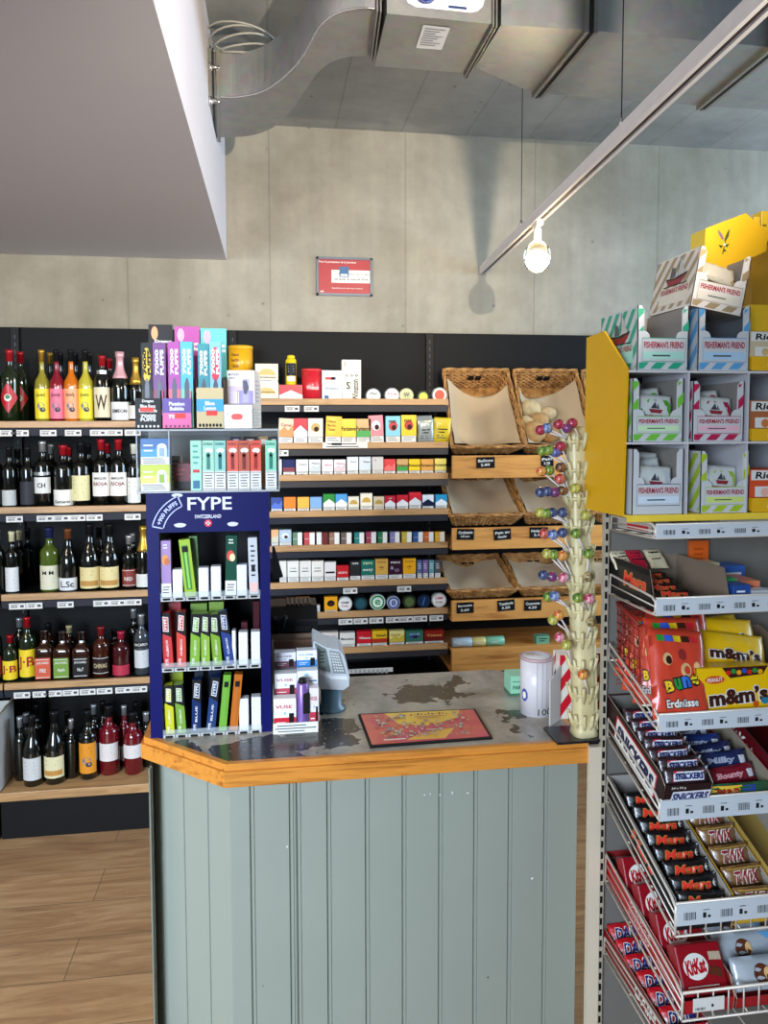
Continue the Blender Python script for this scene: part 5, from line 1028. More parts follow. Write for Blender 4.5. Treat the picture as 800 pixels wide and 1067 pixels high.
def d_elf(c):
    def d(mb, f, w, h):
        mb.quad(f, -w/2, w/2, 0, h*.38, PAPER, .0003); mb.quad(f, -w*.46, w*.46, h*.02, h*.03, INK, .0005); mb.quad(f, -w*.46, w*.46, h*.35, h*.36, INK, .0005); mb.lines(f, -w*.36, w*.36, h*.06, h*.33, 5, M('#444446'), .0005, 3, .3)
        mb.text('ELFBAR', f, 0, h*.93, w*.8, h*.05, M(c), .0004, bold=.03); mb.quad(f, -w*.15, w*.15, h*.42, h*.72, M(c, .3), .0004); mb.disc(f, 0, h*.72, w*.15, h*.05, M(c, .3), .0004); mb.disc(f, w*.05, h*.8, w*.36, h*.05, M('#e0e8dc'), .0003)
    return d
for a, b, c, c2, d in ((211, 223, '#9cccb4', '#2c7a6a', 'mint vape box with dark print, left one of the mint pair'), (223.5, 235, '#8cc4b4', '#1c6a70', 'mint vape box, right one of the mint pair'), (236.5, 248, '#d85a44', '#8a2420', 'orange red vape box, left one of the three red'), (248.5, 260, '#b8543c', '#7a2418', 'brick red vape box, middle one of the three red'), (260.8, 272, '#d8503c', '#94281c', 'orange red vape box, right one of the three red'), (276.5, 288, '#8cccb0', '#2a7a6c', 'mint vape box standing alone at the right end of the case')):
    sbox('vape_box', 'vape box', d, gC, a, b, 459, 510, yfy-.005, .022, c, d_elf(c2), zb=zc_)
for k, (a, b, c) in enumerate(((240, 252, '#3a3c50'), (254, 268, '#2a2a30'), (270, 279, '#a88458'), (281, 290, '#30343c'))):
    sbox('vape_box', 'vape box', ('dark violet', 'black', 'tan', 'graphite')[k]+' box in the back row of the clear case', gC, a, b, 455, 508, yfy+.08, .02, c, lambda mb, f, w, h: mb.quad(f, -w*.25, w*.25, h*.85, h*.95, PAPER, .0004), zb=zc_)
# cartons on the clear case
zk2 = ztp+.001
def shelfcarton(label, a, b, ytop, ylip, hdr, main, deco, hd=None, Y=None, dp=.11, side=None):
    Y = Y or yfy+.0; X_a, X_b = at(a, 440, Y=Y).x, at(b, 440, Y=Y).x; w = X_b-X_a; hl = at((a+b)/2, ylip, Y=Y).z-zk2; m = M(main, .4, var=.03); sm = M(side or main, .4, var=.03)
    t = thing('display_carton', label, 'carton', ((X_a+X_b)/2, Y, zk2), (0, 0, 0), 'open vape cartons on top of the clear case')
    mb = MB(); mb.box(-w/2, w/2, 0, .0015, 0, hl, m); mb.box(-w/2, -w/2+.0015, .0015, dp, 0, hl*1.25, sm); mb.box(w/2-.0015, w/2, .0015, dp, 0, hl*1.25, sm); mb.box(-w/2, w/2, 0, dp, 0, .0015, sm)
    f = plane((0, -.0002, 0), (1, 0, 0), (0, 0, 1)); deco(mb, f, w, hl); mb.build('tray', t)
    if hdr:
        Yh = Y+dp; xa_, xb_ = at(hdr[0], 360, Y=Yh).x-(X_a+X_b)/2, at(hdr[1], 360, Y=Yh).x-(X_a+X_b)/2; zt__ = at(hdr[0], hdr[2], Y=Yh).z-zk2
        mb = MB(); mb.box(xa_, xb_, dp, dp+.002, 0, zt__, M(hd, .4, var=.03)); g = plane(((xa_+xb_)/2, dp-.0003, zt__), (1, 0, 0), (0, 0, 1)); ww = xb_-xa_
        mb.disc(g, -ww*.25, -.018, ww*.14, .014, M('#d89a6a') if hd[1] == '2' else M('#c9a0b8'), .0003); mb.text(hdr[3], g, ww*.1, -.036, ww*.7, .008, PAPER, .0004, bold=.05); mb.text(hdr[4], g, ww*.1, -.047, ww*.7, .008, PAPER, .0004, bold=.05); mb.build('header_card', t)
    return t
def dots(mb, f, w, h, m=PAPER, n=6):
    for k in range(n): mb.disc(f, -w*.38+w*.76*k/(n-1), h*.08, w*.045, h*.045, m, .0006, 8)
def dk1(mb, f, w, h): dots(mb, f, w, h); [mb.text(s_, f, 0, h*v_, w*ww, h*.12, PAPER, .0004, bold=.05) for s_, v_, ww in (('Dragon', .9, .45), ('Blue Razz', .74, .6), ('Lemonade', .6, .7), ('7000', .42, .6), ('PUFFS', .3, .6))]; mb.quad(f, -w*.3, w*.22, h*.56, h*.7, M('#e03020'), .0007)
def dk2(mb, f, w, h): mb.quad(f, -w/2, w/2, h*.52, h, M('#5c3a94', .4), .0003); dots(mb, f, w, h, M('#7a2050')); mb.text('Passion', f, 0, h*.82, w*.55, h*.13, PAPER, .0006, bold=.05); mb.text('Bubble', f, 0, h*.66, w*.5, h*.13, PAPER, .0006, bold=.05); mb.text('7000', f, -w*.05, h*.4, w*.5, h*.13, PAPER, .0006, bold=.05); mb.quad(f, -w*.08, w*.28, h*.34, h*.5, M('#e03020'), .0009)
def dk3(mb, f, w, h): mb.quad(f, -w/2, w/2, h*.42, h*.72, M('#2f9ad0', .4), .0003); dots(mb, f, w, h, INK, 7); mb.text('Blue', f, 0, h*.62, w*.36, h*.1, PAPER, .0006, bold=.05); mb.text('Lemon', f, 0, h*.5, w*.45, h*.1, PAPER, .0006, bold=.05); mb.quad(f, -w*.14, w*.26, h*.32, h*.44, M('#e03020'), .0009)
shelfcarton('black open carton with white lettering, leftmost on the clear case', 141, 168, 0, 415, (155, 180, 338, 'Dragon', 'Blue Berry'), '#262426', dk1, '#2a2829')
shelfcarton('purple and pink open carton on the clear case', 169.5, 199.5, 0, 415, (182, 208, 340, 'Passion', 'Bubble'), '#e05a98', dk2, '#a83c90')
shelfcarton('beige open carton with a blue band on the clear case', 205, 233, 0, 404, (209, 236, 342, 'Blue', 'Lemon'), '#c4b284', dk3, '#5ab0b0', side='#2a2420')
def tall(a, b, top, c1, c2, label, lean=0.0, Y=None, ctx=PAPER, oval=None):
    def d(mb, f, w, h):
        mb.quad(f, -w/2, w/2, 0, h*.45, M(c2, .3, var=.05), .0002); q = .72
        if oval: mb.poly(f, [(w*.36*math.cos(k*math.pi/8), h*.74+h*.2*math.copysign(abs(math.sin(k*math.pi/8))**.5, math.sin(k*math.pi/8))) for k in range(16)], M(oval), .0003)
        mb.text('7000', f, -w*.18, h*.77, h*.3, w*.3, ctx, .0005, math.pi/2, .05); mb.text('PUFFS', f, w*.2, h*.77, h*.3, w*.3, ctx, .0005, math.pi/2, .05)
        mb.poly(f, [(-w*.2, h*.2), (w*.2, h*.2), (w*.2, h*.5), (w*.06, h*.58), (-w*.06, h*.58), (-w*.2, h*.5)], M('#5a5a6c', .25), .0004); mb.disc(f, 0, h*.14, w*.36, h*.07, M('#e0d0c8'), .0005); mb.disc(f, w*.12, h*.1, w*.2, h*.05, M('#3a3038'), .0007)
    return sbox('vape_box', 'vape box', label, 'tall vape boxes in the open cartons', a, b, top, 440, Y or yfy+.006, .03, c1, d, lean, zb=zk2+.002)
tall(147.5, 159, 357, '#2a2824', '#3a3428', 'tall black vape box with yellow top oval', 0, ctx=INK, oval='#e0bc3a')
tall(159.5, 173, 357, '#6a2478', '#7c1c4c', 'tall dark purple vape box beside the black one')
tall(175.5, 187.8, 356, '#a83c9c', '#d86078', 'tall magenta vape box in the purple and pink carton')
tall(188.3, 201, 356, '#4ab0c4', '#7cc0a4', 'tall turquoise vape box in the purple and pink carton')
tall(206.5, 218, 358, '#2e8a96', '#2a7078', 'tall dark teal vape box in the beige carton')
tall(218.6, 230.5, 356, '#7cb8dc', '#a89cc4', 'tall light blue vape box with a red oval', oval='#d83048')
# white carton with slanted side
Xa_, Xb_ = at(233.5, 440, Y=yfy-.005).x, at(263, 440, Y=yfy-.005).x; w = Xb_-Xa_; h = at(245, 386, Y=yfy+.03).z-zk2; hl = at(245, 422, Y=yfy-.005).z-zk2
t = thing('display_carton', 'white carton with a purple vape device picture beside the beige one', 'carton', (Xa_, yfy-.005, zk2), (0, 0, math.radians(-8)), 'open vape cartons on top of the clear case'); WC = M('#cfc9c2', .4, var=.02)
mb = MB(); mb.prism([(0, 0, 0), (0, 0, hl), (0, .035, hl+.004), (0, .035, h), (0, .09, h), (0, .12, hl*1.9), (0, .12, 0)], (w, 0, 0), WC)
f = plane((0, .0348, hl), (1, 0, 0), (0, 0, 1)); hu = h-hl; mb.quad(f, w*.05, w*.62, hu*.05, hu*.55, M('#b8a0c0', .4), .0003); mb.quad(f, w*.35, w*.95, hu*.05, hu*.42, M('#7c68b0', .4), .0005)
for k in range(6): mb.quad(f, w*(.1+.06*k), w*(.13+.06*k), hu*.05, hu*.4, M('#d8cce0'), .0006)
mb.quad(f, w*.56, w*.8, hu*.05, hu*.75, M('#7a6a98', .3), .0008); mb.poly(f, [(w*.58, hu*.7), (w*.72, hu*.72), (w*.8, hu*.5), (w*.7, hu*.3), (w*.6, hu*.35)], M('#3a3044', .3), .0010)
mb.text('BOLD', f, w*.25, hu*.88, w*.38, hu*.06, INK, .0006); mb.text('FIRST', f, w*.2, hu*.78, w*.24, hu*.045, INK, .0006)
f = plane((0, -.0002, 0), (1, 0, 0), (0, 0, 1)); mb.poly(f, [(w*.46+w*.2*math.copysign(abs(math.cos(k*math.pi/8))**.5, math.cos(k*math.pi/8)), hl*.5+hl*.13*math.sin(k*math.pi/8)) for k in range(16)], M('#e03828'), .0004); mb.quad(f, w*.1, w*.16, hl*.6, hl*.64, M('#40b080'), .0004)
f = plane((w+.0002, 0, 0), (0, 1, 0), (0, 0, 1))
for k in range(3): mb.quad(f, .01, .11, hl*(.12+.27*k), hl*(.3+.27*k), INK, .0003); mb.quad(f, .012, .108, hl*(.13+.27*k), hl*(.29+.27*k), PAPER, .0005); mb.lines(f, .016, .1, hl*(.14+.27*k), hl*(.28+.27*k), 2, M('#8a8a8a'), .0006, k, .3)
mb.lines(f, .045, .1, hl*1.1, h*.85, 6, M('#b0a8b8'), .0003, 3, .5); mb.build('carton_body', t)

# ============================================================ small vape stand, till things
yv = at(308, 764, Z=ZK).y; xv0, xv1 = at(284.5, 762, Y=yv).x, at(331.5, 762, Y=yv).x; wv = xv1-xv0; hv = at(308, 678, Y=yv+.05).z-ZK
vs_ = thing('vape_stand', 'small white fronted clear stand of vape packs beside the blue display', 'display rack', (xv0, yv, ZK))
mb = MB(); mb.box(0, wv, 0, .003, 0, .022, PAPER); mb.box(0, wv, .003, .11, 0, .003, PAPER); mb.lines(plane((0, -.0002, 0), (1, 0, 0), (0, 0, 1)), .003, wv-.003, .002, .02, 3, M('#4a4a4c'), .0002, 2, .35); mb.build('base_tray', vs_)
mb = MB(); mb.prism([(0, 0, .022), (0, 0, .05), (0, .03, .10), (0, .055, .15), (0, .11, .17), (0, .11, .003)], (.0025, 0, 0), CLEAR); mb.build('clear_side', vs_); mb = MB(); mb.prism([(wv, 0, .022), (wv, 0, .05), (wv, .03, .10), (wv, .055, .15), (wv, .11, .17), (wv, .11, .003)], (.0025, 0, 0), CLEAR); mb.build('clear_side', vs_)
for y_, z_ in ((.035, .06), (.07, .115)): MB().box(.003, wv, y_, y_+.04, z_-.003, z_, CLEAR).build('clear_step', vs_)
gv = 'vape packs in the small clear stand'
def d_col(c, tx='VUSE'):
    def d(mb, f, w, h): mb.quad(f, -w/2, w/2, 0, h*.42, M(c, .35), .0003); mb.text(tx, f, -w*.05, h*.75, w*.75, h*.1, M(c), .0004); mb.quad(f, w*.18, w*.4, h*.05, h*.55, BLACK, .0005); mb.lines(f, -w*.4, w*.05, h*.12, h*.32, 2, PAPER, .0006, 2, .3); mb.disc(f, 0, h*.55, w*.06, h*.04, M('#8ab0c8'), .0006)
    return d
for a, b, tp, bt, Yo, zo_, c, d, lb in ((285, 308.5, 728, 755, .004, .004, '#e4e2e0', d_col('#c01c30'), 'white and red vape pack at the bottom left of the clear stand'), (286, 309, 702, 727, .037, .061, '#e0dedc', d_col('#b04050'), 'white and wine red vape pack in the middle of the clear stand'), (286, 308, 680, 700, .073, .116, '#dcdce2', d_col('#6a3a48'), 'white vape pack with a dark line at the top left of the stand'), (309, 330, 678, 699, .073, .116, '#e4e6ea', d_col('#2c7ac0'), 'white and blue vape pack at the top right of the stand'), (309.5, 331, 699, 722, .037, .061, '#e2e4e6', lambda mb, f, w, h: (mb.lines(f, w*.05, w*.45, h*.1, h*.7, 4, M('#556'+'080'), .0004, 3, .35), mb.disc(f, -w*.05, h*.85, w*.1, h*.07, M('#9ac0d0'), .0004)), 'white vape pack with small grey print at the right of the stand'), (322.5, 332, 717, 755, .006, .004, '#dcd4d4', d_col('#b03040'), 'narrow red and white vape pack beside the purple device')):
    sbox('vape_pack', 'vape pack', lb, gv, a, b, tp, bt, yv+Yo, .025, c, d, zb=ZK+zo_)
p = at(315.5, 755, Y=yv+.006); hpd = at(315.5, 714, Y=yv+.006).z-ZK; t = thing('vape_device', 'purple vape device with black mouthpiece standing in the small clear stand', 'vape', (p.x, yv+.014, ZK+.0035)); rr = .0125
MB().lathe([(rr*.95, 0), (rr, .003), (rr, hpd-.004), (rr*.8, hpd)], M('#7c5ca0', .3, .3), 20).build('device_body', t); mb = MB(); mb.lathe([(rr*.8, hpd), (rr*.7, hpd+.004), (rr*.6, hpd+.009), (rr*.55, hpd+.0095)], BLACK, 14); mb.box(.000, rr*1.15, -rr*1.05, -.002, hpd*.36, hpd*.80, BLACK, .002); mb.build('mouthpiece', t)
# scale / till console
Yq = 1.72; pc = at(346, 742, Z=ZK); Yq = pc.y
con = thing('checkout_scale', 'pale grey scale console with display and keypad on a blue grey foot', 'scale', (pc.x, Yq, ZK)); PG = M('#b4b8bc', .35); G = lambda px, py, dy=0.0: Vector((at(px, py, Y=Yq+dy).x-pc.x, dy, at(px, py, Y=Yq+dy).z-ZK))
mb = MB(); mb.lathe([(.032, 0), (.032, .006), (.024, .012), (.024, .062)], M('#4d6672', .35), 24, 0, .02); mb.build('foot_column', con)
ol = [(326, 672), (327, 668), (341, 675), (353, 677), (358, 683), (364, 705), (363.5, 715), (358, 719), (333, 718), (327, 702)]
mb = MB(); mb.prism([G(*q, -.012) for q in ol], (0, .06, .012), PG); h_ = mb.build('housing', con, bevel=.003)
mb = MB(); mb.prism([G(*q, -.0125) for q in ((327.5, 670), (339.5, 676.5), (344.5, 701), (332, 696.5))], (0, -.001, 0), M('#6a7470', .12)); mb.lines(plane(G(333, 692, -.0138), (1, 0, 0), (.0, 0, 1)), 0, .012, 0, .03, 4, M('#3a3c38'), .0002, 3, .5); mb.build('screen', con)
mb = MB(); mb.prism([G(*q, -.0125) for q in ((343, 677.5), (353.5, 679.5), (360.5, 702), (347, 701.5))], (0, -.001, 0), M('#7c8488', .4)); c0, c1, c2, c3 = [G(*q, -.0145) for q in ((344, 679), (352.5, 680.5), (359, 700.5), (348, 700))]
for j in range(7):
    for i in range(4):
        a_ = c0.lerp(c3, (j+.5)/7); b_ = c1.lerp(c2, (j+.5)/7); q = a_.lerp(b_, (i+.5)/4); mb.box(q.x-.0016, q.x+.0016, q.y-.001, q.y+.001, q.z-.0012, q.z+.0012, PAPER)
mb.build('keypad', con)
mb = MB(); mb.prism([G(*q, -.0125) for q in ((332.5, 698), (346, 704), (361, 704.5), (362.5, 708), (345, 707.5), (333, 702))], (0, -.0012, 0), M('#d4d8dc', .3)); mb.build('rim_highlight', con).name = 'painted_rim_highlight'  # pale strip whose colour stands in for a highlight along the console rim
# printer on a brown till box
Yp = Yq+.07; xq0, xq1 = at(281, 670, Y=Yp).x, at(326.5, 670, Y=Yp).x; zq = at(305, 662, Y=Yp).z-ZK
t = thing('till_box', 'brown till box with a clear sloping lid behind the vape stand', 'box', (xq0, Yp, ZK)); w = xq1-xq0
MB().box(0, w, 0, .14, 0, zq-.012, M('#6a4e3a', .35), .002).build('box_body', t); mb = MB(); mb.prism([(0, -.001, zq-.05), (w, -.001, zq-.05), (w-.004, .02, zq-.0115), (0, .02, zq-.0115)], (0, .002, .001), M('#a09890', .1, alpha=.45)); mb.box(0, w, .02, .14, zq-.0115, zq-.002, M('#86705c', .3)); mb.build('lid', t)
xq0, xq1 = at(279, 650, Y=Yp+.02).x, at(331, 650, Y=Yp+.02).x; z1 = at(305, 634, Y=Yp+.02).z; w = xq1-xq0
t = thing('receipt_printer', 'black ribbed receipt printer on top of the brown till box', 'printer', (xq0, Yp+.02, ZK+zq-.001)); hp = z1-(ZK+zq); BP = M('#161617', .45)
mb = MB(); mb.prism([(0, 0, 0), (0, -.002, hp*.55), (0, .03, hp), (0, .11, hp), (0, .11, 0)], (w, 0, 0), BP); mb.build('printer_body', t, bevel=.003)
mb = MB()
for k in range(6): mb.box(w*.38+k*w*.09, w*.38+k*w*.09+w*.06, .03, .10, hp, hp+.004, M('#2a2a2c', .4), .001)
mb.build('ribbed_lid', t); MB().box(w*.55, w*.88, -.0045, .001, hp*.12, hp*.32, BLACK).build('paper_slot', t)
mb = MB(); mb.tube([(w*(.05+.02*k), -.012-.01*math.sin(k*.6), hp*(.45+.28*math.sin(k*.55))) for k in range(16)], .007, M('#0f0f11', .5), 8); mb.build('cable', t)
p = at(287, 588, Y=yfy+.12); mb = MB(); mb.prism([at(283.5, 569, Y=yfy+.155), at(286, 570, Y=yfy+.155), at(295, 601, Y=yfy+.155), at(283.5, 605, Y=yfy+.155)], (0, .006, 0), M('#26323e', .25)); mb.build('x')
o = COL.objects['x']; o.name = 'hanging_card'; o.data.name = 'hanging_card'; tag(o, 'dark blue card hanging off the right edge of the blue display', 'card')

# ============================================================ counter mat, tins, cartons
cs = [at(385.5, 778, Z=ZK+.004), at(513, 768.5, Z=ZK+.004), at(495, 738.5, Z=ZK+.004), at(373, 744, Z=ZK+.004)]
bil = lambda u, v, off=0.0: cs[0].lerp(cs[1], u).lerp(cs[3].lerp(cs[2], u), v)+Vector((0, 0, off))
mb = MB(); mb.prism([bil(*q) for q in ((0, 0), (1, 0), (1, 1), (0, 1))], (0, 0, -.0035), BLACK)
def mat_pm(): return ramp
mp_, nt_m, b_m = node_mat('printed_map_mat'); vm = mapping(nt_m); gr_ = noise(nt_m, vm, 5.5, 2); nt_m.links.new(ramp(nt_m, gr_, [(.30, lin('#b42e5a')), (.45, lin('#c84868')), (.56, lin('#d06c58')), (.66, lin('#c03e62'))]), b_m.inputs['Base Color']); b_m.inputs['Roughness'].default_value = .3
mb.poly(bil, [(.02, .04), (.98, .04), (.98, .97), (.02, .97)], mp_, .0004)
mb.poly(bil, [(.22, .97), (.86, .97), (.8, .7), (.52, .5), (.3, .6)], M('#e0bc50', .3), .0006); mb.poly(bil, [(.3, .1), (.62, .08), (.74, .38), (.46, .3)], M('#e0b04c', .3), .0006)
rr = random.Random(4)
for k in range(150):
    u, v = rr.uniform(.08, .88), rr.uniform(.16, .88)
    if not (.05+.12*(1-v) < u < .93-.08*v) or (.38 < u < .78 and v > .66): continue
    w_, h_ = rr.uniform(.012, .035), rr.uniform(.03, .075); a = rr.uniform(-.3, .3); c = M(rr.choice(['#b8a878', '#a8888c', '#c8b8a0', '#8a98a0', '#c09a50', '#a86a6a', '#b4b4a8']), .3)
    mb.poly(bil, [(u+x_*w_*math.cos(a)-y_*h_*math.sin(a)*.3, v+y_*h_+x_*w_*math.sin(a)) for x_, y_ in ((-.5, -.5), (.5, -.5), (.5, .5), (-.5, .5))], c, .0008+.00002*k)
for k in range(11): mb.quad(bil, .42+.03*k, .435+.03*k, .80+.015*(k % 2), .87-.02*((k+1) % 3), M('#7a3a5c'), .0045 if False else .0042)
mb.lines(bil, .45, .72, .68, .77, 2, M('#9a5a4c'), .0042, 2, .4); mb.lines(bil, .1, .38, .07, .12, 1, PAPER, .0042, 2, .6)
tag(mb.build('counter_mat'), 'pink and yellow printed map mat with black edge lying on the counter', 'counter mat')
pt = at(564, 748, Z=ZK); rt = 16.8*zc(pt)/F; pt.y += rt; hT = at(561, 683, Y=pt.y).z-ZK
t = thing('money_tin', 'round white tin marked 100 standing on the counter', 'tin', (pt.x, pt.y, ZK))
mb = MB(); mb.lathe([(rt, 0), (rt, hT)], M('#cfc9cc', .3, var=.03), 32); f = cyl(rt+.0006, 0)
mb.text('100', f, .008, .012, .032, .014, INK, .0002, bold=0.0); mb.disc(f, -rt*1.15, hT*.36, .009, .014, M('#3a4a94'), .0002); mb.disc(f, -rt*1.15, hT*.36, .005, .008, PAPER, .0004)
for k in (-.3, .02, .34): mb.quad(f, rt*k, rt*k+.0008, .02, hT*.95, M('#8c8288'), .0002)
mb.build('tin_body', t); MB().lathe([(rt+.001, hT-.006), (rt+.0015, hT), (rt*.93, hT+.001), (rt*.9, hT-.003), (.001, hT-.003)], M('#b89a9c', .25), 32).build('rim', t)
pg = at(540, 725, Z=ZK+.0); mb = MB(); w, h = 17*zc(pg)/F, 21*zc(pg)/F; mb.box(-w/2, w/2, 0, .05, 0, h, M('#8cc4a4', .4)); mb.box(-w/2-.0005, w/2+.0005, -.0005, .0505, 0, .006, M('#3a6a50')); f = plane((0, -.0003, 0), (1, 0, 0), (0, 0, 1)); mb.text('PARIS', f, 0, h*.42, w*.7, h*.2, M('#1c5a40'), .0003); mb.quad(f, -w*.4, w*.4, h*.7, h*.73, M('#1c5a40'), .0003)
tag(mb.build('green_carton', None, (pg.x, pg.y, ZK)), 'small mint green carton on the counter left of the money tin', 'carton')
# striped carton behind the lollipop stand
Ys = at(584, 762, Z=ZK).y+.06; P_ = lambda px, py: at(px, py, Y=Ys)
ol = [(567, 655), (583, 690), (600, 646), (643, 652), (643, 762), (584, 762)]; ol = [(584, 664), (598, 655), (644, 668), (644, 750), (580, 750)]
x0_, x1_ = P_(583, 700).x, P_(644, 700).x; ht_ = P_(600, 682).z-ZK; w = x1_-x0_
t = thing('striped_carton', 'red and white diagonally striped carton behind the lollipop stand', 'carton', (x0_, Ys, ZK)); mb = MB(); mb.box(0, w, 0, .04, 0, ht_, M('#d8cfc4', .4)); f = plane((0, -.0002, 0), (1, 0, 0), (0, 0, 1)); mb.stripes(f, 0, w, 0, ht_, M('#c01428', .35), .021, .021, .0003, .75); mb.build('carton_body', t)
mb = MB(); g0 = (-.034, -.03, 0); mb.prism([(-.036, -.035, .002), (-.002, -.004, .002), (-.002, -.004, ht_*.86), (-.036, -.035, ht_*.70)], (.002, -.002, 0), M('#b8b0aa', .4)); q = plane((-.036, -.0375, 0), (.74, .67, 0), (0, 0, 1))
for k in range(4): mb.poly(q, [(.018, .02+.036*k), (.026, .03+.036*k), (.026, .05+.036*k), (.018, .04+.036*k)], M('#2a2c4c') if k % 2 == 0 else M('#c01428'), .0003)
mb.disc(q, .010, .088, .011, .011, PAPER, .0004); mb.disc(q, .010, .088, .008, .008, M('#2c48a0'), .0006); mb.build('side_flap', t)

# ============================================================ lollipop stand
IVO, ntI, bI = node_mat('ivory_plastic'); ntI.links.new(ramp(ntI, noise(ntI, mapping(ntI), 14, 3), [(.3, lin('#b8a878')), (.7, lin('#d8cca0'))]), bI.inputs['Base Color']); bI.inputs['Roughness'].default_value = .35; bI.inputs['Subsurface Weight'].default_value = .15; bI.inputs['Subsurface Radius'].default_value = (.02, .015, .01)
pb_ = at(609, 768, Z=ZK); TX_, TY_ = pb_.x, pb_.y+.005; leanT = -.040; zTop = at(598, 447, Y=TY_).z-ZK
tree = thing('lollipop_stand', 'tall ivory plastic lollipop stand at the right end of the counter', 'lollipop stand', (TX_, TY_, ZK+.006), (0, leanT, 0))
tag(MB().box(TX_-.07, TX_+.03, TY_-.035, TY_+.045, ZK+.0005, ZK+.0055, M('#1c1a1e', .25)).build('base_plate'), 'flat dark plate under the ivory lollipop stand', 'plate')
mb = MB(); mb.lathe([(.026, 0), (.024, .012), (.022, .02), (.021, zTop*.5), (.019, zTop-.01), (.016, zTop)], IVO, 20, sq=1.5); mb.box(.017, .026, -.012, -.006, .01, zTop*.62, IVO); mb.build('column', tree)
tiers = [zTop*(.05+.0905*k) for k in range(11)]
for z_ in tiers:
    mb = MB(); mb.lathe([(.020, z_-.006), (.027, z_-.001), (.021, z_+.002)], IVO, 20, sq=1.5)
    for k in range(8):
        a = math.radians(150+k*34); c_, s_ = math.cos(a), math.sin(a); mb.tube([(c_*.020, s_*.020, z_-.020), (c_*.025, s_*.025, z_-.004), (c_*.031, s_*.031, z_+.016)], [.0025, .0045, .0036], IVO, 7)
    mb.build('socket_ring', tree)
lol = [(563, 448, 'a'), (570, 446, 'b'), (582, 442, 'a'), (596, 441, 'a'), (565, 470, 'g'), (572, 469, 'g'), (579, 471, 'v'), (584, 465, 'a'), (564, 491, 'o'), (572, 490, 'g'), (584, 487, 'k'), (583, 499, 'r'), (563, 513, 'n'), (570, 512, 'n'), (578, 513, 'm'), (586, 511, 'k'), (599, 509, 'y'), (563, 534, 'y'), (569, 535, 'g'), (575, 534, 'n'), (586, 534, 'n'), (610, 537, 'y'), (567, 556, 'r'), (576, 557, 'b'), (586, 555, 'n'), (600, 556, 'g'),
       (570, 577, 'y'), (577, 578, 'g'), (586, 579, 'o'), (613, 577, 'g'), (566, 599, 'n'), (575, 601, 'm'), (587, 602, 'p'), (613, 601, 'c'), (571, 622, 'g'), (578, 621, 'b'), (602, 623, 'g'), (614, 624, 'p'), (576, 646, 'y'), (582, 641, 'o'), (616, 648, 'c'), (583, 664, 'p'), (590, 672, 'y'), (607, 703, 'o'), (591, 446, 'm')]
cm = {'a': ('#7c1428', '#b0304c', 'crimson'), 'b': ('#2a4c8c', '#8c98b8', 'blue'), 'g': ('#3c6a24', '#8c9a3c', 'green'), 'v': ('#4a2c6c', '#5c6aa0', 'violet blue'), 'o': ('#c0562c', '#d8a04c', 'orange'), 'k': ('#1c1a24', '#8c5a2c', 'black and gold'), 'r': ('#a01c20', '#c87060', 'red'), 'n': ('#18244c', '#4c5a80', 'navy'), 'm': ('#8c2458', '#5a3a6c', 'magenta'), 'y': ('#8c8c2c', '#c0b860', 'yellow green'), 'c': ('#a89468', '#6a5a38', 'cream and brown'), 'p': ('#b03458', '#d8a0a8', 'pink')}
rotT = Matrix.Rotation(leanT, 4, 'Y'); rnd = random.Random(3)
tl = sorted(set(round((p[1]-441)/23) for p in lol)); lolN = {}
for i, (px, py, k) in enumerate(lol):
    dist = max(0, (598-px))/35; dy = -.008-.03*(1-min(1, dist))+rnd.uniform(-.004, .012) if px < 590 else -.046
    Yl = TY_+dy; p = at(px, py, Y=Yl); row = max(0, round((py-444)/23)); nm = ('top', 'second', 'third', 'fourth', 'fifth', 'sixth', 'seventh', 'eighth', 'ninth', 'tenth', 'eleventh', 'lowest')[min(row, 11)]
    lolN.setdefault(row, 0); lolN[row] += 1
    t = thing('lollipop', f'{cm[k][2]} wrapped lollipop, {ORD[lolN[row]]} from left in the {nm} tier of the ivory stand', 'lollipop', p, (0, 0, 0), 'lollipops stuck in the ivory stand')
    MB().ball((0, 0, 0), .0108, M2(cm[k][0], cm[k][1], 75), 14, 10, (1, 1, .95)).build('candy', t)
    zl_ = p.z-ZK-.006-.036; zs_ = min(tiers, key=lambda q: abs(q-zl_)); x_s = -.022 if px < 592 else .0; y_s = -.016 if px < 592 else -.03
    e = Matrix.Translation((TX_, TY_, ZK+.006)) @ rotT @ Vector((x_s+rnd.uniform(-.004, .004), y_s, zs_+.004)); d = e-p; MB().tube([d.normalized()*.009, d], .0017, M('#d4ccc8', .3), 6).build('stick', t)
# ============================================================ sweets rack
YP = yk-0.015; XP0 = at(613.5, 850, Y=YP).x; XP1 = at(630, 850, Y=YP).x
CREAM = M('#c9bca6', .45, var=.03); WIRE = M('#cfc6ba', .35, .2); RW = M('#c6ccd2', .35, var=.02); XE = XP0+.75
rack = thing('sweets_rack', 'cream slotted wire rack of chocolate bars at the right end of the counter', 'display rack')
mb = MB(); mb.box(XP0, XP0+(XP1-XP0)*.72, YP-.002, YP+.012, 0, ZK-.006, CREAM); mb.box(XP0+(XP1-XP0)*.72, XP1, YP, YP+.012, 0, ZK+.47, M('#a89e8c', .5))
z = .25
while z < ZK+.46:
    mb.box(XP0+(XP1-XP0)*.78, XP0+(XP1-XP0)*.93, YP-.0006, YP, z, z+.014, BLACK); z += .0232
mb.build('slotted_upright', rack)
MB().box(XP1, XE, YP+.010, YP+.016, 0, ZK+.46, M('#6b6862', .6)).build('back_panel', rack)
XS = XP1+.002
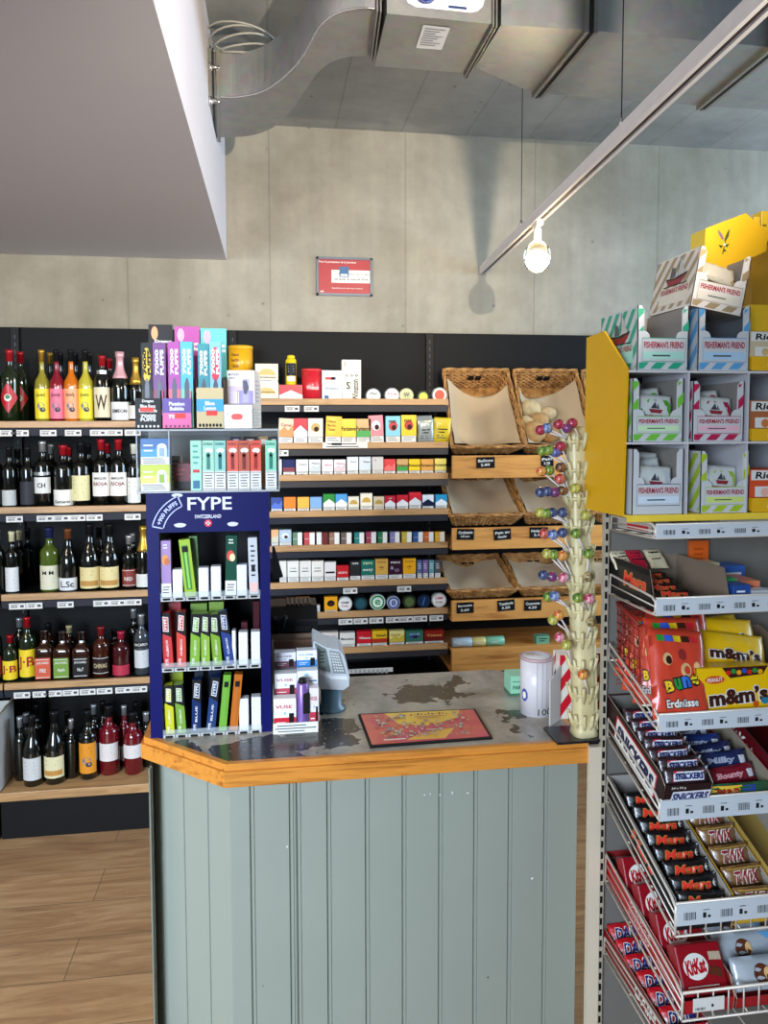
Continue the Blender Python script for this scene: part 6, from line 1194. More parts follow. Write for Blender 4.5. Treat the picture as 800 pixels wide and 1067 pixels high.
def rackshelf(fx, ft, fb, bt, bb_, rail=True, n=3, grid=False):
    """fx: photo column of the front corner; ft, fb: top and bottom of the front; bt, bb_: the same at the upright"""
    F1 = at(fx, ft, X=XS); F0 = at(fx, fb, Y=F1.y); F0 = Vector((XS, F1.y, F0.z)); zb1 = at(627, bt, Y=YP).z; zb0 = at(627, bb_, Y=YP).z
    B1 = Vector((XS, YP-.002, zb1)); B0 = Vector((XS, YP-.002, zb0)); mb = MB(); r = .0021
    mb.tube([B0, B1+Vector((0, -.004, 0)), B1+(F1-B1)*.93, F1+Vector((0, 0, -.006)), F0+Vector((0, 0, .006)), F0+(B0-F0)*.06, B0], r*1.15, WIRE, 7)
    for k in range(1, n+1):
        t = k/(n+1); mb.tube([B0.lerp(B1, t), F0.lerp(F1, t)], r*.75, WIRE, 6)
    mb.build('x'); e = COL.objects['x']; e.name = 'end_wires'; e.data.name = 'end_wires'
    s = MB(); m = 12
    for k in range(m+1):
        x = XS+(XE-XS)*k/m; s.tube([Vector((x, F0.y, F0.z)), Vector((x, B0.y, B0.z))], r*.7, WIRE, 5)
    for t in (0, .33, .66, 1): p = F0.lerp(B0, t); s.tube([p, Vector((XE, p.y, p.z))], r, WIRE, 6)
    s.tube([F1, Vector((XE, F1.y, F1.z))], r*1.2, WIRE, 6)
    if grid:
        for k in range(26): x = XS+(XE-XS)*k/26; s.tube([Vector((x, F1.y, F1.z)), Vector((x, F0.y, F0.z))], r*.7, WIRE, 5)
    sh = s.build('wire_shelf', rack); e.parent = sh
    if rail is True or rail == 'thin':
        q = MB(); zlo = F0.z+.001 if rail is True else F1.z-(F1.z-F0.z)*.62
        q.prism([(XS, F1.y-.004, F1.z), (XS, F1.y-.006, zlo), (XS, F1.y-.001, zlo-.001), (XS, F1.y+.0005, F1.z+.001)], (XE-XS, 0, 0), RW)
        f = plane((XS, F1.y-.0052, zlo), (1, 0, 0), (0, .03, 1)); hgt = F1.z-zlo; u = .012; k = 0
        for u in (.012, .078, .145, .21, .28):
            q.bars(f, u, u+.022, hgt*.25, hgt*.62, 9, INK, .0008); q.quad(f, u+.034, u+.040, hgt*.3, hgt*.55, INK, .0008); q.quad(f, u+.043, u+.048, hgt*.3, hgt*.42, INK, .0008); q.quad(f, u+.034, u+.046, hgt*.66, hgt*.70, M('#666a70'), .0008)
        q.build('price_rail', sh)
    V = (B0-F0).normalized(); N = Vector((1, 0, 0)).cross(V)
    fr = Matrix(((1, V.x, N.x, F0.x), (0, V.y, N.y, F0.y), (0, V.z, N.z, F0.z), (0, 0, 0, 1))) @ Matrix.Translation((0, .004, .003))
    return fr, F0, F1, (B0-F0).length, sh
S1 = rackshelf(683, 547, 561, 537, 552, True, 1)
S2 = rackshelf(683, 624, 641, 598, 619, True, 1)
S3 = rackshelf(686, 745, 762, 670, 688, True, 1)
S4 = rackshelf(687, 834, 855, 748, 768, True, 1)
S5 = rackshelf(704, 942, 976, 808, 836, 'thin', 2, True)
S6 = rackshelf(711, 1035, 1064, 889, 918, False, 2, True)
S7 = rackshelf(716, 1110, 1140, 975, 994, True, 2)
q = MB(); f0 = at(722, 1041, Y=S6[2].y-.004); f1 = at(754, 1051, Y=S6[2].y-.004); q.box(f0.x, f1.x, f0.y-.001, f0.y, f1.z, f0.z, PAPER); f = plane((f0.x, f0.y-.0012, f1.z), (1, 0, 0), (0, 0, 1)); q.bars(f, .004, .022, .003, .008, 8, INK, .0002); q.quad(f, .032, .036, .007, .012, INK, .0002); q.build('price_tag', S6[4])
def put(o, fr, u, v, n=0, rx=0, ry=0, rz=0):
    o.matrix_world = fr @ Matrix.Translation((u, v, n)) @ Matrix.Rotation(rz, 4, 'Z') @ Matrix.Rotation(rx, 4, 'X') @ Matrix.Rotation(ry, 4, 'Y'); return o
def tray(name, label, cat, fr, u0, u1, v0, v1, hs, hf, out, inn, group=None, hb=None, sideprint=None, frontprint=None, th=.0016, edge=None):
    """open cardboard tray: low front, tall sides"""
    t = thing(name, label, cat, (0, 0, 0), (0, 0, 0), group); hb = hb or hs; w = u1-u0; d = v1-v0; t.matrix_world = fr @ Matrix.Translation((u0, v0, 0)); mo = M(out, .4, var=.03); mi = M(inn, .6, var=.04); me = M(edge, .5) if edge else mi
    mb = MB(); mb.box(0, w, 0, th, 0, hf, mo); mb.box(0, w, d-th, d, 0, hb, mi); mb.box(0, w, 0, d, 0, th, mo)
    for x0, flip in ((0, 0), (w-th, 1)):
        pr = [(x0, 0, 0), (x0, d, 0), (x0, d, hb), (x0, .02, hs), (x0, 0, hf)]
        mb.prism(pr, (th*.5, 0, 0), mo if not flip else mi, me); mb.prism([(x+th*.5, y, z) for x, y, z in pr], (th*.5, 0, 0), mi if not flip else mo, me)
    if frontprint: frontprint(mb, plane((0, -.0003, 0), (1, 0, 0), (0, 0, 1)), w, hf)
    if sideprint: sideprint(mb, plane((-.0004, d, 0), (0, -1, 0), (0, 0, 1)), d, hs)
    mb.build('tray_body', t); return t
def bar(Lb, Hb, Tb, main, deco, endm=None):
    mb, f = pillow(Hb, Lb, Tb, M(main, .25, coat=.3, var=.03), nx=8, ny=14, crimp=.12); mb.xf = Matrix.Rotation(math.pi/2, 4, 'Y')
    g = lambda a, b, off=0.0: f(-b, a, off+.0004); 
    # remap: already built vertices must be rotated too
    mb.v = [mb.xf @ Vector(v_) for v_ in mb.v]
    deco(mb, g, Lb, Hb); return mb
def grid_text(mb, s_, g, u, v, w, h, m, off=0, shear=0.0, bold=.04): mb.text(s_, g, u, v, w, h, m, off, 0, bold, shear)
RM = M('#e2382c', .3); GOLD = M('#c9a050', .3, .3)
def d_mars(mb, g, L_, H_): grid_text(mb, 'Mars', g, 0, 0, L_*.62, H_*.55, GOLD, .0006, .15, .07); grid_text(mb, 'Mars', g, 0, 0, L_*.60, H_*.5, RM, .0013, .15, .03)
def d_snick(mb, g, L_, H_):
    mb.poly(g, [(-L_*.36, -H_*.3), (L_*.33, -H_*.3), (L_*.38, H_*.3), (-L_*.31, H_*.3)], M('#c02038', .3), .0001) ; mb.quad(lambda a, b, off=0: g(a+b*.18, b, off), -L_*.33, L_*.34, -H_*.25, H_*.25, M('#e0e0e8', .3), .0004, 8); grid_text(mb, 'SNICKERS', g, 0, 0, L_*.62, H_*.36, M('#20306c', .3), .0020, .15, .05)
def d_twix(mb, g, L_, H_): grid_text(mb, 'TWIX', g, 0, 0, L_*.6, H_*.62, M('#e8dcd0', .3), .0006, .15, .08); grid_text(mb, 'TWIX', g, 0, 0, L_*.58, H_*.55, M('#8c1c2c', .3), .0013, .15, .03); mb.quad(g, -L_*.4, L_*.4, H_*.36, H_*.42, GOLD, .0001, 8)
def d_kit(mb, g, L_, H_): mb.disc(g, -L_*.05, 0, L_*.3, H_*.4, PAPER, .0002); grid_text(mb, 'KitKat', g, -L_*.05, 0, L_*.46, H_*.5, M('#c01020', .3), .0006, .1, .05)
def d_daim(mb, g, L_, H_): grid_text(mb, 'DAIM', g, 0, 0, L_*.7, H_*.6, PAPER, .0006, .1, .09); grid_text(mb, 'DAIM', g, 0, 0, L_*.68, H_*.54, M('#182468', .3), .0013, .1, .03)
def add_bars(n, fr, u, v0, dv, n0, dn, L_, H_, T_, main, deco, label, cat, grp, tilt, j=.004, name='chocolate_bar', lab2=None, seed=1, rz=0.0):
    rr = random.Random(seed)
    for k in range(n):
        o = bar(L_, H_, T_, main, deco).build(name); tag(o, label.format(ORD[k+1]) if n > 1 else label, cat, grp)
        put(o, fr, u+rr.uniform(-j, j), v0+dv*k, n0+dn*k, rx=-tilt, ry=rr.uniform(-.04, .04), rz=rz+rr.uniform(-.03, .03))
uat = lambda px, S_: at(px, 700, Y=S_[1].y).x-XS
# --- first shelf: flat boxes under the yellow display
fr = S1[0]
tray('sweets_tray', 'open red and white sweets tray on the highest wire shelf', 'box', fr, .012, .10, .03, .17, .022, .018, '#b8b0a8', '#8c8478', sideprint=lambda mb, f, w, h: mb.quad(f, w*.3, w*.9, h*.2, h*.6, RED, .0003))
o = MB(); o.tube([(0, 0, 0), (0, 0, .012)], .026, RED, 24); o.tube([(0, 0, .012), (0, 0, .018)], .028, PAPER, 24); o = o.build('sweets_tub'); tag(o, 'round red tub with white lid on the highest wire shelf', 'tub'); put(o, fr, .055, .10, .004)
tag(put(MB().box(-.05, .05, 0, .11, 0, .024, M('#c8ccd2'), .001).build('white_box'), fr, .20, .04), 'flat white box on the highest wire shelf', 'box')
# --- second shelf
fr = S2[0]; u1 = uat(762, S2)
def mars_side(mb, f, w, h):
    mb.quad(f, w*.25, w*.92, h*.25, h*.85, M('#2a2624', .3), .0002); mb.text('Mars', f, w*.6, h*.56, w*.48, h*.42, GOLD, .0004, 0, .07, .15); mb.text('Mars', f, w*.6, h*.56, w*.46, h*.38, RM, .0008, 0, .03, .15)
tray('chocolate_tray', 'black tray of chocolate bars with red lettering on the second wire shelf', 'box', fr, .003, u1, .004, .19, .072, .012, '#151316', '#7c6c5e', 'chocolate bar trays', sideprint=mars_side)
add_bars(4, fr, .048, .03, .03, .020, .006, .082, .026, .016, '#161214', d_mars, 'black chocolate bar with red lettering, {} from the front on the second wire shelf', 'chocolate bar', 'bars in the black tray of the second shelf', math.radians(50), seed=2)
for k, (u, v, c, lb) in enumerate(((.018, .215, '#d8cdb0', 'cream packet behind the black tray, left one'), (.050, .20, '#c01c3c', 'crimson packet behind the black tray'), (.092, .212, '#d4c9a8', 'cream packet behind the black tray, right one'))):
    if v > S2[3]-.01: v = S2[3]-.012
    mb, f = pillow(.036, .05, .012, M(c, .4)); mb.lines(f, -.015, .015, -.01, .015, 3, INK, .0003, k, .4); o = mb.build('sweet_packet'); tag(o, lb, 'packet', 'packets behind the black tray'); put(o, fr, u, v, .066, rx=-.9)
def d_tic(c): 
    def d(mb, w, dd, h): f = plane((0, -.0003, 0), (1, 0, 0), (0, 0, 1)); mb.disc(f, w*.5, h*.5, w*.3, h*.3, M(c, .3), .0002); mb.text('tic tac', f, w*.5, h*.5, w*.4, h*.16, PAPER, .0005)
    return d
u2 = uat(765, S2)
for k, (u, v, n, w, d, h, c, c2, lb, nm) in enumerate(((.000, .055, 0, .040, .07, .045, '#3a9a5a', '#1c6a38', 'green mint box on the second wire shelf', 'mint_box'), (.043, .05, 0, .04, .07, .04, '#e0805a', '#c04a2c', 'orange mint box beside the green one', 'mint_box'), (.002, .008, 0, .034, .035, .042, '#24488c', '#e0e4ea', 'blue and white sweets box in front of the green mint box', 'sweet_box'), (-.004, .13, 0, .055, .05, .062, '#d8d0a8', '#c8c09a', 'cream box behind the mint boxes', 'sweet_box'), (.055, .13, 0, .05, .05, .055, '#2c5aa8', '#d0d8e0', 'royal blue box behind the orange mint box', 'sweet_box'), (.012, .19, .04, .04, .01, .06, '#d8601c', '#b84a10', 'bright orange box at the back of the second wire shelf', 'sweet_box'), (.040, .012, 0, .04, .03, .03, '#c8ccd0', '#4a9a6a', 'clear and green pack in front of the orange mint box', 'sweet_box'))):
    mb = MB(); mb.box(0, w, 0, d, 0, h, M(c, .35, var=.03), .001); d_tic(c2)(mb, w, d, h) if nm == 'mint_box' else mb.lines(plane((0, -.0003, 0), (1, 0, 0), (0, 0, 1)), w*.15, w*.85, h*.3, h*.8, 3, M(c2, .3), .0002, k, .45)
    o = mb.build(nm); tag(o, lb, 'sweets box', 'small sweet boxes on the second wire shelf'); put(o, fr, u2+u, min(v, S2[3]-d-.004), n)
# --- third shelf: bags
mb = MB(); NET = M('#7c1812', .5); XB = XS+.003
rb = thing('red_basket', 'red plastic mesh basket behind the candy bags on the third wire shelf', 'basket'); zt3, zb3 = at(650, 628, Y=YP-.03).z, at(650, 712, Y=YP-.03).z
for k in range(24): x = XB+.14*k/23; mb.tube([(x, YP-.03, zt3), (x+.012, YP-.035, zb3)], .0013, NET, 4)
for k in range(20): z = zt3+(zb3-zt3)*k/19; mb.tube([(XB, YP-.03, z), (XB+.145, YP-.03, z)], .0013, NET, 4)
for k in range(5): y = YP-.03-.022*k; mb.tube([(XB, y, zt3-.005*k), (XB+.006, y, zb3+.03)], .0013, NET, 4)
for k in range(7): z = zt3-.02+(zb3-zt3)*.75*k/7; mb.tube([(XB, YP-.03, z), (XB+.002, YP-.12, z-.012)], .0013, NET, 4)
mb.tube([(XB+.15, YP-.03, zt3), (XB, YP-.03, zt3), (XB, YP-.12, zt3-.02)], .004, NET, 6); mb.build('mesh_body', rb)
BROWN = M('#3c1c18', .35); NUT = M('#d8b078', .4)
def d_bunt(mb, f, w, h):
    for k, c in enumerate(('#2c9a3c', '#2c58c0', '#e0c020', '#3a2018', '#c8202c')): mb.quad(f, -w*.38+w*.15*k, -w*.24+w*.15*k, h*.36, h*.43, M(c, .3), .0006, 3)
    for u, v, r, m in ((-.22, .16, .09, NUT), (-.2, .15, .06, BROWN), (.05, .22, .08, M('#8c1c14')), (.1, .05, .10, NUT), (.12, .05, .06, M('#c84028')), (-.28, -.12, .07, M('#a02c1c')), (.3, .1, .06, NUT)): mb.disc(f, w*u, h*v, w*r, h*r*.8, m, .0006+.0002*(r < .07), 14)
    for k, (c_, col) in enumerate(zip('Bunt', ('#e0b81c', '#2c9a40', '#2c6ac8', '#e8d020'))):
        mb.text(c_, f, -w*.22+w*.15*k, -h*.14+h*.03*k, w*.16, h*.15, INK, .0010, .2, .1); mb.text(c_, f, -w*.22+w*.15*k, -h*.14+h*.03*k, w*.13, h*.12, M(col, .3), .0014, .2, .05)
    mb.text('Erdn\u00fcsse', f, 0, -h*.31, w*.6, h*.11, INK, .0010, .12, .08); mb.text('Erdn\u00fcsse', f, 0, -h*.31, w*.57, h*.09, PAPER, .0014, .12, .03)
def d_mm(mb, f, w, h):
    mb.text('m&m\u2019s', f, 0, h*.10, w*.76, h*.22, PAPER, .0030, 0, .10); mb.text('m&m\u2019s', f, 0, h*.10, w*.74, h*.19, BROWN, .0038, 0, .05)
    rr = random.Random(5)
    for k in range(9): mb.disc(f, w*rr.uniform(-.36, .36), -h*rr.uniform(.1, .32), w*.055, w*.05, M(rr.choice(['#c8281c', '#2c8a3c', '#2c50b0', '#5a2c18', '#e0761c']), .25), .0008+.0001*k, 12)
def bag(name, cat, label, grp, px, py, Y, wpx, hpx, main, deco, rx=-.35, ry=0.0, rz=0.0, t=.03):
    p = at(px, py, Y=Y); s = zc(p)/F; w, h = wpx*s, hpx*s; mb, f = pillow(w, h, t, M(main, .3, coat=.3, var=.05), nx=12, ny=16); deco(mb, f, w, h); o = mb.build(name, None, p)
    o.matrix_world = Matrix.Translation(p) @ Matrix.Rotation(rz, 4, 'Z') @ Matrix.Rotation(rx, 4, 'X') @ Matrix.Rotation(ry, 4, 'Y'); return tag(o, label, cat, grp)
yS = S3[1].y; OR = '#c8402a'; YE = '#e8b80c'; go = 'orange bags of peanuts on the third wire shelf'; gy = 'yellow bags of chocolate peanuts on the third wire shelf'
for px, py, dy, w, h, rz, ry, lb in ((663, 672, .17, 34, 70, -.55, .1, 'orange red peanut bag standing sideways, leftmost in the row'), (672, 683, .13, 36, 78, -.6, .08, 'orange red peanut bag standing sideways, second from left'), (684, 694, .10, 40, 82, -.55, .05, 'orange red peanut bag standing sideways, third from left'), (707, 672, .115, 66, 76, 0, .06, 'orange red peanut bag, farthest back of those facing forward'), (704, 686, .075, 62, 84, 0, .04, 'orange red peanut bag, middle of those facing forward'), (706, 703, .035, 60, 92, -.02, .10, 'orange red peanut bag with coloured lettering, frontmost')):
    bag('peanut_bag', 'bag', lb, go, px, py, yS+dy, w, h, OR, d_bunt, rx=-.38, ry=ry, rz=rz, t=.022)
for px, py, dy, w, h, ry, lb in ((735, 660, .16, 76, 34, -.05, 'dark yellow peanut bag lying at the back of the third wire shelf'), (755, 672, .12, 66, 56, .10, 'yellow chocolate peanut bag, rear one behind the open carton'), (762, 690, .085, 74, 62, .16, 'yellow chocolate peanut bag, front one behind the open carton')):
    bag('peanut_bag', 'bag', lb, gy, px, py, yS+dy, w, h, YE, d_mm, rx=-.5, ry=ry, t=.026)
Yc = yS+.012; c0, c1 = at(727, 745, Y=Yc), at(806, 745, Y=Yc); w = c1.x-c0.x; hcar = at(760, 698, Y=Yc).z-c0.z
t = thing('peanut_carton', 'yellow open carton with brown lettering at the front of the third wire shelf', 'carton', (c0.x, Yc, c0.z+.003)); YM = M('#e8b80c', .3, var=.03)
mb = MB(); mb.xf = Matrix.Rotation(-.14, 4, 'X'); mb.box(0, w, 0, .002, 0, hcar, YM); mb.box(0, .002, 0, .09, 0, hcar, YM); mb.box(w-.002, w, 0, .09, 0, hcar, YM); mb.box(0, w, .09, .092, 0, hcar*1.15, YM); mb.box(0, w, 0, .09, hcar*.98, hcar, YM)
f = plane((0, -.0004, 0), (1, 0, 0), (0, 0, 1)); mb.text('m&m\u2019s', f, w*.54, hcar*.34, w*.80, hcar*.40, PAPER, .0002, .06, .10); mb.text('m&m\u2019s', f, w*.54, hcar*.34, w*.78, hcar*.36, BROWN, .0006, .06, .05)
mb.poly(f, [(w*(.24+.13*math.cos(a)), hcar*(.72+.09*math.sin(a))) for a in [k*math.pi/8 for k in range(16)]], M('#c8501c'), .0003); mb.text('PEANUT', f, w*.24, hcar*.72, w*.2, hcar*.09, PAPER, .0006, .06)
mb.poly(f, [(w*.34, hcar*.98), (w*.95, hcar*.98), (w*.88, hcar*.80), (w*.44, hcar*.74)], BROWN, .0003)
for k in range(7): mb.disc(f, w*(.42+.07*k), hcar*(.86+.03*(k % 2)), w*.035, w*.03, M(['#c8281c', '#2c8a3c', '#e0a01c', '#2c50b0'][k % 4], .25), .0006+.0001*k, 10)
mb.disc(f, w*.88, hcar*.2, w*.05, w*.04, M('#2c7a9c', .25), .0009); mb.disc(f, w*.76, hcar*.14, w*.04, w*.035, M('#c8501c', .25), .0009); mb.build('carton_body', t)
fr = S3[0]; u0 = uat(784, S3); tray('chocolate_tray', 'tall brown cardboard tray at the right picture edge on the third wire shelf', 'box', fr, u0+.015, u0+.13, .03, .2, .07, .03, '#6a4a3a', '#7a6654', 'chocolate bar trays')
# --- fourth shelf
fr = S4[0]; u1 = uat(742, S4)
def snick_side(mb, f, w, h):
    mb.quad(f, w*.22, w*.90, h*.14, h*.86, M('#c02038', .3), .0002); mb.quad(f, w*.235, w*.885, h*.19, h*.81, PAPER, .0004); mb.text('SNICKERS', f, w*.56, h*.5, w*.60, h*.42, M('#141c44', .3), .0007, 0, .06, .1)
def snick_front(mb, f, w, h): mb.poly(f, [(w*.16, h*.42), (w*.95, h*.42), (w*.99, h*.78), (w*.2, h*.78)], M('#e0e0e8', .3), .0002); mb.text('SNICKERS', f, w*.57, h*.60, w*.74, h*.26, M('#20306c', .3), .0006, 0, .05, .12); mb.text('24 x 50 g', f, w*.3, h*.90, w*.3, h*.09, PAPER, .0004)
tray('chocolate_tray', 'brown tray of chocolate bars with blue on white lettering on the fourth wire shelf', 'box', fr, .003, u1, .004, .25, .074, .064, '#2c1a1a', '#3a2622', 'chocolate bar trays', sideprint=snick_side, frontprint=snick_front, edge='#b8a898')
add_bars(7, fr, (u1+.003)/2+.002, .020, .026, .068, .001, u1*.92, .030, .017, '#2c1a20', d_snick, 'brown chocolate bar with blue on white lettering, {} from the front', 'chocolate bar', 'bars in the brown tray of the fourth shelf', math.radians(40), seed=5, j=.003)
t_ = tray('chocolate_tray', 'red and cream tray of mixed bars on the fourth wire shelf', 'box', fr, u1+.003, u1+.13, .004, .25, .05, .012, '#8c1420', '#8c8474', 'chocolate bar trays', edge='#c03038')
def d_bl(s_, c, c2='#d8dce8'):
    def d(mb, g, L_, H_): mb.text(s_, g, -L_*.08, 0, L_*.55, H_*.4, M(c, .3), .0003, 0, .05, .15); mb.quad(g, L_*.28, L_*.42, -H_*.2, H_*.2, M(c2, .3), .0003, 3)
    return d
for k, (u, v, n, c, s_, cc_, lb, rz) in enumerate(((.045, .17, .03, '#1c2c5c', 'Bounty', '#c8d4e8', 'navy blue bar at the top back of the red and cream tray', .1), (.05, .14, .032, '#1c3470', 'Bounty', '#b8c8e0', 'royal blue bar second from the back in the red and cream tray', -.05), (.06, .11, .034, '#1a2450', 'Milky', '#c0c8e0', 'dark blue bar in the middle of the red and cream tray', .12), (.072, .085, .036, '#202c58', 'Milky', '#a8b0c8', 'dark blue bar with silver end in the red and cream tray', .05), (.075, .058, .026, '#7c1428', 'Bounty', '#e0a0a8', 'wine red bar in the red and cream tray', .12))):
    o = bar(.10, .034, .016, c, d_bl(s_, cc_)).build('chocolate_bar'); tag(o, lb, 'chocolate bar', 'bars in the red and cream tray'); put(o, fr, u1+u, v, n, rx=-.75, rz=rz)
def d_me(mb, g, L_, H_): mb.quad(g, -L_*.48, L_*.02, -H_*.4, H_*.4, M('#e0b83c', .3), .0003, 6); mb.text('M&E', g, -L_*.22, 0, L_*.34, H_*.5, M('#a02818', .3), .0007, 0, .06); mb.quad(g, L_*.04, L_*.22, -H_*.36, H_*.36, M('#2440a0', .3), .0003, 4)
o = bar(.12, .03, .014, '#2c5a3c', d_me).build('chocolate_bar'); tag(o, 'yellow, blue and green bar at the front of the red and cream tray', 'chocolate bar', 'bars in the red and cream tray'); put(o, fr, u1+.068, .02, .024, rx=-.6)
tray('chocolate_tray', 'dark red tray with white lettering at the right picture edge, fourth wire shelf', 'box', fr, u1+.135, u1+.25, .02, .25, .07, .02, '#5c1018', '#4a2a24', 'chocolate bar trays', sideprint=lambda mb, f, w, h: mb.text('KitKat', f, w*.5, h*.6, w*.4, h*.4, PAPER, .0004))
# --- fifth shelf
fr = S5[0]; ua = uat(772, S5)
tray('chocolate_tray', 'black tray with grey inside holding red lettered bars on the fifth wire shelf', 'box', fr, .004, ua-.002, .004, .30, .05, .020, '#141416', '#a09a94', 'chocolate bar trays', sideprint=lambda mb, f, w, h: (mb.text('Mars', f, w*.55, h*.55, w*.3, h*.42, GOLD, .0004, 0, .07, .15), mb.text('Mars', f, w*.55, h*.55, w*.29, h*.38, RM, .0008, 0, .03, .15)), edge='#a8a09a')
add_bars(8, fr, ua*.5+.004, .028, .030, .036, .0015, ua*.82, .030, .018, '#151214', lambda mb, g, L_, H_: (d_mars(mb, g, L_, H_), mb.disc(g, L_*.4, 0, L_*.05, H_*.2, PAPER, .0004, 10)), 'black chocolate bar with red lettering, {} from the front, fifth wire shelf', 'chocolate bar', 'bars in the grey inside tray of the fifth shelf', math.radians(42), seed=8, j=.003)
tray('chocolate_tray', 'yellow edged tray of gold and maroon bars on the fifth wire shelf', 'box', fr, ua+.002, ua+.085, .004, .30, .048, .014, '#d0a424', '#a09a90', 'chocolate bar trays', edge='#d4aa3c')
add_bars(6, fr, ua+.047, .024, .042, .034, .0015, .078, .036, .02, '#7d5a34', d_twix, 'gold and maroon chocolate bar, {} from the front in the yellow edged tray', 'chocolate bar', 'bars in the yellow edged tray', math.radians(42), seed=9, j=.003)
tray('chocolate_tray', 'cream and yellow tray at the right picture edge, fifth wire shelf', 'box', fr, ua+.089, ua+.18, .004, .30, .055, .02, '#b8984c', '#9a9488', 'chocolate bar trays', edge='#c8a858')
# --- sixth shelf
fr = S6[0]; ub_ = uat(776, S6)
def kk_side(mb, f, w, h): mb.text('KitKat', f, w*.5, h*.55, w*.26, h*.55, PAPER, .0004, 0, .06, .1); mb.text('KitKat', f, w*.5, h*.55, w*.25, h*.46, M('#c01020', .3), .0008, 0, .03, .1); mb.lines(f, w*.7, w*.92, h*.3, h*.5, 2, PAPER, .0004, 1, .3)
tray('chocolate_tray', 'red tray of wafer bar packs with white ovals on the sixth wire shelf', 'box', fr, .004, ub_, .004, .32, .05, .026, '#b0101c', '#8c2020', 'chocolate bar trays', sideprint=kk_side, edge='#c8b8a8')
for k in range(4):
    w_, h_ = ub_*.86, .075; mb = MB(); mb.box(-w_/2, w_/2, 0, .03, -h_/2, h_/2, M('#8c0f1c', .3, var=.04), .003); f = plane((0, -.0004, 0), (1, 0, 0), (0, 0, 1)); mb.disc(f, -w_*.12, h_*.06, w_*.27, h_*.26, PAPER, .0002); mb.text('KitKat', f, -w_*.12, h_*.06, w_*.44, h_*.3, M('#b00c1c', .3), .0006, .12, .05, .1)
    mb.poly(f, [(w_*.12, -h_*.1), (w_*.4, -h_*.2), (w_*.42, -h_*.02), (w_*.2, h_*.06)], M('#5a2c1c', .3), .0004); mb.poly(f, [(w_*.2, h_*.16), (w_*.46, h_*.14), (w_*.46, h_*.3), (w_*.2, h_*.32)], M('#b8a48c', .3), .0004); mb.lines(f, -w_*.4, w_*.4, -h_*.42, -h_*.28, 2, PAPER, .0004, k, .25)
    o = mb.build('wafer_pack'); tag(o, f'red wafer bar pack with white oval, {ORD[k+1]} from the front', 'chocolate bar', 'wafer packs in the red tray'); put(o, fr, ub_*.52, .035+.068*k, .055, rx=-.72, ry=.03*(k % 2)-.01)
tray('chocolate_tray', 'red tray with blue and white bars at the right of the sixth wire shelf', 'box', fr, ub_+.003, ub_+.14, .004, .32, .045, .02, '#a01018', '#a89c90', 'chocolate bar trays', edge='#b8a494')
def d_bueno(mb, g, L_, H_): mb.disc(g, -L_*.1, 0, L_*.12, H_*.3, M('#5a3020', .3), .0003); mb.disc(g, -L_*.02, 0, L_*.05, H_*.2, NUT, .0006); mb.quad(g, L_*.2, L_*.46, -H_*.4, H_*.4, M('#5a9ac8', .3), .0003, 5)
add_bars(5, fr, ub_+.068, .03, .05, .04, .001, .12, .05, .024, '#a4acb4', d_bueno, 'white and light blue bar with hazelnut picture, {} from the front', 'chocolate bar', 'white bars at the right of the sixth shelf', math.radians(40), seed=12, j=.004)
# --- seventh shelf
fr = S7[0]
tray('chocolate_tray', 'red tray of toffee bars on the lowest visible wire shelf', 'box', fr, .004, .085, .004, .36, .045, .03, '#8c1018', '#7c2420', 'chocolate bar trays', edge='#b8a494', sideprint=lambda mb, f, w, h: mb.text('DAIM', f, w*.6, h*.55, w*.22, h*.5, PAPER, .0004))
add_bars(8, fr, .045, .06, .042, .034, .001, .074, .038, .016, '#b01420', d_daim, 'red toffee bar with blue lettering, {} from the front', 'chocolate bar', 'toffee bars on the lowest visible shelf', math.radians(40), seed=14, j=.003)
def d_bty(mb, g, L_, H_): mb.text('BOUNTY', g, 0, 0, L_*.8, H_*.5, PAPER, .0004, 0, .06)
add_bars(3, fr, .165, .17, .05, .055, .004, .13, .045, .022, '#2c7cb8', d_bty, 'light blue bar with white lettering, {} from the front', 'chocolate bar', 'light blue bars on the lowest visible shelf', math.radians(40), seed=15, j=.003)

# ============================================================ lozenge display on top of the rack
XD = at(608, 440, Y=YP+.03).x; YEL_ = M('#d3a106', .4, var=.03); YL2 = M('#e8c840', .4)
disp = thing('lozenge_display', 'yellow sided shelf display of lozenge boxes above the wire rack', 'display rack')
ol = [at(px, py, X=XD) for px, py in ((611, 352), (629, 345), (653, 384), (648, 538), (608, 530))]
mb = MB(); mb.prism(ol, (.004, 0, 0), YEL_); mb.build('side_panel', disp)
YD = ol[2].y; YDb = ol[0].y; XDE = XD+.42
zs3 = [at(700, y_, Y=YD).z for y_ in (386, 460.5, 536)]
for k, z in enumerate(zs3):
    MB().box(XD+.004, XDE, YD, YDb, z-.004, z, M('#c8c6c8', .4) if k < 2 else YL2).build('shelf_plate', disp)
for px in (717, 779, 842):
    x = at(px, 460, Y=YD).x; MB().box(x-.0012, x+.0012, YD+.001, YDb, zs3[2], zs3[0], M('#c0bfc4', .4)).build('divider', disp)
MB().box(XD+.004, XDE, YDb-.003, YDb, zs3[2], zs3[0], M('#3c4048', .6)).build('back_panel', disp)
MB().box(XD+.004, XDE, YD-.002, YD, zs3[2]-.012, zs3[2], YL2).build('front_lip', disp)
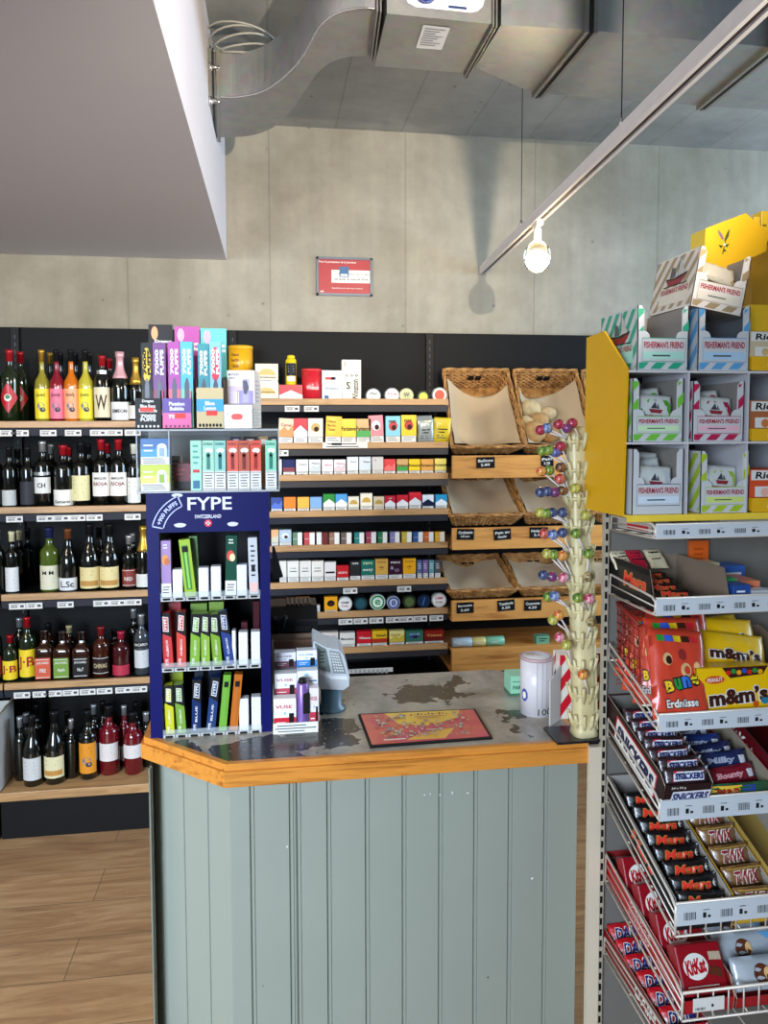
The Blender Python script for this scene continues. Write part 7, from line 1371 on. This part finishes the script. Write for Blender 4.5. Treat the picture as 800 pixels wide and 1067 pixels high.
def lozbox(label, px0, px1, ptop, pbase, plip, col, stripe=True, z=None, Y=None, d=.15, grp='lozenge boxes on the display', ship=False, tint=None, mat_=None, fill=True, base='#c4c6c8', inner='#8a847e'):
    Y = Y or YD+.003; X_a, X_b = at(px0, pbase, Y=Y).x, at(px1, pbase, Y=Y).x; zb = z if z is not None else at(px0, pbase, Y=Y).z; w = X_b-X_a; h = at(px0, ptop, Y=Y).z-zb; hl = at(px0, plip, Y=Y).z-zb
    t = thing('lozenge_box', label, 'box', (X_a, Y, zb), (0, 0, 0), grp); Bm = M(base, .4, var=.02); Im = M(inner, .6); Cm = M(col, .4, var=.02); th = .0016; e = w*.13
    mb = MB(); mb.box(th, w-th, th, d, 0, th, Im); mb.box(0, w, d-th, d, 0, h*.98, Im)
    for x0 in (0, w-th):
        mb.prism([(x0, 0, 0), (x0, d, 0), (x0, d, h*.98), (x0, 0, h)], (th/2, 0, 0), Bm if x0 == 0 else Im, Bm); mb.prism([(x0+th/2, 0, 0), (x0+th/2, d, 0), (x0+th/2, d, h*.98), (x0+th/2, 0, h)], (th/2, 0, 0), Im if x0 == 0 else Bm, Bm)
    out = [(0, 0), (w, 0), (w, h), (w-e*.55, h), (w-e, h*.93), (w-e, hl+e)]+[(w-e-e*.9*math.sin(a), hl+e-e*(1-math.cos(a))*1.0) for a in (.5, 1.0, 1.57)]+[(e+e*.9*math.sin(a), hl+e-e*(1-math.cos(a))) for a in (1.57, 1.0, .5)]+[(e, hl+e), (e, h*.93), (e*.55, h), (0, h)]
    mb.prism([(a, 0, b) for a, b in out], (0, th, 0), Bm); f = plane((0, -.0004, 0), (1, 0, 0), (0, 0, 1))
    if stripe:
        mb.stripes(f, w*.03, w*.97, h*.02, h*.12, Cm, w*.2, w*.14, .0002, 1.0); mb.stripes(f, 0, e*.9, hl+e, h*.95, Cm, h*.16, h*.2, .0002, 1.0); mb.stripes(f, w-e*.9, w, hl+e, h*.95, Cm, h*.16, h*.2, .0002, 1.0, .01)
        g = plane((-.0004, d, 0), (0, -1, 0), (0, 0, 1)); mb.stripes(g, d*.02, d*.98, h*.04, h*.96, Cm, h*.13, h*.15, .0002, .8)
    mb.quad(f, w*.1, w*.93, h*.14, hl*.98, M(base, .35), .0004)
    for q in ((w*.09, w*.94, h*.13, h*.138), (w*.09, w*.94, hl*.99, hl*1.0+.0006), (w*.09, w*.095, h*.13, hl), (w*.935, w*.94, h*.13, hl)): mb.quad(f, *q, Cm, .0006)
    mb.quad(f, w*.12, w*.91, h*.17, h*.17+(hl-h*.17)*.36, M(tint or col, .4), .0006); mb.lines(f, w*.25, w*.8, h*.19, h*.17+(hl-h*.17)*.3, 1, M('#44505a'), .0008, 2, .3)
    mb.text("FISHERMAN'S FRIEND", f, w*.515, h*.17+(hl-h*.17)*.68, w*.78, (hl-h*.17)*.32, M('#a01830', .4), .0008, 0, .03)
    if ship:
        g = plane((-.0004, d, 0), (0, -1, 0), (0, 0, 1)); mb.poly(g, [(d*.22, h*.12), (d*.9, h*.12), (d*.9, h*.42), (d*.22, h*.42)], M(tint or base, .4), .0004); mb.text("FISHERMAN'S FRIEND", g, d*.56, h*.36, d*.64, h*.1, M('#a01830', .4), .0007, 0, .03)
        mb.poly(g, [(d*.32, h*.56), (d*.40, h*.46), (d*.68, h*.46), (d*.8, h*.6), (d*.6, h*.55)], M('#8c2028', .4), .0007); mb.poly(g, [(d*.3, h*.6), (d*.36, h*.52), (d*.74, h*.52), (d*.82, h*.64), (d*.5, h*.58)], M('#2c2a30', .4), .0006)
        for a in (.42, .58, .66): mb.quad(g, d*a, d*(a+.012), h*.55, h*(.95 if a == .58 else .8), INK, .0008)
        mb.poly(g, [(d*.59, h*.6), (d*.76, h*.62), (d*.6, h*.93)], M('#b8b8b4', .4), .0009); mb.poly(g, [(d*.40, h*.6), (d*.53, h*.6), (d*.5, h*.76), (d*.42, h*.78)], M('#5a5a5e', .4), .0009); mb.quad(g, d*.28, d*.84, h*.44, h*.455, INK, .0008)
    mb.build('box_body', t)
    return t, w, h, hl, X_a, Y, zb
def sachets(info, c1, c2, n, nm, lift=0.0, c3='#d8dcd8'):
    t, w, h, hl, X_a, Y, zb = info
    for k in range(n):
        def dd(mb, f, w_, h_): mb.poly(f, [(-w_*.42, h_*.05), (-w_*.2, h_*.36), (w_*.05, h_*.36), (-w_*.3, -h_*.1)], M(c2, .35), .0005); mb.poly(f, [(w_*.42, -h_*.05), (w_*.2, h_*.36), (w_*.36, h_*.36), (w_*.44, h_*.2)], M(c2, .35), .0005); mb.poly(f, [(-w_*.2, h_*.1), (w_*.2, h_*.1), (w_*.14, 0), (-w_*.15, 0)], M('#8c2834'), .0007); mb.poly(f, [(-w_*.14, h_*.12), (-w_*.02, h_*.3), (w_*.02, h_*.12)], M('#3c3c44'), .0007); mb.poly(f, [(.0, h_*.12), (w_*.06, h_*.26), (w_*.12, h_*.12)], M('#6a6a70'), .0007); mb.text("FISHERMAN'S FRIEND", f, 0, -h_*.08, w_*.6, h_*.07, M('#8c2834'), .0007); mb.lines(f, -w_*.3, w_*.3, -h_*.3, -h_*.15, 2, M('#4a5a5c'), .0007, k, .3)
        ww, hh_ = w*.70, h*.62; mb, f = pillow(ww, hh_, .016, M(c3, .25, .2, var=.06), nx=10, ny=12); dd(mb, f, ww, hh_)
        o = mb.build('lozenge_sachet'); tag(o, f'{nm}, {("front", "middle", "back")[k]} one', 'sachet', 'lozenge sachets in the boxes')
        o.matrix_world = Matrix.Translation((X_a+w*(.5+.03*(-1)**k), Y+.022+.026*k, zb+h*(.44+lift+.10*k))) @ Matrix.Rotation(-.15, 4, 'X') @ Matrix.Rotation(.08*(-1)**k, 4, 'Y')
zT = zs3[0]+.0006
lozbox('white and mint green striped lozenge box on top of the display at the left', 663.5, 716.5, 318, 383, 352, '#2aa07c', z=zT, ship=True, tint='#a8d8c8')
i2 = lozbox('white and light blue striped lozenge box on top of the display at the right', 726.5, 780, 318, 383, 352, '#5a9ccc', z=zT, tint='#a8c8e0', inner='#5c5e62')
g_ = 'lozenge boxes in the display cells'
i3 = lozbox('white and green striped lozenge box in the upper left cell', 658, 711, 394, 459, 434, '#6cb83c', z=zs3[1]+.0006, tint='#c0e0b0', grp=g_); sachets(i3, '#e0e4e0', '#4c9a2c', 2, 'green and silver lozenge sachet in the upper left cell')
i4 = lozbox('white and magenta striped lozenge box in the upper middle cell', 721, 774, 397, 459, 434, '#b0204c', z=zs3[1]+.0006, tint='#e0b0bc', grp=g_); sachets(i4, '#d8c8cc', '#a02848', 2, 'magenta and silver lozenge sachet in the upper middle cell')
i5 = lozbox('plain white lozenge box with dark blue outline in the lower left cell', 658, 711, 468, 533, 505, '#24406c', stripe=False, z=zs3[2]+.0006, tint='#c8d8e4', grp=g_); sachets(i5, '#d8dce0', '#b8c0c8', 3, 'silver white lozenge sachet in the lower left cell', -.02)
i6 = lozbox('white and lime striped lozenge box in the lower middle cell', 729, 779, 470, 533, 508, '#a4bc2c', z=zs3[2]+.0006, tint='#c8d878', grp=g_); sachets(i6, '#d8dcc0', '#9cb43c', 1, 'lime green lozenge sachet in the lower middle cell')
# brown striped box balanced on top
Yt3 = YD+.002; i7 = lozbox('brown and white striped lozenge box tilted on top of the two upper boxes', 717, 771, 255, 318, 290, '#a08c68', z=at(717.5, 318.5, Y=YD+.002).z, Y=Yt3, ship=True, tint='#d8d0c0', d=.15, base='#dcd4cc'); t7 = i7[0]
pB = at(717.5, 318.5, Y=Yt3); t7.matrix_world = Matrix.Translation((pB.x, Yt3-.004, pB.z+.0)) @ Matrix.Rotation(math.radians(10), 4, 'Y')
w7, h7 = i7[1], at(727, 256, Y=Yt3).z-pB.z
M7 = Matrix.Translation((pB.x, Yt3-.004, pB.z)) @ Matrix.Rotation(math.radians(10), 4, 'Y')
for k, (c, u, z_, r, lb) in enumerate((('#d8cdb8', .5, .66, .15, 'cream striped lozenge sachet at the front of the tilted box'), ('#6a6c72', .52, .56, -.1, 'dark silver lozenge sachet in the tilted box'), ('#d0c4a8', .48, .76, .05, 'cream lozenge sachet at the back of the tilted box'))):
    mb, f = pillow(w7*.68, h7*.36, .018, M(c, .25, .2 if k != 1 else .6, var=.08)); mb.stripes(f, -w7*.3, w7*.3, -h7*.15, h7*.15, M('#b08c5c' if k != 1 else '#4a4c50', .35), .006, .012, .0005, .6)
    o = mb.build('lozenge_sachet'); tag(o, lb, 'sachet', 'lozenge sachets in the tilted box'); o.matrix_world = M7 @ Matrix.Translation((w7*u, .02+.024*k, h7*z_)) @ Matrix.Rotation(-.5, 4, 'X') @ Matrix.Rotation(r, 4, 'Y')
# right hand column of herb sweets
KR = '#a05a34'
for k, (py0, py1, z, c, cb, lb) in enumerate(((345, 372, zT+.03, '#c9b898', '#c8b078', 'pale herb sweet box at the right edge above the display'), (417, 447, zs3[1]+.028, '#a8643c', '#c87844', 'brown herb sweet box at the right edge of the upper row'), (489, 519, zs3[2]+.028, '#d4502c', '#e8b0a0', 'orange red herb sweet box at the right edge of the lower row'))):
    Y = YD+.012; X_a = at(781.5, py0, Y=Y).x; h = at(781, py0, Y=Y).z-at(781, py1, Y=Y).z; w = .10; zb = at(781, py1, Y=Y).z
    mb = MB(); mb.box(0, w, 0, .05, 0, h, M(c, .4, var=.04), .001); f = plane((0, -.0004, 0), (1, 0, 0), (0, 0, 1)); mb.quad(f, .002, w-.002, h*.62, h*.96, PAPER, .0002); mb.text('Ricola', f, w*.42, h*.79, w*.62, h*.24, INK, .0005, 0, .03, .15); mb.quad(f, w*.1, w*.5, h*.04, h*.4, PAPER, .0002); mb.disc(f, w*.3, h*.2, h*.15, h*.15, M(cb, .4), .0005)
    tag(mb.build('sweet_box', None, (X_a, Y, zb)), lb, 'box', 'herb sweet boxes at the right edge')
    zf = (zT, zs3[1], zs3[2])[k]; lipz = zb-zf
    mb = MB(); mb.box(0, w+.02, 0, .002, 0, lipz, M('#e0ac1c', .4)); mb.box(0, w+.02, .002, .1, 0, .002, M('#e0ac1c', .4)); mb.box(0, .002, .002, .1, 0, lipz, M('#e0ac1c', .4)); mb.box(.003, w+.02, .012, .06, lipz-.006, lipz-.001, M('#b89050', .5)); f = plane((0, -.0004, 0), (1, 0, 0), (0, 0, 1)); mb.text('Ricola', f, .062, lipz*.5, .062, lipz*.5, PAPER, .0002, 0, .1, .15); mb.text('Ricola', f, .062, lipz*.5, .06, lipz*.46, INK, .0006, 0, .03, .15)
    tag(mb.build('yellow_tray', None, (X_a-.001, YD+.003, zf+.0006)), ('yellow tray above the display', 'yellow tray in the upper row', 'yellow tray in the lower row')[k]+' at the right edge', 'box', 'yellow trays at the right edge')
Y = YD+.05; p0, p1 = at(781, 345, Y=Y), at(815, 318, Y=Y); mb = MB(); mb.box(0, p1.x-p0.x, 0, .05, .0, p1.z-p0.z, M('#d8ac24', .4), .001); tag(mb.build('sweet_box', None, (p0.x, Y, p0.z)), 'plain yellow box at the right edge under the big yellow carton', 'box')
# big yellow carton on top with a herb sprig
Yy = YD+.07; ol = [(735, 238), (777, 222), (800, 242), (798, 262), (782, 269), (733, 290)]
P3 = [at(px, py, Y=Yy) for px, py in ol]; t = thing('yellow_carton', 'large yellow carton with a herb sprig print behind the tilted lozenge box', 'carton', P3[0]); o_ = P3[0]
mb = MB(); mb.prism([p-o_ for p in P3], (0, .05, 0), YEL_, YL2); q = lambda px, py: ((at(px, py, Y=Yy)-o_).x, (at(px, py, Y=Yy)-o_).z); f = plane((0, -.0004, 0), (1, 0, 0), (0, 0, 1)); GR = M('#2c4a24', .5); PU = M('#7a5a70', .5)
mb.poly(f, [q(754, 251), q(757, 243), q(760, 238), q(759, 246), q(756, 251)], GR, .0002); mb.poly(f, [q(752, 250), q(748, 243), q(748, 239), q(752, 244), q(754, 249)], PU, .0003); mb.poly(f, [q(752, 265), q(755, 251), q(756, 251), q(753, 265)], GR, .0004); mb.poly(f, [q(754, 255), q(760, 254), q(757, 258)], GR, .0002); mb.poly(f, [q(753, 256), q(748, 255), q(751, 259)], GR, .0002); mb.poly(f, [q(753, 258), q(757, 262), q(754, 262)], GR, .0002); mb.disc(f, *q(754.5, 255), .0022, .0022, PAPER, .0005)
mb.build('carton_body', t); P4 = [at(px, py, Y=Yy+.06) for px, py in ((783, 330), (783, 262), (812, 250), (830, 250), (830, 330))]
mb = MB(); mb.prism(P4, (0, .06, 0), M('#a87c14', .5)); o = mb.build('yellow_carton'); tag(o, 'ochre yellow carton under the carton with the herb sprig', 'carton')
for k, (a, b, tp) in enumerate(((785, 792, 226), (792.5, 801, 220), (801.5, 812, 219))):
    Y = Yy+.065; p0, p1 = at(a, 252, Y=Y), at(b, tp, Y=Y); mb = MB(); mb.box(0, p1.x-p0.x, 0, .03, 0, p1.z-p0.z, M('#e0b828', .4), .001); mb.lines(plane((0, -.0003, 0), (1, 0, 0), (0, 0, 1)), .002, p1.x-p0.x-.002, .01, .04, 2, M('#8a6a14'), .0002, k, .3)
    tag(mb.build('sweet_box', None, (p0.x, Y, p0.z)), ('left', 'middle', 'right')[k]+' one of the yellow boxes standing behind the sprig carton', 'box', 'yellow boxes behind the sprig carton')
